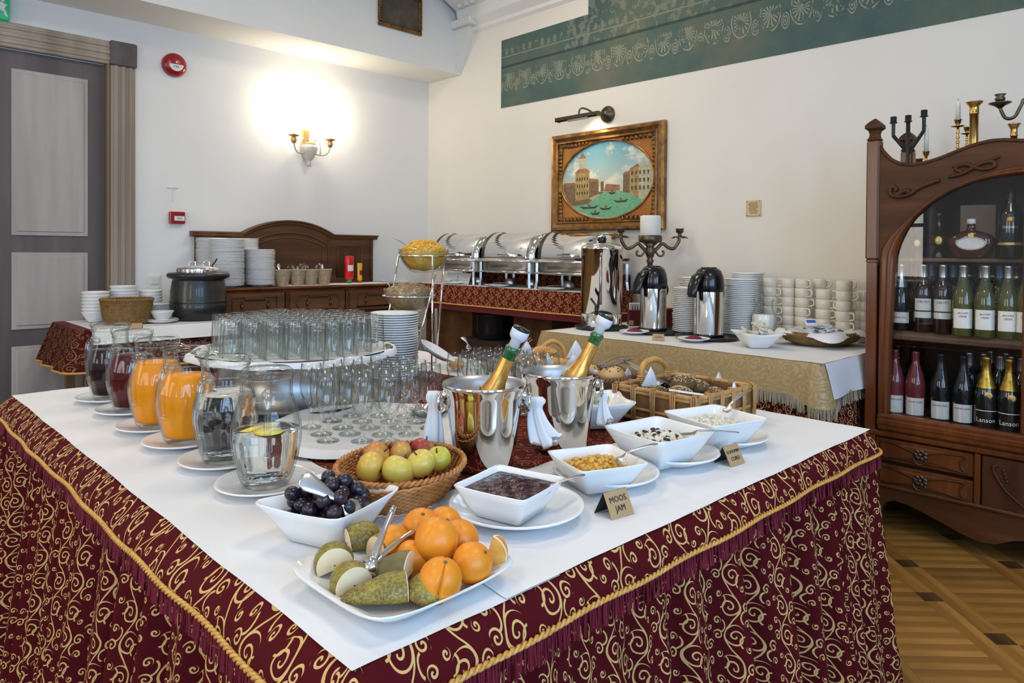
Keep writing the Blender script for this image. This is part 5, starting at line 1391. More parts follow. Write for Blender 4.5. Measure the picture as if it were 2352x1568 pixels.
def pear_half(lab, c, L, R, rot, cut=None, keep='bulb', m=m_pear):
    """half pear (flat side down), stalk end at +x, sliced across at x = cut*L; keep the bulb or the tip side"""
    f = thing('pear_piece', lab, 'pear', c, 0, 'cut pears on the platter'); f.rotation_euler = rot
    P0 = [(-.50, .02), (-.48, .38), (-.42, .66), (-.32, .88), (-.20, .985), (-.08, 1.0), (.04, .93), (.15, .80), (.27, .62), (.40, .47), (.50, .36), (.56, .22), (.58, .03)]
    f_ = lambda x: float(np.interp(x, [a for a, _ in P0], [b for _, b in P0]))
    prof = P0 if cut is None else ([(x, r) for x, r in P0 if x < cut-.01]+[(cut, f_(cut))] if keep == 'bulb' else [(cut, f_(cut))]+[(x, r) for x, r in P0 if x > cut+.01])
    body = MB(); n = 26; flat = -.12*R
    def ring(x, r, k=1.0): return [Vector((x*L, R*r*k*math.cos(2*PI*j/n), max(flat*k, R*r*k*math.sin(2*PI*j/n)))) for j in range(n)]
    body.loft([ring(x, r) for x, r in prof], 0, True, cap0=(cut is None or keep == 'bulb'), cap1=(cut is None or keep != 'bulb')); body.build('skin', m, f)
    if cut is not None:
        s_ = 1 if keep == 'bulb' else -1; r = f_(cut); fm = MB()
        fm.loft([ring(cut-s_*.004, r, .995), ring(cut+s_*.010, r, .975)], 0, False, cap0=True, cap1=True); fm.build('cut_face', m_pflesh, f)
        fm2 = MB(); fm2.ball((cut*L+s_*.0012, 0, R*.08), (.0006, .0013, .0009), nu=8, nv=5); fm2.build('seed', m_raisin, f)
    return f
# orientation helper: rotation whose local x,z follow given world vectors
def orient(xv, zv):
    xv = Vector(xv).normalized(); zv = Vector(zv); zv = (zv-xv*zv.dot(xv)).normalized(); yv = zv.cross(xv)
    return Matrix((xv, yv, zv)).transposed().to_euler()
rvv, fvv, uz = rv, fv, Vector((0, 0, 1))
PE = [('green pear half lying at the very front with its cut end to the right', (868, 1384), .008, .110, .0265, orient(-rvv*.95-fvv*.30, uz), -.22, 'tip', m_pear),
      ('brown pear half at the back left with a cut end low on its left', (795, 1262), .014, .085, .0275, orient(-rvv*.95-fvv*.45-uz*.15, uz), .12, 'bulb', m_pear),
      ('pear piece behind the tongs with its pale cut face to the front left', (846, 1293), .014, .080, .0285, orient(-rvv*.75-fvv*.7, uz-rvv*.2), .02, 'bulb', m_pear),
      ('brown pear piece at the left edge with its cut face to the front', (747, 1318), .012, .085, .0285, orient(rvv*.35-fvv*.95, uz-rvv*.35), .05, 'bulb', m_pear),
      ('brown pear piece at front left with a bright cut face', (789, 1366), .008, .080, .0285, orient(rvv*.55-fvv*.85, uz-rvv*.2), .05, 'bulb', m_pear),
      ('grey-green pear half with its cut end facing right below the tongs', (900, 1335), .016, .100, .0295, orient(-rvv*.95+fvv*.15, uz), -.12, 'tip', m_pear2),
      ('speckled pear piece at the front right beside the split orange', (957, 1378), .006, .075, .0265, orient(-rvv*.2+fvv*.9, uz+rvv*.2), None, 'bulb', m_pear),
      ('pear piece low in the middle under the others', (862, 1335), .004, .075, .024, orient(rvv, uz), None, 'bulb', m_pear)]
for lab, (px, py), dz, L, R, rot, cut_, kp, m in PE:
    pear_half(lab, atz(px, py, Z+.006+dz)+rv*.011+fv*.013+Vector((0, 0, .007)), L*1.0, R*1.06, rot, cut_, kp, m)
# tongs across the fruit
h_ = pr(853, 1300, 1.02)
ends = [pr(906, 1162, 1.10), pr(958, 1215, 1.115)]
tg_ = thing('serving_tongs', 'polished steel serving tongs lying over the pears and oranges', 'tongs', (0, 0, 0))
for e_ in ends:
    mb = MB(); d = e_-h_; side = d.normalized().cross(uz).normalized(); up_ = side.cross(d.normalized())
    rings = []
    for t_, hw in ((0, .006), (.06, .0075), (.3, .0065), (.6, .0048), (.85, .0058), (1, .004)):
        c = h_+d*t_+up_*.004*math.sin(PI*t_); rings.append([c+side*hw*.95*math.cos(a)+up_*(hw*.80)*math.sin(a) for a in [2*PI*k/8 for k in range(8)]])
    mb.loft(rings, 0, True, cap0=True, cap1=True); mb.build('arm', m_steel, tg_)
mb = MB(); mb.lathe([(0, -.010), (.0115, -.010), (.0115, .010), (0, .010)], 16, R=Vector((0, 0, 1)).rotation_difference((ends[1]-ends[0]).normalized()).to_matrix(), c=h_); mb.build('hinge', m_steel, tg_)
# ================================================================ BREAD AT THE BACK OF THE MAIN TABLE
m_seedbread = noisy('dark_bread', (.10, .045, .018), (.17, .085, .032), 30, .7, bump=.3, bscale=90)
m_seed = mat('sunflower_seed', (.50, .38, .20), .6); m_seedd = mat('dark_seed', (.14, .07, .03), .6)
m_bun = noisy('golden_bun', (.62, .32, .085), (.48, .21, .045), 14, .5, bump=.1, bscale=60)
m_croi = noisy('croissant_crust', (.50, .22, .045), (.66, .36, .10), 26, .45, bump=.2, bscale=70)
m_roll = noisy('pale_roll', (.70, .48, .22), (.58, .34, .12), 12, .6, bump=.15, bscale=50)
# rectangular cane basket
BK0, BK1, BK2 = Vector((1.748, 1.318, 0)), Vector((1.700, 1.030, 0)), Vector((2.020, 1.020, 0))
ux = (BK2-BK1); LX = ux.length*.95; ux.normalize(); uy = Vector((-ux.y, ux.x, 0)); LY = .275
bc = BK1+ux*LX/2+uy*LY/2
cb = thing('bread_basket', 'rectangular cane basket of dark seeded rolls with a curved handle', 'basket', (bc.x, bc.y, Z), math.atan2(ux.y, ux.x))
m_canewall = noisy('cane_panel', (.26, .125, .045), (.19, .085, .03), 60, .6)
H_ = .100; hx, hy = LX/2, LY/2
for (cx_, cy_, sx_, sy_) in ((0, -hy, LX, 0), (0, hy, LX, 0), (-hx, 0, 0, LY), (hx, 0, 0, LY)):
    MB().box((cx_*.97, cy_*.97, .052), (max(sx_, .005)*.97, max(sy_, .005)*.97, .090)).build('side_panel', m_canewall, cb)
MB().box((0, 0, .006), (LX*.96, LY*.96, .006)).build('bottom_panel', m_canewall, cb)
rr = random.Random(3)
for z, r in ((.012, .0062), (.040, .0048), (.048, .0045), (.088, .0058), (.098, .0070)):
    if z == .048: continue
    ring = superring(hx+.002, hy+.002, z, 60, 14); MB().tube(ring, r, 7, closed=True).build('cane_rail', m_wick_l, cb)
for (p, q, n_) in (((-hx, -hy), (hx, -hy), 5), ((hx, -hy), (hx, hy), 4), ((-hx, hy), (hx, hy), 5), ((-hx, -hy), (-hx, hy), 4)):
    for i in range(n_+1):
        t_ = i/n_; x = p[0]+(q[0]-p[0])*t_; y = p[1]+(q[1]-p[1])*t_; mb = MB(); nx_, ny_ = (0, -1 if p[1] < 0 else 1) if p[1] == q[1] else (1 if p[0] > 0 else -1, 0)
        for d in (-.006, 0, .006):
            ox, oy = (d, 0) if p[1] == q[1] else (0, d)
            mb.tube([(x+ox+nx_*.006, y+oy+ny_*.006, .004), (x+ox+nx_*.0085, y+oy+ny_*.0085, .05), (x+ox*1.2+nx_*.0095, y+oy*1.2+ny_*.0095, .102), (x+ox-nx_*.004, y+oy-ny_*.004, .108), (x+ox-nx_*.009, y+oy-ny_*.009, .09)], .0026, 5)
        mb.build('binding', m_wick_l, cb)
hd = smoothpts([(-.035, hy, .098), (-.028, hy, .135), (.0, hy, .155), (.05, hy, .155), (.095, hy, .132), (.105, hy, .098)], 8)
MB().tube(hd, .0095, 8).build('handle', m_croi, cb)
for e_ in (hd[1], hd[-2]):
    mb = MB()
    for k in range(5): mb.tube([e_+Vector((.010*math.cos(a), .010*math.sin(a), -.014+.006*k)) for a in [2*PI*j/12 for j in range(12)]], .0032, 5, closed=True)
    mb.build('handle_binding', m_wick_l, cb)
def bworld(x, y, z): 
    v = bc+ux*x+uy*y; return (v.x, v.y, Z+z)
def seed_roll(lab, c, r, rz, m=m_seedbread, ms=m_seed, ns=110, sq=(1.25, .9, .72), name='seeded_roll', group=None, seed=1, tilt=(0, 0)):
    f = thing(name, lab, 'bread', c, rz, group); f.rotation_euler = (*tilt, rz)
    MB().ball((0, 0, 0), (r*sq[0], r*sq[1], r*sq[2]), nu=22, nv=12, fn=lambda t, p: 1+.04*math.sin(3*p+seed)*math.sin(t)+.03*math.sin(5*t)).build('crust', m, f)
    if ns:
        g = MB(); rnd = random.Random(seed)
        for q in range(ns):
            t_ = rnd.uniform(0, 1.15); p = rnd.uniform(0, 2*PI); R = Euler((rnd.uniform(-.3, .3)+t_*math.sin(p)*-1, t_*math.cos(p), rnd.uniform(0, 6))).to_matrix()
            g.ball((r*sq[0]*math.sin(t_)*math.cos(p), r*sq[1]*math.sin(t_)*math.sin(p), r*sq[2]*math.cos(t_)+.001), (.0042, .0021, .0014), nu=6, nv=4, R=R)
        g.build('seeds', ms, f)['kind'] = 'stuff'
    return f
DR = [('dark roll thick with sunflower seeds on top of the cane basket', (.02, .015, .098), .040, .3), ('dark seeded roll at the left in the cane basket', (-.065, -.030, .080), .037, 1.2), ('dark seeded roll at the right in the cane basket', (.085, .02, .075), .038, 2.0),
      ('dark roll near the front rim of the cane basket', (.065, -.065, .066), .036, .7), ('dark roll at the back of the cane basket', (-.06, .07, .068), .037, 2.6), ('dark roll low in the middle of the cane basket', (-.01, -.055, .056), .036, 1.6), ('dark roll in the far right corner of the cane basket', (.085, .085, .058), .035, .1)]
for i, (lab, p, r, rz) in enumerate(DR): seed_roll(lab, bworld(*p), r, rz, seed=i+3, ns=140 if i < 3 else 60, group='dark rolls in the cane basket')
def napkin_tip(lab, p0, p1, w, h, name='paper_napkin'):
    """folded paper corner standing up: p0 base centre, h height"""
    mb = MB(); p0 = Vector(p0); d = Vector(p1).normalized(); n_ = 6; rows = []
    for i in range(n_+1):
        t_ = i/n_; ww = w*(1-t_)**.85; c = p0+Vector((0, 0, h*t_))+Vector((d.y, -d.x, 0))*.012*math.sin(t_*2.2)
        rows.append([c-d*ww, c-d*ww*.3+Vector((d.y, -d.x, 0))*.005, c+d*ww*.3-Vector((d.y, -d.x, 0))*.003, c+d*ww])
    for s in (0, .0012):
        off_ = Vector((d.y, -d.x, 0))*s; mb.loft([[q+off_ for q in r] for r in rows], 0, True, closed=False)
    o = mb.build(name, m_paper, None, merge=False); tag(o, lab, 'napkin'); return o
napkin_tip('white paper corner standing up at the front of the cane basket', bworld(.060, -.118, .055), ux, .040, .065)
napkin_tip('white paper corner behind the ribbed tongs in the cane basket', bworld(-.075, .075, .095), ux-uy*.6, .026, .060)
napkin_tip('white paper corner at the right corner of the cane basket', bworld(.147, -.02, .065), uy, .030, .060)
o = MB().box((0, 0, 0), (.10, .018, .004), bev=.002).build('paper_napkin', m_paper, None, bworld(-.115, -.085, .104), (0, .1, math.atan2(ux.y, ux.x)-.95)); tag(o, 'white paper strip lying over the left rim of the cane basket', 'napkin')
def tongs(lab, pts0, pts1, w, m=m_steel, ribbed=False):
    t_ = thing('bread_tongs', lab, 'tongs', (0, 0, 0))
    for pts in (pts0, pts1):
        P = smoothpts(pts, 6); mb = MB(); rings = []
        for i, p in enumerate(P):
            tg = (P[min(i+1, len(P)-1)]-P[max(i-1, 0)]).normalized(); sd = tg.cross(Vector((0, 0, 1))).normalized(); u_ = sd.cross(tg)
            hw = w*(.7+.5*i/len(P)); rings.append([p+sd*hw*a+u_*.0012*b for a, b in ((-1, -1), (1, -1), (1, 1), (-1, 1))])
        mb.loft(rings, 0, False, cap0=True, cap1=True); mb.build('arm', m, t_)
    if ribbed:
        e0, e1 = Vector(pts0[-1]), Vector(pts1[-1]); dn = (Vector(pts0[-1])-Vector(pts0[-2])).normalized(); sd = dn.cross(Vector((0, 0, 1))).normalized()
        for e_, off_ in ((e0, -1), (e1, 1)):
            mb = MB()
            mb.grid(lambda u, v: tuple(e_+dn*(.080*u)+sd*(.030*(v-.5)*2)+Vector((0, 0, .0035*math.sin(u*34)-.02*(v-.5)**2*4))), 40, 4); mb.build('ribbed_blade', m_steel_d, t_)
    return t_
tongs('long steel tongs with ribbed blades across the cane basket', [pr(1424, 822, 2.42), pr(1455, 838, 2.36), pr(1490, 858, 2.29)], [pr(1424, 826, 2.42), pr(1470, 852, 2.36), pr(1505, 868, 2.31)], .008, m_steel_b, True)
# round brown braided basket with pale rolls behind the far cooler
bb = basket('bread_basket', 'round dark braided basket of pale seeded rolls behind the far cooler', (1.905, 1.560, Z), 0, [(.105, .003), (.125, .03), (.145, .072)], 1.0, m_wick_d, 9, 40, strand=.0055, rimr=.010)
for i, (lab, (dx, dy, dz), r) in enumerate((('pale sesame roll at the front of the braided basket', (.005, -.085, .082), .042), ('pale roll at the left in the braided basket', (-.075, .01, .066), .040), ('pale roll at the back of the braided basket', (.05, .06, .066), .042), ('flat pale roll at the right of the braided basket', (.085, -.03, .062), .036))):
    seed_roll(lab, (1.905+dx, 1.560+dy, Z+dz), r, i*1.3, m_roll, m_seedd, 60 if i != 3 else 0, (1.1, 1.0, .8), 'bread_roll', 'pale rolls in the braided basket', i+20)
napkin_tip('white paper corner at the right side of the braided basket', (1.95, 1.445, Z+.06), rv, .026, .050)
tongs('dark looped tongs lying on the pale rolls', [(1.86, 1.50, Z+.118), (1.92, 1.47, Z+.142), (1.975, 1.452, Z+.140)], [(1.86, 1.49, Z+.112), (1.92, 1.46, Z+.120), (1.977, 1.446, Z+.134)], .005, m_steel_d)
# long light basket with croissants
lb_ = basket('bread_basket', 'light wicker basket of croissants with a hoop handle by the gold cloth', (1.945, 1.890, Z), math.atan2(rv.y, rv.x), [(.095, .003), (.112, .03), (.125, .066)], 1.25, m_wick_l, 9, 40, strand=.0046, rimr=.008)
MB().tube(smoothpts([(.03, .125, .065), (.045, .126, .115), (.085, .126, .14), (.125, .124, .115), (.135, .122, .065)], 8), .009, 8).build('handle', m_croi, lb_)
def croissant(lab, c, rz, L=.055, R=.026, tilt=(0, 0)):
    f = thing('croissant', lab, 'bread', c, rz, 'croissants in the light basket'); f.rotation_euler = (*tilt, rz); mb = MB(); rings = []
    for i in range(25):
        t_ = -1+2*i/24; a = t_*1.15; c0 = Vector((L*math.sin(a), -L*math.cos(a)*.9+L*.6, 0)); r = R*(1-abs(t_)**1.7)**.8*(1+.10*math.sin(i*2.1))+.002
        tg = Vector((math.cos(a), math.sin(a)*.9, 0)).normalized(); nr = Vector((-tg.y, tg.x, 0))
        rings.append([c0+nr*r*math.cos(q)+Vector((0, 0, r*.85*math.sin(q))) for q in [2*PI*k/12 for k in range(12)]])
    mb.loft(rings, 0, True, cap0=True, cap1=True); mb.build('crust', m_croi, f); return f
for i, (lab, dx, dy, dz, rz) in enumerate((('croissant at the left end of the light basket', -.10, -.01, .072, .4), ('croissant in the middle of the light basket', .0, -.03, .078, 1.9), ('croissant at the back of the light basket', -.03, .055, .074, 3.5), ('croissant at the right end of the light basket', .10, .01, .070, 5.2), ('croissant on top of the light basket', .045, .03, .108, 2.7))):
    p = Vector((1.945, 1.890, Z+dz))+rv*dx+fv*dy; croissant(lab, p, rz)
tongs('steel tongs sticking up among the croissants', [Vector((1.93, 1.965, Z+.09)), Vector((1.95, 1.945, Z+.135)), Vector((1.97, 1.925, Z+.165))], [Vector((1.93, 1.97, Z+.09)), Vector((1.955, 1.96, Z+.12)), Vector((1.985, 1.93, Z+.155))], .006)
for lab, (px, py, d), w, h in (('square white paper corner at the left of the croissants', (1210, 815, 2.66), .030, .055), ('white paper corner leaning out of the croissant basket', (1258, 842, 2.62), .024, .052), ('tall white paper corner behind the far bottle', (1322, 822, 2.66), .036, .070), ('white paper corner beside the far bottle', (1318, 838, 2.50), .032, .040)):
    napkin_tip(lab, pr(px, py, d), rv, w, h)
for i, (lab, (px, py, d), r) in enumerate((('golden bun beside the croissant basket', (1142, 808, 2.80), .036), ('golden bun farther left near the tongs', (1050, 806, 2.95), .034), ('flat seeded roll in front of the croissants', (1300, 848, 2.45), .040))):
    p = pr(px, py, d); seed_roll(lab, (p.x, p.y, Z+r*.72), r, i, m_bun, m_seedd, 30 if i == 2 else 0, (1.15, 1.0, .72), 'golden_bun', 'buns behind the wine glasses', i+40)
spoon('tongs_handle', 'steel serving tongs with a ribbed grip standing among the back glasses', pr(1080, 800, 2.75), pr(1062, 774, 2.80), m_steel_d, .020, 'tongs')

# ================================================================ CEREAL STAND
m_glassbowl = thin_glass('cereal_bowl_glass', (.95, .97, .96), (.70, .75, .74))
m_flakes = noisy('corn_flakes', (.78, .46, .06), (.62, .32, .03), 60, .6); m_muesli = noisy('muesli', (.48, .33, .17), (.30, .18, .09), 70, .7); m_nuts = noisy('nuts', (.52, .34, .14), (.33, .20, .08), 60, .6)
csx, csy = 1.805, 2.428
cs = thing('cereal_stand', 'three tier chrome cereal stand with slanting wire legs', 'stand', (csx, csy, Z))
tiers = [(0.015, .02, .478, .107), (-.045, .0, .308, .107), (-.085, .0, .165, .100)]
cps = []
for k, (dr, df, z, R) in enumerate(tiers):
    p = rv*dr+fv*df; cps.append(p)
    MB().tube([(p.x+(R+.003)*math.cos(a), p.y+(R+.003)*math.sin(a), z) for a in [2*PI*j/48 for j in range(48)]], .0035, 6, closed=True).build('ring', m_steel, cs)
def leg_(a, b): MB().tube([a, b], .0042, 8).build('leg', m_steel, cs)
P3 = lambda dr, df, z: rv*dr+fv*df+Vector((0, 0, z))
leg_(P3(.068, -.105, .478), P3(.068, -.115, .003)); leg_(P3(-.085, -.03, .478), P3(-.16, -.03, .003)); leg_(P3(.075, -.05, .40), P3(-.02, -.11, .003)); leg_(P3(.10, .06, .478), P3(.06, .11, .003))
MB().tube([P3(.068, -.115, .006), P3(-.16, -.03, .006), P3(.06, .11, .006)], .004, 6, closed=True).build('base_wire', m_steel, cs)
me_cb = MB().lathe([(0, -.070), (.042, -.070), (.062, -.062), (.090, -.030), (.103, 0), (.107, .012), (.107, .030), (.104, .030), (.103, .012), (.099, 0), (.086, -.029), (.058, -.058), (0, -.066)], 44).mesh('glass_bowl', m_glassbowl)
for k, (lab, fl_lab, m, hh) in enumerate((('glass bowl of corn flakes on the top ring of the cereal stand', 'yellow corn flakes heaped in the top glass bowl', m_flakes, .045), ('glass bowl of muesli on the middle ring of the cereal stand', 'brown muesli heaped in the middle glass bowl', m_muesli, .030), ('glass bowl of nuts on the lowest ring of the cereal stand', 'chopped nuts in the lowest glass bowl', m_nuts, .018))):
    p = cps[k]; z = tiers[k][2]; s_ = 1.0 if k < 2 else .93
    tag(put(me_cb, 'glass_bowl', None, (csx+p.x, csy+p.y, Z+z), sc=(s_,)*3), lab, 'bowl', 'bowls of the cereal stand')
    mb = MB(); rnd = random.Random(k)
    prof_ = [(0, -.064), (.055, -.056), (.084, -.028), (.097, 0), (.1005, .016), (.085, .022+hh*.25), (.05, .022+hh*.8), (0, .022+hh)]
    mb.lathe(prof_, 28)
    for q in range(420):
        r_ = .099*math.sqrt(rnd.random()); a = rnd.uniform(0, 6.28); zt = float(np.interp(r_, [0, .05, .085, .1005], [.022+hh, .022+hh*.8, .022+hh*.25, .016])); s2 = rnd.uniform(.004, .0085)
        R = Euler((rnd.uniform(-.8, .8), rnd.uniform(-.8, .8), rnd.uniform(0, 6))).to_matrix()
        mb.ball((r_*math.cos(a), r_*math.sin(a), zt+.001), (s2, s2*.7, s2*.35), nu=6, nv=4, R=R)
    o = mb.build(('corn_flakes', 'muesli', 'nuts')[k], m, None, (csx+p.x, csy+p.y, Z+z), merge=False); o.scale = (s_,)*3; tag(o, fl_lab, 'cereal', kind='stuff')
base = Vector((csx, csy, Z))
spoon('spoon', 'thin steel spoon in the corn flakes', base+cps[0]-rv*.06+Vector((0, 0, .51)), base+cps[0]-rv*.135+Vector((0, 0, .555)), m_steel_d, .006, bowl=.010)
spoon('spoon', 'thin steel spoon in the muesli', base+cps[1]-rv*.07+Vector((0, 0, .335)), base+cps[1]-rv*.115+Vector((0, 0, .375)), m_steel_b, .006, bowl=.010)
wp = thing('white_dish', 'white dish leaning up behind the wine glasses at the foot of the cereal stand', 'dish', tuple(pr(1000, 815, 2.72))); wp.rotation_euler = (0, 0, 0)
mb = MB(); mb.lathe([(0, 0), (.05, .002), (.075, .018), (.078, .022), (.074, .022), (.048, .006), (0, .005)], 30, R=Matrix.Rotation(.55, 3, fv) @ Matrix.Identity(3)); mb.build('dish_body', m_porc, wp)

# ================================================================ DRINKS TABLE
DZ = AZ+.0035
m_rubber = mat('tray_rubber', (.012, .013, .013), .35)
def round_tray(lab, c, R):
    t_ = MB().lathe([(0, 0), (R*.93, 0), (R*.985, .010), (R, .016), (R*.988, .0175), (R*.93, .006), (0, .005)], 56).build('serving_tray', m_rubber, None, c); tag(t_, lab, 'tray', 'round black trays on the drinks table')
UX, UY = 3.42, 2.735
A1 = (3.565, 2.455); A2 = (3.535, 2.065)
round_tray('black round tray under the tall steel urn', (UX, UY, DZ), .165)
round_tray('black round tray under the left vacuum flask', (3.50, 2.37, DZ+.0005), .160)
round_tray('black round tray under the right vacuum flask', (3.47, 2.035, DZ), .172)
ur = thing('hot_water_urn', 'tall polished steel hot water urn with a black tap', 'urn', (UX, UY, DZ+.006)); ur.scale = (.97, .97, .945)
MB().lathe([(0, 0), (.128, 0), (.130, .006), (.130, .088), (.126, .092), (.126, .098), (.1305, .100), (.1305, .505), (.134, .508), (.134, .520), (.125, .532), (.09, .548), (.03, .556), (0, .556)], 64).build('body', m_steel, ur)
MB().lathe([(0, .552), (.022, .554), (.026, .562), (.030, .578), (.024, .590), (0, .592)], 20, rib=lambda a, r, z: r*(1+.05*math.cos(10*a))).build('lid_knob', m_black, ur)
tocam = -math.atan2(UY, UX); ta = math.atan2(-UY, -UX)
td = Vector((math.cos(ta-.18), math.sin(ta-.18), 0)); tx = Vector((-td.y, td.x, 0))
tp_ = MB(); tp_.tube([td*.12+Vector((0, 0, .135)), td*.165+Vector((0, 0, .135))], .011, 10); tp_.tube([td*.163+Vector((0, 0, .150)), td*.166+Vector((0, 0, .095))], [.014, .011], 10)
tp_.tube(smoothpts([td*.163+Vector((0, 0, .15)), td*.158-tx*.02+Vector((0, 0, .175)), td*.155-tx*.038+Vector((0, 0, .20))], 4), [.007]*9, 8); tp_.build('tap', m_black, ur)
gt = td*.135-tx*.0
MB().tube([(td*.142+tx*.02)+Vector((0, 0, z)) for z in (.16, .3, .46)], .009, 8).build('sight_tube', m_steel_d, ur)
for s in (-1, 1):
    sd = Vector((CR.x, CR.y, 0)).normalized()*s
    hh = MB(); hh.tube(smoothpts([sd*.128+Vector((0, 0, .44)), sd*.165+Vector((0, 0, .445)), sd*.175+Vector((0, 0, .44))], 4), .007, 8); hh.tube([sd*.150+fv*(-.045)+Vector((0, 0, .443)), sd*.155+fv*.045+Vector((0, 0, .443))], .010, 8); hh.build('side_handle', m_black, ur)
lbp = td*.132-tx*.01
R_ = Matrix.Rotation(math.atan2(td.y, td.x)+PI/2, 3, 'Z')
for q, (z, w_, h_2, m, txt) in enumerate(((.066, .060, .026, m_card, ''), (.030, .085, .030, m_white, ''))):
    MB().box(td*.1325+Vector((0, 0, z)), (w_, .003, h_2), R=R_).build('label', m, ur)
def airpot(lab, c, rz):
    a = thing('vacuum_flask', lab, 'flask', c, rz, 'vacuum flasks on black trays'); a.scale = (1.0, 1.0, .93)
    MB().lathe([(0, 0), (.080, 0), (.083, .004), (.083, .012), (.079, .016), (.079, .272), (.074, .290), (0, .290)], 48).build('body', m_steel, a)
    MB().lathe([(.080, .0), (.0845, .0), (.0845, .014), (.080, .016)], 40).build('base_ring', m_black, a)
    hd_ = MB()
    rings = []
    for z, r in ((.268, .0805), (.285, .0835), (.320, .083), (.360, .078), (.392, .066), (.406, .052), (.409, .0)):
        rings.append([(r*math.cos(t_)*(1.0), r*math.sin(t_), z) for t_ in [2*PI*k/44 for k in range(44)]])
    hd_.loft(rings); hd_.lathe([(0, .4055), (.044, .4055), (.044, .4125), (.040, .414), (0, .414)], 32)
    hd_.build('pump_head', m_black, a)
    sp_ = MB(); rings = []
    for (x, z, w_, h_2) in ((.050, .388, .034, .030), (.092, .360, .038, .045), (.118, .305, .037, .055), (.128, .255, .033, .035), (.128, .236, .028, .012)):
        rings.append([Vector((x+.02*math.sin(q)*1.0, w_*math.cos(q), z+h_2*.5*math.sin(q+PI/2)*0)) for q in [2*PI*k/18 for k in range(18)]])
    sp_.loft(rings, 0, True, cap0=True, cap1=True); sp_.build('spout', m_black, a)
    MB().tube(smoothpts([(-.080, 0, .300), (-.100, 0, .290), (-.110, 0, .255), (-.100, 0, .225), (-.092, 0, .235)], 6), .008, 8, flat=1.4).build('handle', m_black, a)
    return a
sp_dir = math.atan2(*(-rv*.85-fv*.5).yx)
airpot('steel vacuum flask with a black pump head, next to the urn', (*A1, DZ+.0065), sp_dir)
airpot('steel vacuum flask with a black pump head, between the plate stacks', (*A2, DZ+.006), sp_dir)
for lab, (px, py), lab2 in (('small white saucer with a maroon napkin before the left flask', (1457, 764), 'maroon napkin on the saucer before the left flask'), ('small white saucer with a maroon napkin before the right flask', (1593, 781), 'maroon napkin on the saucer before the right flask')):
    p = atz(px, py, DZ+.008); tag(put(me_saucer, 'saucer', None, (p.x, p.y, DZ+.0065), sc=(.86, .86, .9)), lab, 'saucer')
    mb = MB(); rings = []
    for z, r in ((.008, .050), (.012, .048), (.020, .030), (.027, .010), (.028, 0)): rings.append([(r*(1+.15*math.sin(5*a)+.1*math.sin(3*a+1))*math.cos(a), r*.75*(1+.15*math.sin(4*a))*math.sin(a), z+.003*math.sin(6*a)*(r > .02)) for a in [2*PI*k/36 for k in range(36)]])
    mb.loft(rings, 0, True, cap0=True); tag(mb.build('maroon_napkin', mat('maroon_napkin_cloth', (.20, .012, .03), .7), None, (p.x, p.y, DZ+.0065)), lab2, 'napkin')
card('small kraft card at the edge of the drinks table between the trays', (*atz(1512, 781, DZ).xy, DZ), math.radians(-60), [('COFFEE', .011)], .062, .038)
card('small kraft card behind the left saucer of the drinks table', (*atz(1450, 752, DZ).xy, DZ+.018), math.radians(-60), [], .030, .030)
# stacks of plates
me_dp = plate_mesh('breakfast_plate', .102, .017)
def pstack(x, y, n, lab, group, pitch=.0098, sc_=1.0, tilt=0):
    for q in range(n):
        tag(put(me_dp, 'breakfast_plate', None, (x+random.uniform(-.002, .002), y+random.uniform(-.002, .002), DZ+q*pitch), (0, 0, q), (sc_, sc_, 1)), lab % from_top(q, n), 'plate', group)
pstack(3.63, 2.245, 24, 'white plate, %s, stack between the two vacuum flasks', 'plates between the flasks', .0108, .98)
pstack(3.815, 2.325, 29, 'white plate, %s, wall stack left of the right flask', 'plates by the wall left', .0108, .98)
pstack(3.78, 2.000, 30, 'white plate, %s, stack just right of the right flask', 'plates right of the flask', .0105, .98)
pstack(3.955, 2.055, 32, 'white plate, %s, farther stack right of the flasks', 'plates by the wall right', .0108, .98)
# cups in stacks
cupb = MB().lathe([(0, 0), (.030, 0), (.033, .003), (.0395, .014), (.0410, .058), (.0395, .060), (.0370, .056), (.0360, .016), (.03, .008), (0, .008)], 32)
cupb.tube(smoothpts([(.039, 0, .052), (.060, 0, .052), (.069, 0, .038), (.064, 0, .020), (.038, 0, .012)], 5), .0052, 7)
me_cup = cupb.mesh('coffee_cup', m_cream_porc)
CUPS = [((3.945, 1.905), 6, 'behind the milk jug'), ((3.99, 1.815), 6, 'second from the left by the wall'), ((3.97, 1.725), 6, 'third from the left by the wall'), ((4.055, 1.665), 6, 'fourth from the left, close to the wall'),
        ((3.93, 1.590), 5, 'in the middle behind the sachet basket'), ((4.055, 1.525), 6, 'close to the wall, second from the right'), ((3.86, 1.455), 6, 'nearest the dark cabinet'), ((3.97, 1.395), 5, 'behind the one nearest the cabinet')]
for k, ((x, y), n_, wh) in enumerate(CUPS):
    a0 = math.atan2(*(rv*.62-fv*.78).yx)+random.uniform(-.25, .25)
    for q in range(n_):
        tag(put(me_cup, 'coffee_cup', None, (x+random.uniform(-.001, .001), y+random.uniform(-.001, .001), DZ+q*.0535), (0, 0, a0+random.uniform(-.35, .35) + (2.6 if random.random() < .08 else 0))), 'cream cup, %s, stack %s' % (from_top(q, n_), wh), 'cup', 'cream cups, stack %s' % wh)
# milk jug
mj = thing('milk_jug', 'clear glass jug of milk behind the bowl of sachets', 'jug', (3.745, 1.845, DZ), -2.2)
mj.scale = (.86, .86, .86)
put(me_jbody, 'body', mj); put(me_collar, 'collar', mj); put(me_handle, 'handle', mj); put(liquid(.150, m_milk, 'milk'), 'milk', mj)
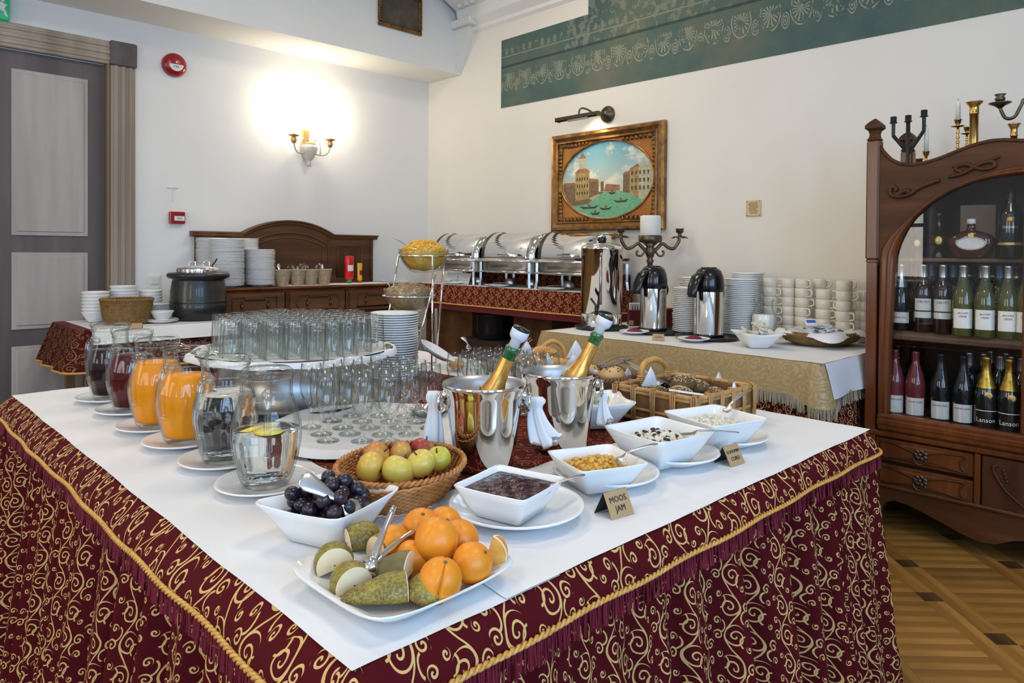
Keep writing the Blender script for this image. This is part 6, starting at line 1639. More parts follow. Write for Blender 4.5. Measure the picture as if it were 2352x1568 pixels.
# bowl of butter portions and basket of sachets
SB = atz(1738, 797, DZ)
square_bowl('square_bowl', 'white flared square bowl of small foil portions at the edge of the drinks table', (SB.x, SB.y, DZ), math.radians(-42), .098, .046, .070, e=8, tip=.10, lift=.008)
m_foilw = noisy('foil_portion', (.70, .68, .62), (.55, .50, .40), 60, .3); m_foily = noisy('foil_portion_yellow', (.66, .48, .10), (.70, .66, .56), 60, .35)
rnd = random.Random(21); pmesh = [MB().box((0, 0, 0), (.042, .030, .012), bev=.003).mesh('butter_portion', m) for m in (m_foilw, m_foily)]
for q in range(34):
    a = rnd.uniform(0, 6.28); l_ = q//10; r_ = rnd.uniform(0, (.060, .066, .050, .025)[l_])
    o = put(pmesh[1 if q % 4 == 0 else 0], 'butter_portion', None, (SB.x+r_*math.cos(a), SB.y+r_*math.sin(a), DZ+.060+.018*l_+rnd.uniform(0, .006)), (rnd.uniform(-.6, .6), rnd.uniform(-.6, .6), rnd.uniform(0, 6)))
    tag(o, 'small foil wrapped portion heaped in the white bowl by the milk', 'portion', 'foil portions by the milk')
SK = atz(1885, 792, DZ)
skb = basket('sachet_basket', 'flat dark-rimmed wicker basket of sugar sachets at the right end of the drinks table', (SK.x+.02, SK.y+.01, DZ), math.atan2(rv.y, rv.x), [(.085, .003), (.125, .025), (.148, .062)], 1.18, m_wick_o, 10, 44, strand=.0042, rimr=.0075)
skb.children[2].data.materials[0] = m_blackm
lin = MB(); rings = []
for r_, z_ in ((0, .045), (.08, .046), (.135, .060), (.158, .074), (.185, .050)):
    rings.append([(1.15*r_*(1+.18*math.cos(4*a+.6)*(r_ > .14))*math.cos(a), r_*(1+.18*math.cos(4*a+.6)*(r_ > .14))*math.sin(a), z_+(-.022*max(0, math.cos(4*a+.6)) if r_ > .17 else .004*math.sin(7*a))) for a in [2*PI*k/60 for k in range(60)]])
lin.loft(rings); tag(lin.build('basket_napkin', m_cloth, None, (SK.x+.02, SK.y+.01, DZ+.004), (0, 0, math.atan2(rv.y, rv.x))), 'white napkin lining the sachet basket with its corners hanging out', 'napkin')
m_sach = noisy('sugar_sachet', (.74, .74, .76), (.55, .56, .68), 50, .5); ms_ = MB().box((0, 0, 0), (.052, .030, .006), bev=.002).mesh('sugar_sachet', m_sach)
for q in range(44):
    a = rnd.uniform(0, 6.28); l_ = q//15; r_ = rnd.uniform(0, (.125, .10, .06)[l_]); v_ = rv*r_*1.1*math.cos(a)+fv*r_*.8*math.sin(a)
    tag(put(ms_, 'sugar_sachet', None, (SK.x+.02+v_.x, SK.y+.01+v_.y, DZ+.062+.014*l_+rnd.uniform(0, .006)), (rnd.uniform(-.4, .4), rnd.uniform(-.4, .4), rnd.uniform(0, 6))), 'white printed sugar sachet piled in the lined basket', 'sachet', 'sugar sachets in the basket')
m_bluep = mat('blue_print', (.03, .12, .42), .5)
bx_ = thing('blue_tag', 'small white and blue packet on top of the sugar sachets', 'packet', tuple(Vector((SK.x, SK.y, DZ+.118))-rv*.06-fv*.02)); bx_.rotation_euler = (.9, 0, math.atan2(rv.y, rv.x))
MB().box((0, 0, 0), (.060, .042, .006), bev=.002).build('packet', m_white, bx_); MB().box((0, .004, .0034), (.046, .016, .001)).build('print', m_bluep, bx_)
# box of tea and yellow packet behind the left flask
tb = thing('tea_box', 'dark red box of white tea bags standing between urn and left flask', 'box', (3.78, 2.70, DZ), math.atan2(rv.y, rv.x))
MB().box((0, 0, .05), (.16, .09, .10), bev=.004).build('box', m_maroon, tb)
mb = MB()
for q in range(9): mb.box((-.065+q*.0165, 0, .118), (.012, .06, .05), rz=.1*math.sin(q*3), bev=.002)
mb.build('tea_bags', m_paper, tb)
tb2 = thing('tea_box', 'dark box with a yellow flap right of the left flask', 'box', (3.83, 2.47, DZ), math.atan2(rv.y, rv.x))
MB().box((0, 0, .06), (.13, .10, .12), bev=.004).build('box', m_maroon, tb2); MB().box((.03, -.01, .132), (.08, .07, .02), bev=.003).build('flap', m_foily, tb2)

# candelabra with a thick candle
CBx, CBy = 3.93, 2.735
cd = thing('candelabra', 'bronze three-armed candelabra with a thick white candle behind the left flask', 'candelabra', (CBx, CBy, DZ))
MB().lathe([(0, 0), (.085, 0), (.088, .012), (.06, .03), (.035, .05), (.022, .08), (.028, .11), (.018, .14), (.020, .22), (.032, .28), (.024, .31), (.016, .34), (.018, .40), (.026, .415), (.018, .43), (.024, .445), (.030, .46), (.034, .49), (.024, .51), (.05, .535), (0, .535)], 28).build('stem', m_bronze, cd)
cup_ = MB().lathe([(.03, .53), (.072, .540), (.078, .548), (.078, .580), (.072, .585), (0, .580)], 32).build('candle_bowl', m_bronze, cd)
MB().lathe([(0, .580), (.066, .580), (.068, .584), (.068, .708), (.063, .716), (.050, .712), (0, .708)], 36).build('candle', m_candle, cd)
for s in (-1, 1):
    P_s = lambda r_, z: rv*s*r_+Vector((0, 0, z))
    ar = MB(); ar.tube(smoothpts([P_s(.025, .475), P_s(.06, .512), P_s(.085, .530), P_s(.12, .505), P_s(.155, .498), P_s(.185, .535), P_s(.195, .565)], 7), [.011]*43, 8)
    ar.tube(smoothpts([P_s(.030, .485), P_s(.058, .45), P_s(.085, .452), P_s(.090, .475), P_s(.078, .480)], 6), .007, 8)
    ar = ar.build('arm', m_bronze, cd)
    dc = MB(); c0 = P_s(.196, .57); rings = []
    for z, r in ((0, .012), (.006, .050), (.010, .048), (.013, .014), (.03, .012), (.036, .026), (.055, .024), (.062, .030), (.060, .010)): rings.append([c0+Vector((r*(1+.18*math.cos(8*a)*(r > .04))*math.cos(a), r*(1+.18*math.cos(8*a)*(r > .04))*math.sin(a), z-(.010*abs(math.cos(4*a)) if r > .04 else 0))) for a in [2*PI*k/32 for k in range(32)]])
    dc.loft(rings); dc.build('drip_pan', m_bronze, ar)

# ================================================================ CHAFING DISHES
HZ2 = HZ+.003
def chafer(lab, yc, x0=3.735):
    L, D = .60, .38
    c = thing('chafing_dish', lab, 'chafing dish', (x0+D/2, yc, HZ2), 0, 'roll-top chafing dishes'); hx_, hy_ = D/2, L/2
    pan = MB(); rings = [superring(hx_*.90, hy_*.90, .105, 48, 10), superring(hx_*.93, hy_*.93, .115, 48, 10), superring(hx_*.95, hy_*.95, .205, 48, 10), superring(hx_+.012, hy_+.012, .208, 48, 10), superring(hx_+.012, hy_+.012, .216, 48, 10), superring(hx_*.9, hy_*.9, .217, 48, 10)]
    pan.loft(rings, 0, True, cap0=True, cap1=True); pan.build('water_pan', m_steel_b, c)
    lidm = MB(); ly = hy_*.86
    pts = [(hx_*.97*math.cos(a), .222+.198*math.sin(a)**.9 if math.sin(a) > 0 else .222) for a in [PI*k/24 for k in range(25)]]
    lidm.loft([[(x, y, z) for x, z in pts] for y in (-ly*.92, ly*.99)], 0, True, closed=False)
    lidm.loft([[(x*.99, -ly*.92, z) for x, z in pts], [(x*.98, -ly*1.0, .222+(z-.222)*.98) for x, z in pts], [(x*.93, -ly*1.12, .222+(z-.222)*.94) for x, z in pts], [(x*.80, -ly*1.15, .222+(z-.222)*.82) for x, z in pts], [(0, -ly*1.15, .222) for x, z in pts]], 0, True, closed=False)
    lidm.loft([[(x, ly*.99, z) for x, z in pts], [(0, ly*.99, .222) for x, z in pts]], 0, False, closed=False)
    lidm.build('roll_top_lid', m_steel, c)
    bd = MB(); bd.loft([[(x*1.05, y, .222+(z-.222)*1.05) for x, z in pts] for y in (ly*.87, ly*1.005)], 0, True, closed=False); bd.build('lid_seal', m_blackm, c)
    MB().box((-hx_*.985, 0, .228), (.012, ly*1.85, .018), bev=.004).build('lid_rim', m_steel_b, c)
    h = MB(); h.box((-hx_-.018, -.02, .250), (.030, .13, .020), bev=.006); h.box((-hx_-.004, -.075, .245), (.03, .012, .014)); h.box((-hx_-.004, .035, .245), (.03, .012, .014)); h.build('lid_handle', m_steel, c)
    MB().tube([(-hx_-.02, -hy_-.01, .200), (-hx_-.02, hy_+.01, .200), (hx_+.005, hy_+.01, .200), (hx_+.005, -hy_-.01, .200)], .008, 8, closed=True).build('frame_rail', m_steel, c)
    MB().tube([(-hx_-.004, -hy_*.93, .118), (-hx_-.004, hy_*.93, .118)], .008, 6).build('lower_rail', m_steel, c)
    for sx in (-1, 1):
        for sy in (-1, 1):
            MB().tube([(sx*hx_*.95-.006*(sx < 0), sy*hy_*.90, .20), (sx*hx_*.95-.006*(sx < 0), sy*hy_*.90, .06), (sx*hx_*.95-.012*(sx < 0), sy*hy_*.93, .0)], [.013, .012, .012], 4, smooth=False).build('leg', m_steel_b, c)
    for sy in (-.35, .35): MB().lathe([(0, .0), (.040, 0), (.043, .01), (.043, .055), (.03, .06), (0, .06)], 24, c=(0, sy*L*.55, 0)).build('burner', m_steel_b, c)
    return c
chafer('steel roll-top chafing dish at the left end of the high table', 4.575)
chafer('steel roll-top chafing dish in the middle of the high table', 3.945)
chafer('steel roll-top chafing dish at the right end, half hidden by the urn', 3.325)
for i, (lab, (px, py), lab2) in enumerate((('white plate before the left chafing dish', (1052, 649), 'serving ladle on the plate before the left chafing dish'), ('white plate before the middle chafing dish', (1137, 656), 'serving spoon on the plate before the middle chafing dish'), ('white plate before the right chafing dish', (1262, 663), 'serving spoon on the plate before the right chafing dish'))):
    p = atz(px, py, HZ2+.008); p.x = min(p.x, 3.745); tag(put(me_saucer, 'serving_plate', None, (p.x+.02, p.y, HZ2), sc=(.85, 1.1, 1)), lab, 'plate')
    spoon('serving_spoon', lab2, (p.x+.01, p.y+.10, HZ2+.022), (p.x+.03, p.y-.16, HZ2+.034), m_steel_d, .008, bowl=.022)
cdm = MB()
for k, (y, tl) in enumerate(((4.66, .35), (4.50, .35))):
    o = MB().box((0, 0, .045), (.004, .15, .095), R=Matrix.Rotation(.35, 3, 'Y')).build('menu_card', m_paper, None, (3.805, y, HZ2)); tag(o, ('white menu card leaning under the left chafing dish', 'second white menu card leaning under the left chafing dish')[k], 'card')
# black pot under the chafing table
pt = thing('black_pot', 'shiny black pot standing under the high serving table', 'pot', (3.78, 4.12, 0.0))
st0 = MB().box((0, 0, .28), (.30, .5, .56)).build('low_stand', m_wood_in, None, (3.80, 4.12, 0)); tag(st0, 'dark low stand under the high serving table carrying the black pot', 'stand')
pt.location = (3.79, 4.12, .561)
MB().lathe([(0, 0), (.115, 0), (.125, .01), (.135, .08), (.135, .185), (.14, .19), (.14, .2), (0, .215)], 36).build('pot_body', m_black, pt)

# ================================================================ SIDEBOARD TOP
PZ = SZ+.0005
me_bp = plate_mesh('white_plate', .122, .020)
def bstack(x, y, n, lab, group, pitch, sc_=1.0, z0=PZ):
    for q in range(n):
        tag(put(me_bp, 'white_plate', None, (x+random.uniform(-.003, .003), y+random.uniform(-.003, .003), z0+q*pitch), (0, 0, q), (sc_, sc_, 1)), lab % from_top(q, n), 'plate', group)
x_ = lambda px, y: aty(px, 600, y).x
bstack(x_(521, 5.10), 5.10, 33, 'white plate, %s, tall front left stack on the sideboard', 'tall front plate stack on the sideboard', .0102)
bstack(x_(490, 5.33), 5.33, 34, 'white plate, %s, back left stack on the sideboard', 'back left plate stack on the sideboard', .0102)
bstack(x_(556, 5.33), 5.33, 34, 'white plate, %s, back middle stack on the sideboard', 'back middle plate stack on the sideboard', .0102)
bstack(x_(597, 5.13), 5.13, 26, 'white plate, %s, shorter stack on the sideboard', 'shorter plate stack on the sideboard', .0102, .90)
m_wick_p = noisy('wicker_pale', (.52, .40, .27), (.40, .28, .17), 50, .6, bump=.2, bscale=150)
ZB_ = SZ+.003
for q, px in enumerate((648, 683, 713, 743)):
    x = x_(px, 5.12)
    wb_ = basket('cutlery_basket', 'pale wicker cutlery basket, %s of four in the row on the sideboard' % ('leftmost', 'second from the left', 'third from the left', 'rightmost')[q], (x, 5.12, ZB_), 0, [(.043, .003), (.050, .05), (.063, .115)], 1.0, m_wick_p, 14, 26, strand=.0036, rimr=.005, group='cutlery baskets on the sideboard')
    rnd = random.Random(q)
    for w_ in range(7 if q < 3 else 3):
        a = rnd.uniform(0, 6.28); r0 = rnd.uniform(.0, .03); p0 = Vector((x+r0*math.cos(a), 5.12+r0*math.sin(a), ZB_+.01)); tip_ = Vector((x+.055*math.cos(a)+rnd.uniform(-.02, .02), 5.12+.05*math.sin(a), ZB_+rnd.uniform(.145, .175)))
        spoon('cutlery', 'steel cutlery standing in the %s wicker basket' % ('leftmost', 'second', 'third', 'rightmost')[q], tip_, p0, m_steel_b if w_ % 2 else m_steel_d, .006, 'cutlery', .013)['group'] = 'cutlery in basket %s' % ('one', 'two', 'three', 'four')[q]
m_ketch = mat('ketchup_red', (.62, .012, .010), .25); m_must = mat('mustard_yellow', (.72, .42, .02), .35); m_capg = mat('cap_green', (.02, .22, .04), .4)
kx = x_(802, 5.20); kb = thing('ketchup_bottle', 'red squeeze bottle of ketchup standing upside down on its green cap', 'bottle', (kx, 5.20, SZ+.003))
rings = MB()
def ov(hx__, hy__, z): return [Vector((hx__*math.cos(a), hy__*math.sin(a), z)) for a in [2*PI*k/32 for k in range(32)]]
rings.loft([ov(.022, .020, .024), ov(.034, .026, .034), ov(.041, .030, .06), ov(.038, .029, .12), ov(.041, .030, .17), ov(.040, .029, .215), ov(.034, .024, .226), ov(.0, .0, .228)], 0, True, cap0=True); rings.build('bottle_body', m_ketch, kb)
MB().loft([ov(.026, .023, 0), ov(.027, .024, .004), ov(.025, .022, .027), ov(.0, .0, .0275)], 0, True, cap0=True).build('cap', m_capg, kb)
lbk = MB().loft([[(.0405*math.sin(a), -.0305*math.cos(a), z) for a in [-.7+1.4*k/8 for k in range(9)]] for z in (.10, .15)], 0, True, closed=False).build('label', m_white, kb)
mx_ = x_(822, 5.20); mt_ = thing('mustard_tube', 'yellow mustard tube standing on its red cap beside the ketchup', 'tube', (mx_+.012, 5.19, SZ+.003))
MB().loft([ov(.016, .016, .018), ov(.021, .019, .028), ov(.022, .015, .09), ov(.024, .004, .158), ov(.024, .003, .166)], 0, True, cap0=True, cap1=True).build('tube_body', m_must, mt_)
MB().lathe([(0, 0), (.015, 0), (.014, .019), (0, .019)], 18).build('cap', m_ketch, mt_)
MB().box((.002, -.0165, .085), (.026, .002, .040), R=Matrix.Rotation(-.08, 3, 'X')).build('label', m_red, mt_)

# ================================================================ SMALL TABLE BY THE DOOR
EZ = LZ+.0035
kt = thing('soup_kettle', 'black round soup kettle with a steel lid on the small table by the door', 'kettle', (1.785, 4.865, EZ)); kt.scale = (.95, .95, .95)
m_kettle = mat('kettle_black', (.016, .017, .018), .38, Coat_Weight=.2)
MB().lathe([(0, 0), (.150, 0), (.165, .01), (.182, .06), (.188, .115), (.186, .118), (.190, .125), (.186, .135), (.182, .20), (.172, .27), (.168, .285), (.196, .292), (.206, .305), (.206, .318), (.196, .330), (.15, .332), (0, .332)], 56).build('kettle_body', m_kettle, kt)
kl = MB().lathe([(.145, .330), (.148, .352), (.144, .362), (.12, .374), (.06, .382), (0, .384)], 48).build('lid', m_steel, kt)
for s in (-.045, .055):
    p = rv*s; MB().tube(smoothpts([(p.x-rv.x*.022, p.y-rv.y*.022, .376), (p.x-rv.x*.02, p.y-rv.y*.02, .400), (p.x, p.y, .408), (p.x+rv.x*.02, p.y+rv.y*.02, .400), (p.x+rv.x*.022, p.y+rv.y*.022, .376)], 5), .005, 8).build('lid_handle', m_steel, kt)
MB().tube(smoothpts([(rv.x*.09, rv.y*.09, .375), (rv.x*.115, rv.y*.115, .405), (rv.x*.13, rv.y*.13, .430)], 4), .005, 6).build('ladle_handle', m_black, kt)
wbk = basket('wicker_basket', 'round olive-brown wicker basket on the small table by the door', (1.345, 4.860, EZ), 0, [(.118, .003), (.135, .06), (.146, .150)], 1.0, m_wick_o, 20, 46, strand=.0040, rimr=.008)
cdx = card('small kraft card leaning before the olive-brown basket', (*atz(315, 754, EZ).xy, EZ), math.radians(-25), [], .055, .035)
m_bowl2 = m_porc
me_sb = MB().lathe([(0, 0), (.034, 0), (.038, .004), (.055, .025), (.072, .055), (.076, .062), (.074, .064), (.068, .055), (.05, .026), (.03, .010), (0, .009)], 36).mesh('soup_bowl', m_porc)
def bowlstack(x, y, n, lab, pitch=.021, sc_=1.0, grp=None):
    for q in range(n): tag(put(me_sb, 'soup_bowl', None, (x, y, EZ+q*pitch), (0, 0, q), (sc_,)*3), lab % from_top(q, n), 'bowl', grp)
bowlstack(1.225, 5.09, 7, 'white soup bowl, %s, stack left of the brown basket', .021, 1.08, 'soup bowls left of the basket')
bowlstack(1.405, 5.15, 8, 'white soup bowl, %s, stack behind the brown basket', .022, 1.1, 'soup bowls behind the basket')
bowlstack(1.575, 5.16, 7, 'white soup bowl, %s, stack between basket and kettle', .021, 1.0, 'soup bowls by the kettle')
tag(put(me_saucer, 'saucer', None, (1.530, 4.790, EZ), sc=(1.0, 1.0, 1)), 'lower white saucer under the lone soup bowl', 'saucer')
tag(put(me_saucer, 'saucer', None, (1.530, 4.790, EZ+.008), sc=(.95, .95, 1)), 'upper white saucer under the lone soup bowl', 'saucer')
tag(put(me_sb, 'soup_bowl', None, (1.530, 4.790, EZ+.014), sc=(.94,)*3), 'single white soup bowl on saucers before the kettle', 'bowl')
for q in range(12): tag(put(me_saucer, 'saucer', None, (1.560+random.uniform(-.002, .002), 4.990, EZ+q*.0085), (0, 0, q), (.84, .84, .8)), 'white saucer, %s, in the pile between basket and kettle' % from_top(q, 12), 'saucer', 'saucers beside the kettle')

# ---------- small leftovers
p = atz(985, 958, Z); dsh = thing('silver_dish', 'small crumpled-looking silver dish between the flute tray and the near cooler', 'dish', (p.x, p.y, Z)); mb = MB(); rings = []
for r_, z_ in ((0, .004), (.030, .004), (.040, .010), (.054, .026), (.058, .030), (.054, .030), (.038, .014), (.028, .007), (0, .0065)): rings.append([(r_*(1+.10*math.cos(9*a)*(r_ > .035))*math.cos(a), r_*(1+.10*math.cos(9*a)*(r_ > .035))*math.sin(a), z_+.004*math.sin(9*a)*(r_ > .05)) for a in [2*PI*k/54 for k in range(54)]])
mb.loft(rings); mb.lathe([(0, 0), (.022, 0), (.024, .004), (0, .006)], 24); mb.build('dish_body', m_steel, dsh)
p = aty(926, 655, YL); ws = thing('wall_socket', 'white wall socket box at the right end of the sideboard', 'socket', (max(p.x, 3.66), YL, p.z))
MB().box((0, -.012, 0), (.085, .024, .085), bev=.005).build('plate', m_white, ws); MB().lathe([(0, .0), (.026, 0), (.024, -.006), (0, -.006)], 20, R=RX, c=(0, -.025, 0)).build('insert', m_white, ws)
# ================================================================ GLAZED CABINET
XC, YC0, CYM = 3.42, 1.195, .57
cabn = thing('display_cabinet', 'tall carved dark wooden cabinet with an arched glass front full of bottles', 'cabinet', (0, 0, 0))
mir = lambda y: 2*CYM-y
XBk = 3.93
topc = [(1.145, 1.745), (1.125, 1.712), (1.095, 1.678), (1.06, 1.657), (1.017, 1.648), (.96, 1.652), (.90, 1.668), (.84, 1.690), (.78, 1.711), (.72, 1.722), (.67, 1.721), (.62, 1.712), (CYM, 1.708)]
aout = [(1.137, 1.241), (1.120, 1.295), (1.085, 1.345), (1.032, 1.396), (.97, 1.455), (.897, 1.513), (.81, 1.560), (.72, 1.592), (.65, 1.608), (CYM, 1.614)]
ain = [(1.069, 1.251), (1.055, 1.305), (1.030, 1.360), (.997, 1.414), (.94, 1.470), (.864, 1.521), (.79, 1.552), (.724, 1.567), (.66, 1.574), (CYM+.03, 1.576)]
def fy(tab, y):
    t_ = sorted(tab); return float(np.interp(y, [a for a, _ in t_], [b for _, b in t_]))
N = 40; ys = [1.143-(1.143-CYM)*i/N for i in range(N+1)]; ys = ys+[mir(y) for y in ys[::-1][1:]]
def top_(y): return fy(topc, y if y >= CYM else mir(y))
def ao_(y): 
    y = y if y >= CYM else mir(y); return fy(aout, y) if y <= 1.137 else 1.20
mb = MB()
fr, bk = [], []
for y in ys: fr.append([(XC, y, top_(y)), (XC, y, ao_(y))]); bk.append([(XC+.028, y, top_(y)), (XC+.028, y, ao_(y))])
rings = [[a[0], b[0], b[1], a[1]] for a, b in zip(fr, bk)]
mb.loft(rings, 0, False, closed=True, cap0=True, cap1=True); mb.build('crest_panel', m_wood_cab_h, cabn)
mb = MB(); mb.tube([(XC+.004, y, top_(y)-.002) for y in ys], .009, 8); mb.build('crest_moulding', m_wood_cab, cabn)
# posts with finials (front and back)
def post(y, x, name):
    p = MB(); s_ = .028
    p.box((x, y, 1.500), (.058, .056, .545), bev=.008); p.box((x+.002, y, .615), (.050, .046, 1.21), bev=.004); p.box((x, y, 1.222), (.054, .050, .02), bev=.006)
    p = p.build(name, m_wood_red, cabn); f = MB(); rings = []
    for z, r in ((1.772, .028), (1.785, .020), (1.800, .018), (1.815, .022), (1.826, .034), (1.840, .033), (1.856, .020), (1.872, .002)): rings.append([(x+r*a, y+r*b, z) for a, b in ((-1, -1), (1, -1), (1, 1), (-1, 1))])
    f.loft(rings, 0, False, cap0=True, cap1=True); f.build('finial', m_wood_cab, p)
post(1.169, XC+.018, 'front_post'); post(mir(1.169), XC+.018, 'front_post'); post(1.169, XBk-.03, 'back_post'); post(mir(1.169), XBk-.03, 'back_post')
# carcass
MB().box(((XC+XBk)/2+.02, 1.172, .86), (XBk-XC-.06, .018, 1.56)).build('side_panel', m_wood_cab, cabn); MB().box(((XC+XBk)/2+.02, mir(1.172), .86), (XBk-XC-.06, .018, 1.56)).build('side_panel', m_wood_cab, cabn)
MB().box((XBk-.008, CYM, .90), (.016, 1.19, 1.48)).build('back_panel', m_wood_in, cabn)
MB().box(((XC+XBk)/2+.016, CYM, 1.628), (XBk-XC-.04, 1.16, .020)).build('top_board', m_wood_cab, cabn)
m_shelf = wood('shelf_wood', (.16, .085, .045), (.23, .13, .075), .5, 1)
for z, th in ((1.2385, .017), (.908, .042), (.520, .036)): MB().box(((XC+XBk)/2+.030, CYM, z-th*.0-th/2+.0), (XBk-XC-.09, 1.13, th), bev=.003).build('shelf', m_shelf, cabn)
SHZ = (1.2390, .9085, .5205)
# two arched doors with panes
for sgn in (1, -1):
    fy_ = (lambda y: y) if sgn > 0 else mir
    outer = [(1.137, .460), (1.137, .80)]+aout; inner = [(1.088, .537), (1.086, .80), (1.072, 1.20)]+ain
    def resample(t_, n=60):
        P = [Vector((a, b, 0)) for a, b in t_]; cum = [0]
        for a, b in zip(P, P[1:]): cum.append(cum[-1]+(b-a).length)
        return [Vector((float(np.interp(cum[-1]*i/n, cum, [p.x for p in P])), float(np.interp(cum[-1]*i/n, cum, [p.y for p in P])), 0)) for i in range(n+1)]
    O, I = resample(outer), resample(inner); mb = MB(); rings = []
    for o_, i_ in zip(O, I):
        rings.append([(XC+.030-xx, fy_(o_.x+(i_.x-o_.x)*k), o_.y+(i_.y-o_.y)*k) for k, xx in ((0, 0), (0, .030), (.12, .040), (.30, .046), (.42, .036), (.52, .040), (.72, .044), (.86, .034), (1.0, .026), (1.0, .0))])
    mb.loft(rings, 0, True, closed=True, cap0=True, cap1=True)
    d = mb.build('door_frame', m_wood_red, cabn)
    rl = MB(); yc = fy_((1.137+CYM)/2); rl.box((XC+.006, yc, .4985), (.050, 1.137-CYM, .077), bev=.010); rl.box((XC-.016, yc, .500), (.014, 1.137-CYM-.004, .030), bev=.006); rl.build('bottom_rail', m_wood_red, d)
    st_ = MB(); st_.box((XC+.010, fy_(CYM+.016), 1.055), (.040, .030, 1.04), bev=.006); st_.build('meeting_stile', m_wood_red, d)
    poly = [(fy_(p.x), p.y) for p in I]+[(fy_(CYM+.03), .537)]
    MB().prism(poly, XC+.020, XC+.024, 'x').build('glass_pane', m_cabglass, d)
# carved sprays on the crest
cvm = None
def carve(pts, r=.006, flat=.7): cvm.tube(smoothpts([(XC-.006, y, z) for y, z in pts], 6), r*1.45, 7)
for f_ in ((lambda y: y), mir):
    cvm = MB(); carve([(f_(1.075), 1.560), (f_(1.092), 1.548), (f_(1.095), 1.525), (f_(1.075), 1.512), (f_(1.04), 1.510), (f_(1.01), 1.520), (f_(.985), 1.540), (f_(.95), 1.556), (f_(.90), 1.572)], .0065)
    carve([(f_(1.07), 1.515), (f_(1.045), 1.528), (f_(1.02), 1.535), (f_(1.025), 1.522)], .007); carve([(f_(1.09), 1.555), (f_(1.07), 1.548), (f_(1.075), 1.535)], .006)
    for k in range(9): cvm.ball((XC-.004, f_(.985-.009*k), 1.538+.0035*k), (.007, .008, .0065), nu=8, nv=5)
    cvm.build('carved_spray', m_wood_cab, cabn); cvm = MB()
    carve([(f_(.865), 1.583), (f_(.82), 1.592), (f_(.79), 1.606), (f_(.765), 1.622), (f_(.735), 1.634), (f_(.705), 1.632), (f_(.705), 1.614), (f_(.735), 1.606), (f_(.77), 1.614), (f_(.80), 1.630), (f_(.83), 1.628), (f_(.84), 1.612), (f_(.815), 1.600)], .006)
    carve([(f_(.72), 1.636), (f_(.70), 1.648), (f_(.685), 1.654)], .0045)
    for k in range(6): cvm.ball((XC-.004, f_(.845-.010*k), 1.625+.002*k*(k % 2)), (.006, .010, .007), nu=8, nv=5)
    cvm.build('carved_spray', m_wood_cab, cabn)
# lower part
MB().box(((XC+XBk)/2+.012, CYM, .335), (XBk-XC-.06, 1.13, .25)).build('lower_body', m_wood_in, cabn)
MB().box((XC+.006, CYM, .4445), (.034, 1.20, .026), bev=.006).build('waist_rail', m_wood_red, cabn)
for y0 in (.746, mir(.746)): MB().box((XC+.008, y0, .318), (.036, .022, .222), bev=.004).build('divider', m_wood_red, cabn)
for sgn in (0, 1):
    f_ = (lambda y: y) if not sgn else mir
    for z0, z1 in ((.326, .424), (.216, .310)):
        yc = f_((1.143+.760)/2); d = MB(); d.box((XC+.012, yc, (z0+z1)/2), (.030, .383, z1-z0), bev=.004); d.box((XC-.004, yc, (z0+z1)/2), (.014, .345, z1-z0-.026), bev=.008)
        d = d.build('drawer', m_wood_red, cabn); zc = (z0+z1)/2; m_ = MB()
        m_.tube(smoothpts([(XC-.011, f_(1.118), zc+.040), (XC-.011, f_(1.06), zc+.034), (XC-.012, f_(.99), zc+.014), (XC-.012, f_(.945), zc+.012), (XC-.011, f_(.87), zc+.030), (XC-.011, f_(.79), zc+.036)], 6), .0045, 6)
        m_.tube(smoothpts([(XC-.011, f_(1.11), zc-.034), (XC-.011, f_(1.0), zc-.020), (XC-.011, f_(.92), zc-.018), (XC-.011, f_(.79), zc-.036)], 6), .0035, 6)
        m_.tube(smoothpts([(XC-.011, f_(.786), zc+.034), (XC-.012, f_(.803), zc+.012), (XC-.012, f_(.803), zc-.012), (XC-.011, f_(.786), zc-.034)], 5), .0045, 6); m_.build('carved_moulding', m_wood_cab, d)
        h = MB(); yy_ = f_(.955)
        for k in range(7): a = 2*PI*k/7; h.ball((XC-.014, yy_+.020*math.cos(a), zc+.006+.016*math.sin(a)), (.005, .012, .010), nu=8, nv=5)
        h.ball((XC-.018, yy_, zc+.008), .010, nu=10, nv=6); h.tube([(XC-.024, yy_+.024*math.cos(a), zc-.008+.026*math.sin(a)) for a in [PI+PI*k/12 for k in range(13)]], .0035, 6); h.build('ring_handle', m_bronze, d)
d = MB(); d.box((XC+.012, CYM, .318), (.030, .322, .216), bev=.004); d = d.build('cupboard_door', m_wood_cab, cabn); m_ = MB()
for f_ in ((lambda y: y), mir):
    m_.tube(smoothpts([(XC-.005, f_(.675), .398), (XC-.008, f_(.690), .385), (XC-.008, f_(.675), .345), (XC-.008, f_(.645), .300), (XC-.007, f_(.61), .270), (XC-.006, f_(CYM), .235)], 7), .006, 7)
    for k in range(4): m_.ball((XC-.004, f_(.655-.004*k), .380-.014*k), (.006, .007, .009), nu=8, nv=5)
m_.build('carved_moulding', m_wood_cab, d)
apr = [(1.195, .212), (1.195, .0), (1.135, .0), (1.125, .06), (1.10, .135), (1.06, .154), (1.01, .150), (.94, .130), (.87, .107), (.80, .082), (.74, .068), (.68, .072), (.62, .105), (CYM, .120)]
apr = apr+[(mir(y), z) for y, z in apr[::-1][1:]]
MB().prism(apr, XC-.006, XC+.022, 'x').build('apron', m_wood_cab_h, cabn)
for y in (1.165, mir(1.165)): MB().box((XBk-.04, y, .10), (.06, .056, .20), bev=.006).build('back_foot', m_wood_cab, cabn)
MB().box((XC-.004, CYM, .214), (.030, 1.20, .016), bev=.005).build('base_moulding', m_wood_cab_h, cabn)

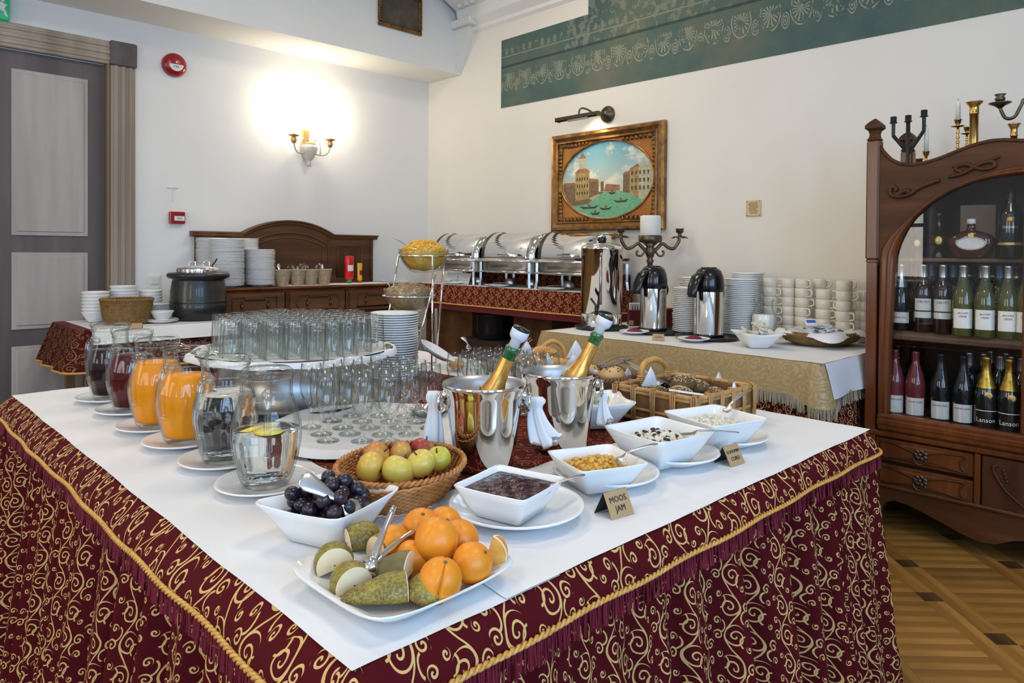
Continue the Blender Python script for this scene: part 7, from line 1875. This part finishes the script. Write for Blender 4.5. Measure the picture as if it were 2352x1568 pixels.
# ---------------------------------------------------------------- bottles in the cabinet
m_lab = noisy('bottle_label', (.74, .72, .66), (.66, .64, .58), 40, .6); m_silver = mat('silver_capsule', (.62, .62, .62), .28, .9); m_bluecap = mat('blue_grey_capsule', (.14, .20, .32), .35, .5)
m_blackcap = mat('black_capsule', (.012, .012, .012), .3); m_redcap = mat('red_capsule', (.25, .012, .015), .35)
m_gdark = mat('dark_bottle_glass', (.010, .013, .014), .06, Specular_IOR_Level=.8); m_gwine = mat('red_wine_bottle', (.022, .008, .010), .06, Specular_IOR_Level=.8)
m_gwhite = mat('pale_wine_bottle', (.115, .12, .042), .06, Transmission_Weight=.35, Specular_IOR_Level=.7); m_grose = mat('rose_wine_bottle', (.16, .03, .035), .06, Specular_IOR_Level=.7)
m_gold_p = mat('gold_print', (.60, .42, .14), .35, .5); m_golds = noisy('gold_capsule', (.70, .48, .10), (.45, .28, .05), 60, .3, .9, bump=.4, bscale=120)
WB = {'wine': [(0, 0), (.034, 0), (.0375, .004), (.0375, .180), (.036, .196), (.029, .215), (.0185, .232), (.0150, .245), (.0140, .290), (.0150, .292), (.0150, .299), (0, .300)],
      'burg': [(0, 0), (.037, 0), (.0405, .004), (.0405, .150), (.038, .172), (.029, .205), (.019, .235), (.0150, .250), (.0140, .290), (.0150, .292), (.0150, .299), (0, .300)],
      'champ': [(0, 0), (.039, 0), (.0430, .004), (.0430, .140), (.040, .165), (.030, .198), (.0205, .228), (.0160, .250), (.0160, .295), (.0175, .297), (.0175, .304), (0, .310)]}
me_bc = {}
def mesh_c(key, fn):
    if key not in me_bc: me_bc[key] = fn()
    return me_bc[key]
def bent_text(name, body, size, m, parent, R, z, ext=.0002):
    o = text(name, body, size, m, parent, (0, 0, 0), (0, 0, 0), ext)
    for v in o.data.vertices:
        x, y, h = v.co; a = x/R; v.co = (R*math.sin(a)*(1+h), -R*math.cos(a)-h, z+y)
    o.data.update(); return o
def lblmesh(R, z0, z1, a=.95):
    mb = MB(); mb.loft([[(R*math.sin(q), -R*math.cos(q), z) for q in [-a+2*a*k/12 for k in range(13)]] for z in (z0, z1)], 0, True, closed=False); return mb
def bottle(lab, y, x, shelf, shape='wine', m=m_gdark, cap=m_silver, caplen=.055, label=None, txt=None, rz=None, sc_=1.0, group=None, band=None, foil=False):
    z = SHZ[shelf]+.0005; rz = rz if rz is not None else math.atan2(-x, -(-y)) if False else -PI/2+math.atan2(y, x)*1.0
    b = thing('wine_bottle' if shape != 'champ' else 'champagne_bottle', lab, 'bottle', (x, y, z), rz, group); b.scale = (sc_,)*3
    pr_ = WB[shape]; put(mesh_c(('b', shape, m.name), lambda: MB().lathe(pr_, 28).mesh('bottle_body', m)), 'body', b)
    if cap:
        cp_ = [(r+.0008, zz) for r, zz in pr_ if zz >= .299-caplen]; zb_ = .300-caplen; rb_ = interp(pr_, zb_)+.0008
        put(mesh_c(('c', shape, cap.name, caplen), lambda: MB().lathe([(rb_, zb_)]+[(r, zz+.0006) for r, zz in cp_], 22).mesh('capsule', cap)), 'capsule', b)
    R = pr_[3][0]+.0008
    if label:
        l_ = put(mesh_c(('l', shape, label), lambda: lblmesh(R, *label).mesh('paper_label', m_lab)), 'paper_label', b)
        if band: put(mesh_c(('bd', shape, band), lambda: lblmesh(R+.0004, *band).mesh('label_band', m_ink)), 'label_band', l_)
        if txt:
            for (t_, s_, zz) in txt: bent_text('lettering', t_, s_, m_ink, l_, R+.0005, zz)
    return b
YA = lambda px, x: atx(px, 700, x).y
JC = [("JACOB'S", .0105, .098), ('CREEK', .0105, .084)]
# middle shelf, front row
f1 = bottle('dark bottle with white label and silver top, left end of the middle shelf', YA(2068, 3.52), 3.52, 1, 'champ', m_gdark, m_silver, .10, (.035, .085), [('MARTINI', .012, .060)], sc_=.98)
for px, w in ((2120, 'left'), (2165, 'right')): bottle('red wine bottle with a tall white label reading CALVET, the %s of two' % w, YA(px, 3.50), 3.50, 1, 'wine', m_gwine, m_silver, .055, (.065, .150), [('CALVET', .0135, .136)], band=(.092, .098))
for px, w in ((2212, 'leftmost'), (2263, 'middle'), (2316, 'rightmost')): bottle("pale white wine bottle labelled JACOB'S CREEK, %s of three on the middle shelf" % w, YA(px, 3.47), 3.47, 1, 'burg', m_gwhite, m_silver, .05, (.034, .116), JC, group='pale wine bottles on the middle shelf')
bottle("pale white wine bottle beside the cabinet's middle post on the middle shelf", YA(2352, 3.47)-.01, 3.47, 1, 'burg', m_gwhite, m_silver, .05, (.034, .116), JC)
bk = [(2104, m_redcap, 'red-capped bottle in the back row behind the left CALVET bottle'), (2138, m_bluecap, 'blue-capped bottle in the back row between the CALVET bottles'), (2188, m_bluecap, 'blue-capped bottle in the back row right of the CALVET bottles'), (2225, m_blackcap, 'black-capped bottle with a gold band, left in the back row'), (2255, m_silver, 'silver-capped bottle in the middle of the back row'),
      (2277, m_blackcap, 'black-capped bottle with a gold band, middle of the back row'), (2294, m_bluecap, 'blue-capped bottle toward the right of the back row'), (2312, m_silver, 'silver-capped bottle toward the right of the back row'), (2330, m_blackcap, 'black-capped bottle with a gold band, right in the back row')]
for k, (px, cp_, lab) in enumerate(bk):
    x = 3.64+.09*(k % 2); b = bottle(lab, YA(px, x), x, 1, 'wine', m_gdark if k % 3 else m_gwhite, cp_, .055, group='back row on the middle shelf')
    if cp_ is m_blackcap: put(mesh_c('gband', lambda: MB().lathe([(.0160, .246), (.0164, .250), (.0160, .254)], 20).mesh('gold_band', m_gold_p)), 'gold_band', b)
# lowest shelf
for px, m, w in ((2058, m_grose, "rosé wine bottle labelled JACOB'S CREEK at the left end of the lowest shelf"), (2105, m_grose, "rosé wine bottle labelled JACOB'S CREEK, second on the lowest shelf"), (2163, m_gdark, "dark wine bottle labelled JACOB'S CREEK, third on the lowest shelf"), (2215, m_gdark, "dark wine bottle labelled JACOB'S CREEK, fourth on the lowest shelf")):
    b = bottle(w, YA(px, 3.485), 3.485, 2, 'burg', m, m_blackcap if m is m_gdark else None, .07, (.022, .098), [("JACOB'S CREEK", .0085, .080)])
    ov_ = MB(); ov_.loft([[(.034*math.sin(a)*1.0, -.034-.0*abs(a), .150+.0*a) for a in (0,)]*1 for _ in range(1)], 0) if False else None
    if m is m_gdark: put(mesh_c('gband', lambda: None), 'gold_band', b, (0, 0, -.012))
for px, w in ((2268, 'left'), (2322, 'right')):
    b = bottle('black champagne bottle with a gold foil neck reading Lanson, the %s of two' % w, YA(px, 3.475), 3.475, 2, 'champ', m_gdark, m_golds, .120)
    bent_text('lettering', 'Lanson', .026, m_lab, b, .0440, .048, .0003)
    put(mesh_c('lan', lambda: lblmesh(.0436, .086, .089, 1.0).mesh('white_line', m_lab)), 'white_line', b)
    put(mesh_c('seal', lambda: MB().lathe([(0, 0), (.014, 0), (.015, .002), (.011, .003), (0, .003)], 20, R=RX, c=(.008, -.0385, .152)).mesh('gold_seal', m_gold_p)), 'gold_seal', b)
bl = [(2064, 3.66, m_blackcap, 'dark bottle at the left in the back row of the lowest shelf'), (2100, 3.70, m_blackcap, 'dark bottle second from the left in the back row of the lowest shelf'), (2228, 3.64, m_silver, 'silver-topped bottle behind the fourth label in the lowest back row'), (2262, 3.66, m_silver, 'silver-topped bottle behind the left gold-necked champagne'), (2276, 3.78, m_silver, 'silver-topped bottle farthest back between the champagnes'),
      (2299, 3.62, m_silver, 'silver-topped bottle between the two gold-necked champagnes'), (2312, 3.76, m_silver, 'silver-topped bottle deep behind the right champagne'), (2324, 3.64, m_silver, 'silver-topped bottle behind the right gold-necked champagne'), (2349, 3.62, m_silver, 'silver-topped bottle beside the middle post, lowest shelf')]
for px, x, cp_, lab in bl: bottle(lab, YA(px, x), x, 2, 'wine', m_gdark, cp_, .055, group='back row on the lowest shelf')
# top shelf
z1 = SHZ[0]+.0005
m_cognac = mat('cognac', (.075, .018, .008), .05, Transmission_Weight=.25); m_clear = thin_glass('clear_bottle', (.93, .95, .96), (.62, .68, .70)); m_boxbrown = mat('brown_carton', (.17, .115, .075), .6)
def tb_(px, x): return (x, YA(px, x), z1)
b = thing('cognac_flask', 'broad flat cognac flask with an oval cream label on the top shelf', 'bottle', tb_(2228, 3.50), -PI/2+.2); mb = MB(); rings = []
for z, hx_, hy_ in ((0, .050, .018), (.004, .054, .022), (.03, .072, .026), (.055, .086, .028), (.080, .086, .028), (.100, .070, .025), (.112, .040, .020), (.118, .018, .014), (.142, .014, .013), (.146, .016, .015)): rings.append([(hx_*math.cos(a), hy_*math.sin(a), z) for a in [2*PI*k/40 for k in range(40)]])
mb.loft(rings, 0, True, cap0=True, cap1=True); mb.build('body', m_cognac, b); MB().lathe([(0, .144), (.014, .144), (.017, .148), (.016, .166), (0, .168)], 18).build('stopper', m_lab, b)
lb2 = MB(); lb2.prism([(.053*math.cos(2*PI*k/32), .028*math.sin(2*PI*k/32)) for k in range(32)], -.0300, -.0285, 'y'); lb2 = lb2.build('oval_label', m_lab, b, (0, 0, .062)); MB().tube([(.049*math.cos(2*PI*k/32), -.0305, .025*math.sin(2*PI*k/32)) for k in range(32)], .0012, 5, closed=True).build('label_border', m_gold_p, lb2)
MB().prism([(-.010, .012), (.010, .012), (.010, -.002), (0, -.012), (-.010, -.002)], -.0315, -.0295, 'y').build('label_crest', m_gold_p, b, (0, 0, .092))
o = MB().box((0, 0, .115), (.13, .05, .23), bev=.003).build('carton', m_boxbrown, None, tb_(2243, 3.585), (0, 0, -PI/2+.2)); tag(o, 'brown gift carton standing behind the flat cognac flask', 'box')
for px, x, lab, s_ in ((2104, 3.56, 'small round decanter at the left end of the top shelf', .9), (2154, 3.54, 'round clear decanter with a pale emblem left of the cognac', 1.05)):
    b = thing('decanter', lab, 'bottle', tb_(px, x), -PI/2+.25); b.scale = (s_,)*3
    MB().lathe([(0, 0), (.022, 0), (.024, .004), (.014, .02), (.018, .028), (.038, .050), (.042, .072), (.034, .096), (.016, .112), (.010, .122), (.010, .170), (.014, .175), (.012, .200), (0, .204)], 28).build('body', m_clear, b)
    MB().lathe([(0, .048), (.034, .052), (.038, .072), (.031, .094), (.0, .100)], 24).build('spirit', m_cognac, b); MB().ball((0, -.040, .072), (.014, .003, .018), nu=12, nv=8).build('emblem', m_gold_p, b)
b = thing('rum_bottle', 'tall clear rum bottle reading BACARDI at the right of the top shelf', 'bottle', tb_(2318, 3.50), -PI/2+.18); MB().lathe([(0, 0), (.040, 0), (.043, .005), (.043, .170), (.038, .195), (.020, .222), (.0155, .240), (.0155, .285), (0, .287)], 32).build('body', m_gdark, b)
MB().lathe([(.0165, .245), (.0165, .289), (0, .290)], 20).build('cap', m_blackcap, b); bent_text('lettering', 'BACARDI', .0135, m_silver, b, .0440, .128, .0003); MB().lathe([(0, 0), (.014, 0), (.014, .002), (0, .002)], 24, R=RX, c=(0, -.0425, .158)).build('round_emblem', m_gold_p, b); MB().lathe([(.0436, .055), (.0438, .06), (.0436, .065)], 32).build('gold_band', m_gold_p, b)

# ---------------------------------------------------------------- candlesticks on top of the cabinet
TB = 1.6385
def at_(px, py, x): return atx(px, py, x)
def zoff(px, py, x): return atx(px, py, x).z-TB
x = 3.60
p = at_(2085, 350, x); c = thing('iron_candelabra', 'dark iron candelabra with three straight arms on the cabinet top', 'candelabra', (x, p.y, TB))
hy1 = at_(2052, 300, x).y-p.y; hy2 = at_(2122, 300, x).y-p.y; zj, zl, zr, zm = zoff(2085, 345, x), zoff(2052, 283, x), zoff(2122, 268, x), zoff(2085, 280, x); zk, zk2 = zoff(2052, 312, x), zoff(2118, 300, x)
MB().lathe([(0, 0), (.045, 0), (.047, .006), (.02, .012), (.009, .03), (.009, zm), (0, zm)], 16).build('stem', m_iron, c)
MB().tube([(0, 0, zj-.01), (0, hy1, zk), (0, hy1, zl)], .0085, 4, smooth=False).build('arm', m_iron, c); MB().tube([(0, 0, zj-.02), (0, hy2, zk2), (0, hy2, zr)], .0085, 4, smooth=False).build('arm', m_iron, c)
for yy_, zz in ((0, zm), (hy1, zl), (hy2, zr)): MB().lathe([(0, 0), (.017, 0), (.017, .003), (.0135, .004), (.0135, .030), (.011, .030), (.011, .006), (0, .006)], 16, c=(0, yy_, zz)).build('candle_socket', m_iron, c)
def brass_stick(lab, px, x, zcup, candle=0.0, R=.016, knob=True, name='candlestick', m=m_brass, pan=True):
    p = at_(px, 300, x); c = thing(name, lab, 'candlestick', (x, p.y, TB)); h = zcup
    pr_ = [(0, 0), (R*2.3, 0), (R*2.4, .004), (R*1.4, .010), (R*.5, .02)]
    n_ = max(2, int((h-.07)/.018))
    for k in range(n_): zz = .022+(h-.062)*k/n_; pr_ += [(R*.42, zz), (R*.62, zz+.005), (R*.42, zz+.010)]
    pr_ += [(R*.4, h-.034)]
    if pan: pr_ += [(R*2.0, h-.030), (R*2.05, h-.028), (R*.5, h-.026)]
    pr_ += [(R*.5, h-.022), (R*.95, h-.014), (R*1.05, h-.004), (R*1.35, h), (R*1.3, h+.001), (0, h-.004)]
    MB().lathe(pr_, 20).build('stick', m, c)
    if candle:
        k_ = MB().lathe([(0, h-.004), (.0095, h-.004), (.0090, h+candle-.012), (.006, h+candle-.002), (0, h+candle)], 14).build('candle', m_candle, c); MB().tube([(0, 0, h+candle-.002), (.001, .002, h+candle+.010)], .0009, 5).build('wick', m_ink, k_)
    return c
brass_stick('small brass candlestick with a pale candle right of the iron candelabra', 2128, 3.64, zoff(2128, 348, 3.64), .115, .013, pan=False)
brass_stick('small brass candle cup next to the foot of the iron candelabra', 2112, 3.58, max(.05, zoff(2112, 365, 3.58)), 0, .014, pan=False)
brass_stick('twisted brass candlestick with a white candle in the middle of the cabinet top', 2200, 3.60, zoff(2200, 275, 3.60), .085, .013)
brass_stick('small brass candlestick behind the tall brass column', 2221, 3.72, zoff(2221, 292, 3.72), 0, .012)
def column(lab, px, x, ztop, R):
    p = at_(px, 300, x); c = thing('brass_candleholder', lab, 'candlestick', (x, p.y, TB)); MB().lathe([(0, 0), (R*2, 0), (R*2, .006), (R*1.1, .014), (R*.92, .03), (R*.92, ztop-.055), (R*1.05, ztop-.053), (R*1.05, ztop-.048), (R*.95, ztop-.046), (R*.98, ztop-.02), (R*1.75, ztop-.003), (R*1.75, ztop), (R*.8, ztop), (0, ztop-.004)], 28).build('column', m_brass, c)
    MB().tube([(0, 0, ztop-.004), (.001, .002, ztop+.006)], .001, 5).build('wick', m_ink, c)
column('tall brass column candleholder on the cabinet top', 2237, 3.57, zoff(2237, 234, 3.57), .0185); column('shorter brass column candleholder near the crest of the cabinet', 2329, 3.60, zoff(2329, 284, 3.60), .0135)
x = 3.66; p = at_(2385, 300, x); c = thing('bronze_candelabra', 'large bronze candelabra with a curved arm at the right of the cabinet top', 'candelabra', (x, p.y, TB))
zc = zoff(2297, 243, x); hy = at_(2297, 240, x).y-p.y
MB().lathe([(0, 0), (.06, 0), (.062, .01), (.02, .03), (.012, .06), (.02, .10), (.012, .14), (.014, zc-.02), (.03, zc), (.02, zc+.03), (.03, zc+.06), (0, zc+.06)], 20).build('stem', m_bronze, c)
for s in (1, -1):
    ar = MB().tube(smoothpts([(0, 0, zc-.02), (0, s*hy*.35, zc+.015), (0, s*hy*.45, zc-.01), (0, s*hy*.62, zc-.055), (0, s*hy*.85, zc-.055), (0, s*hy, zc-.01)], 6), .007, 8); ar = ar.build('arm', m_bronze, c); c0 = Vector((0, s*hy, zc)); mb = MB(); rings = []
    for z, r in ((-.012, .006), (0, .020), (.012, .042), (.014, .040), (.006, .012), (.016, .010), (.024, .019), (.034, .020), (.040, .013), (.048, .022), (.050, .022), (.046, .008)): rings.append([c0+Vector((r*(1+.06*math.cos(14*a)*(r > .03))*math.cos(a), r*(1+.06*math.cos(14*a)*(r > .03))*math.sin(a), z)) for a in [2*PI*k/42 for k in range(42)]])
    mb.loft(rings); mb.build('drip_pan', m_bronze, ar)
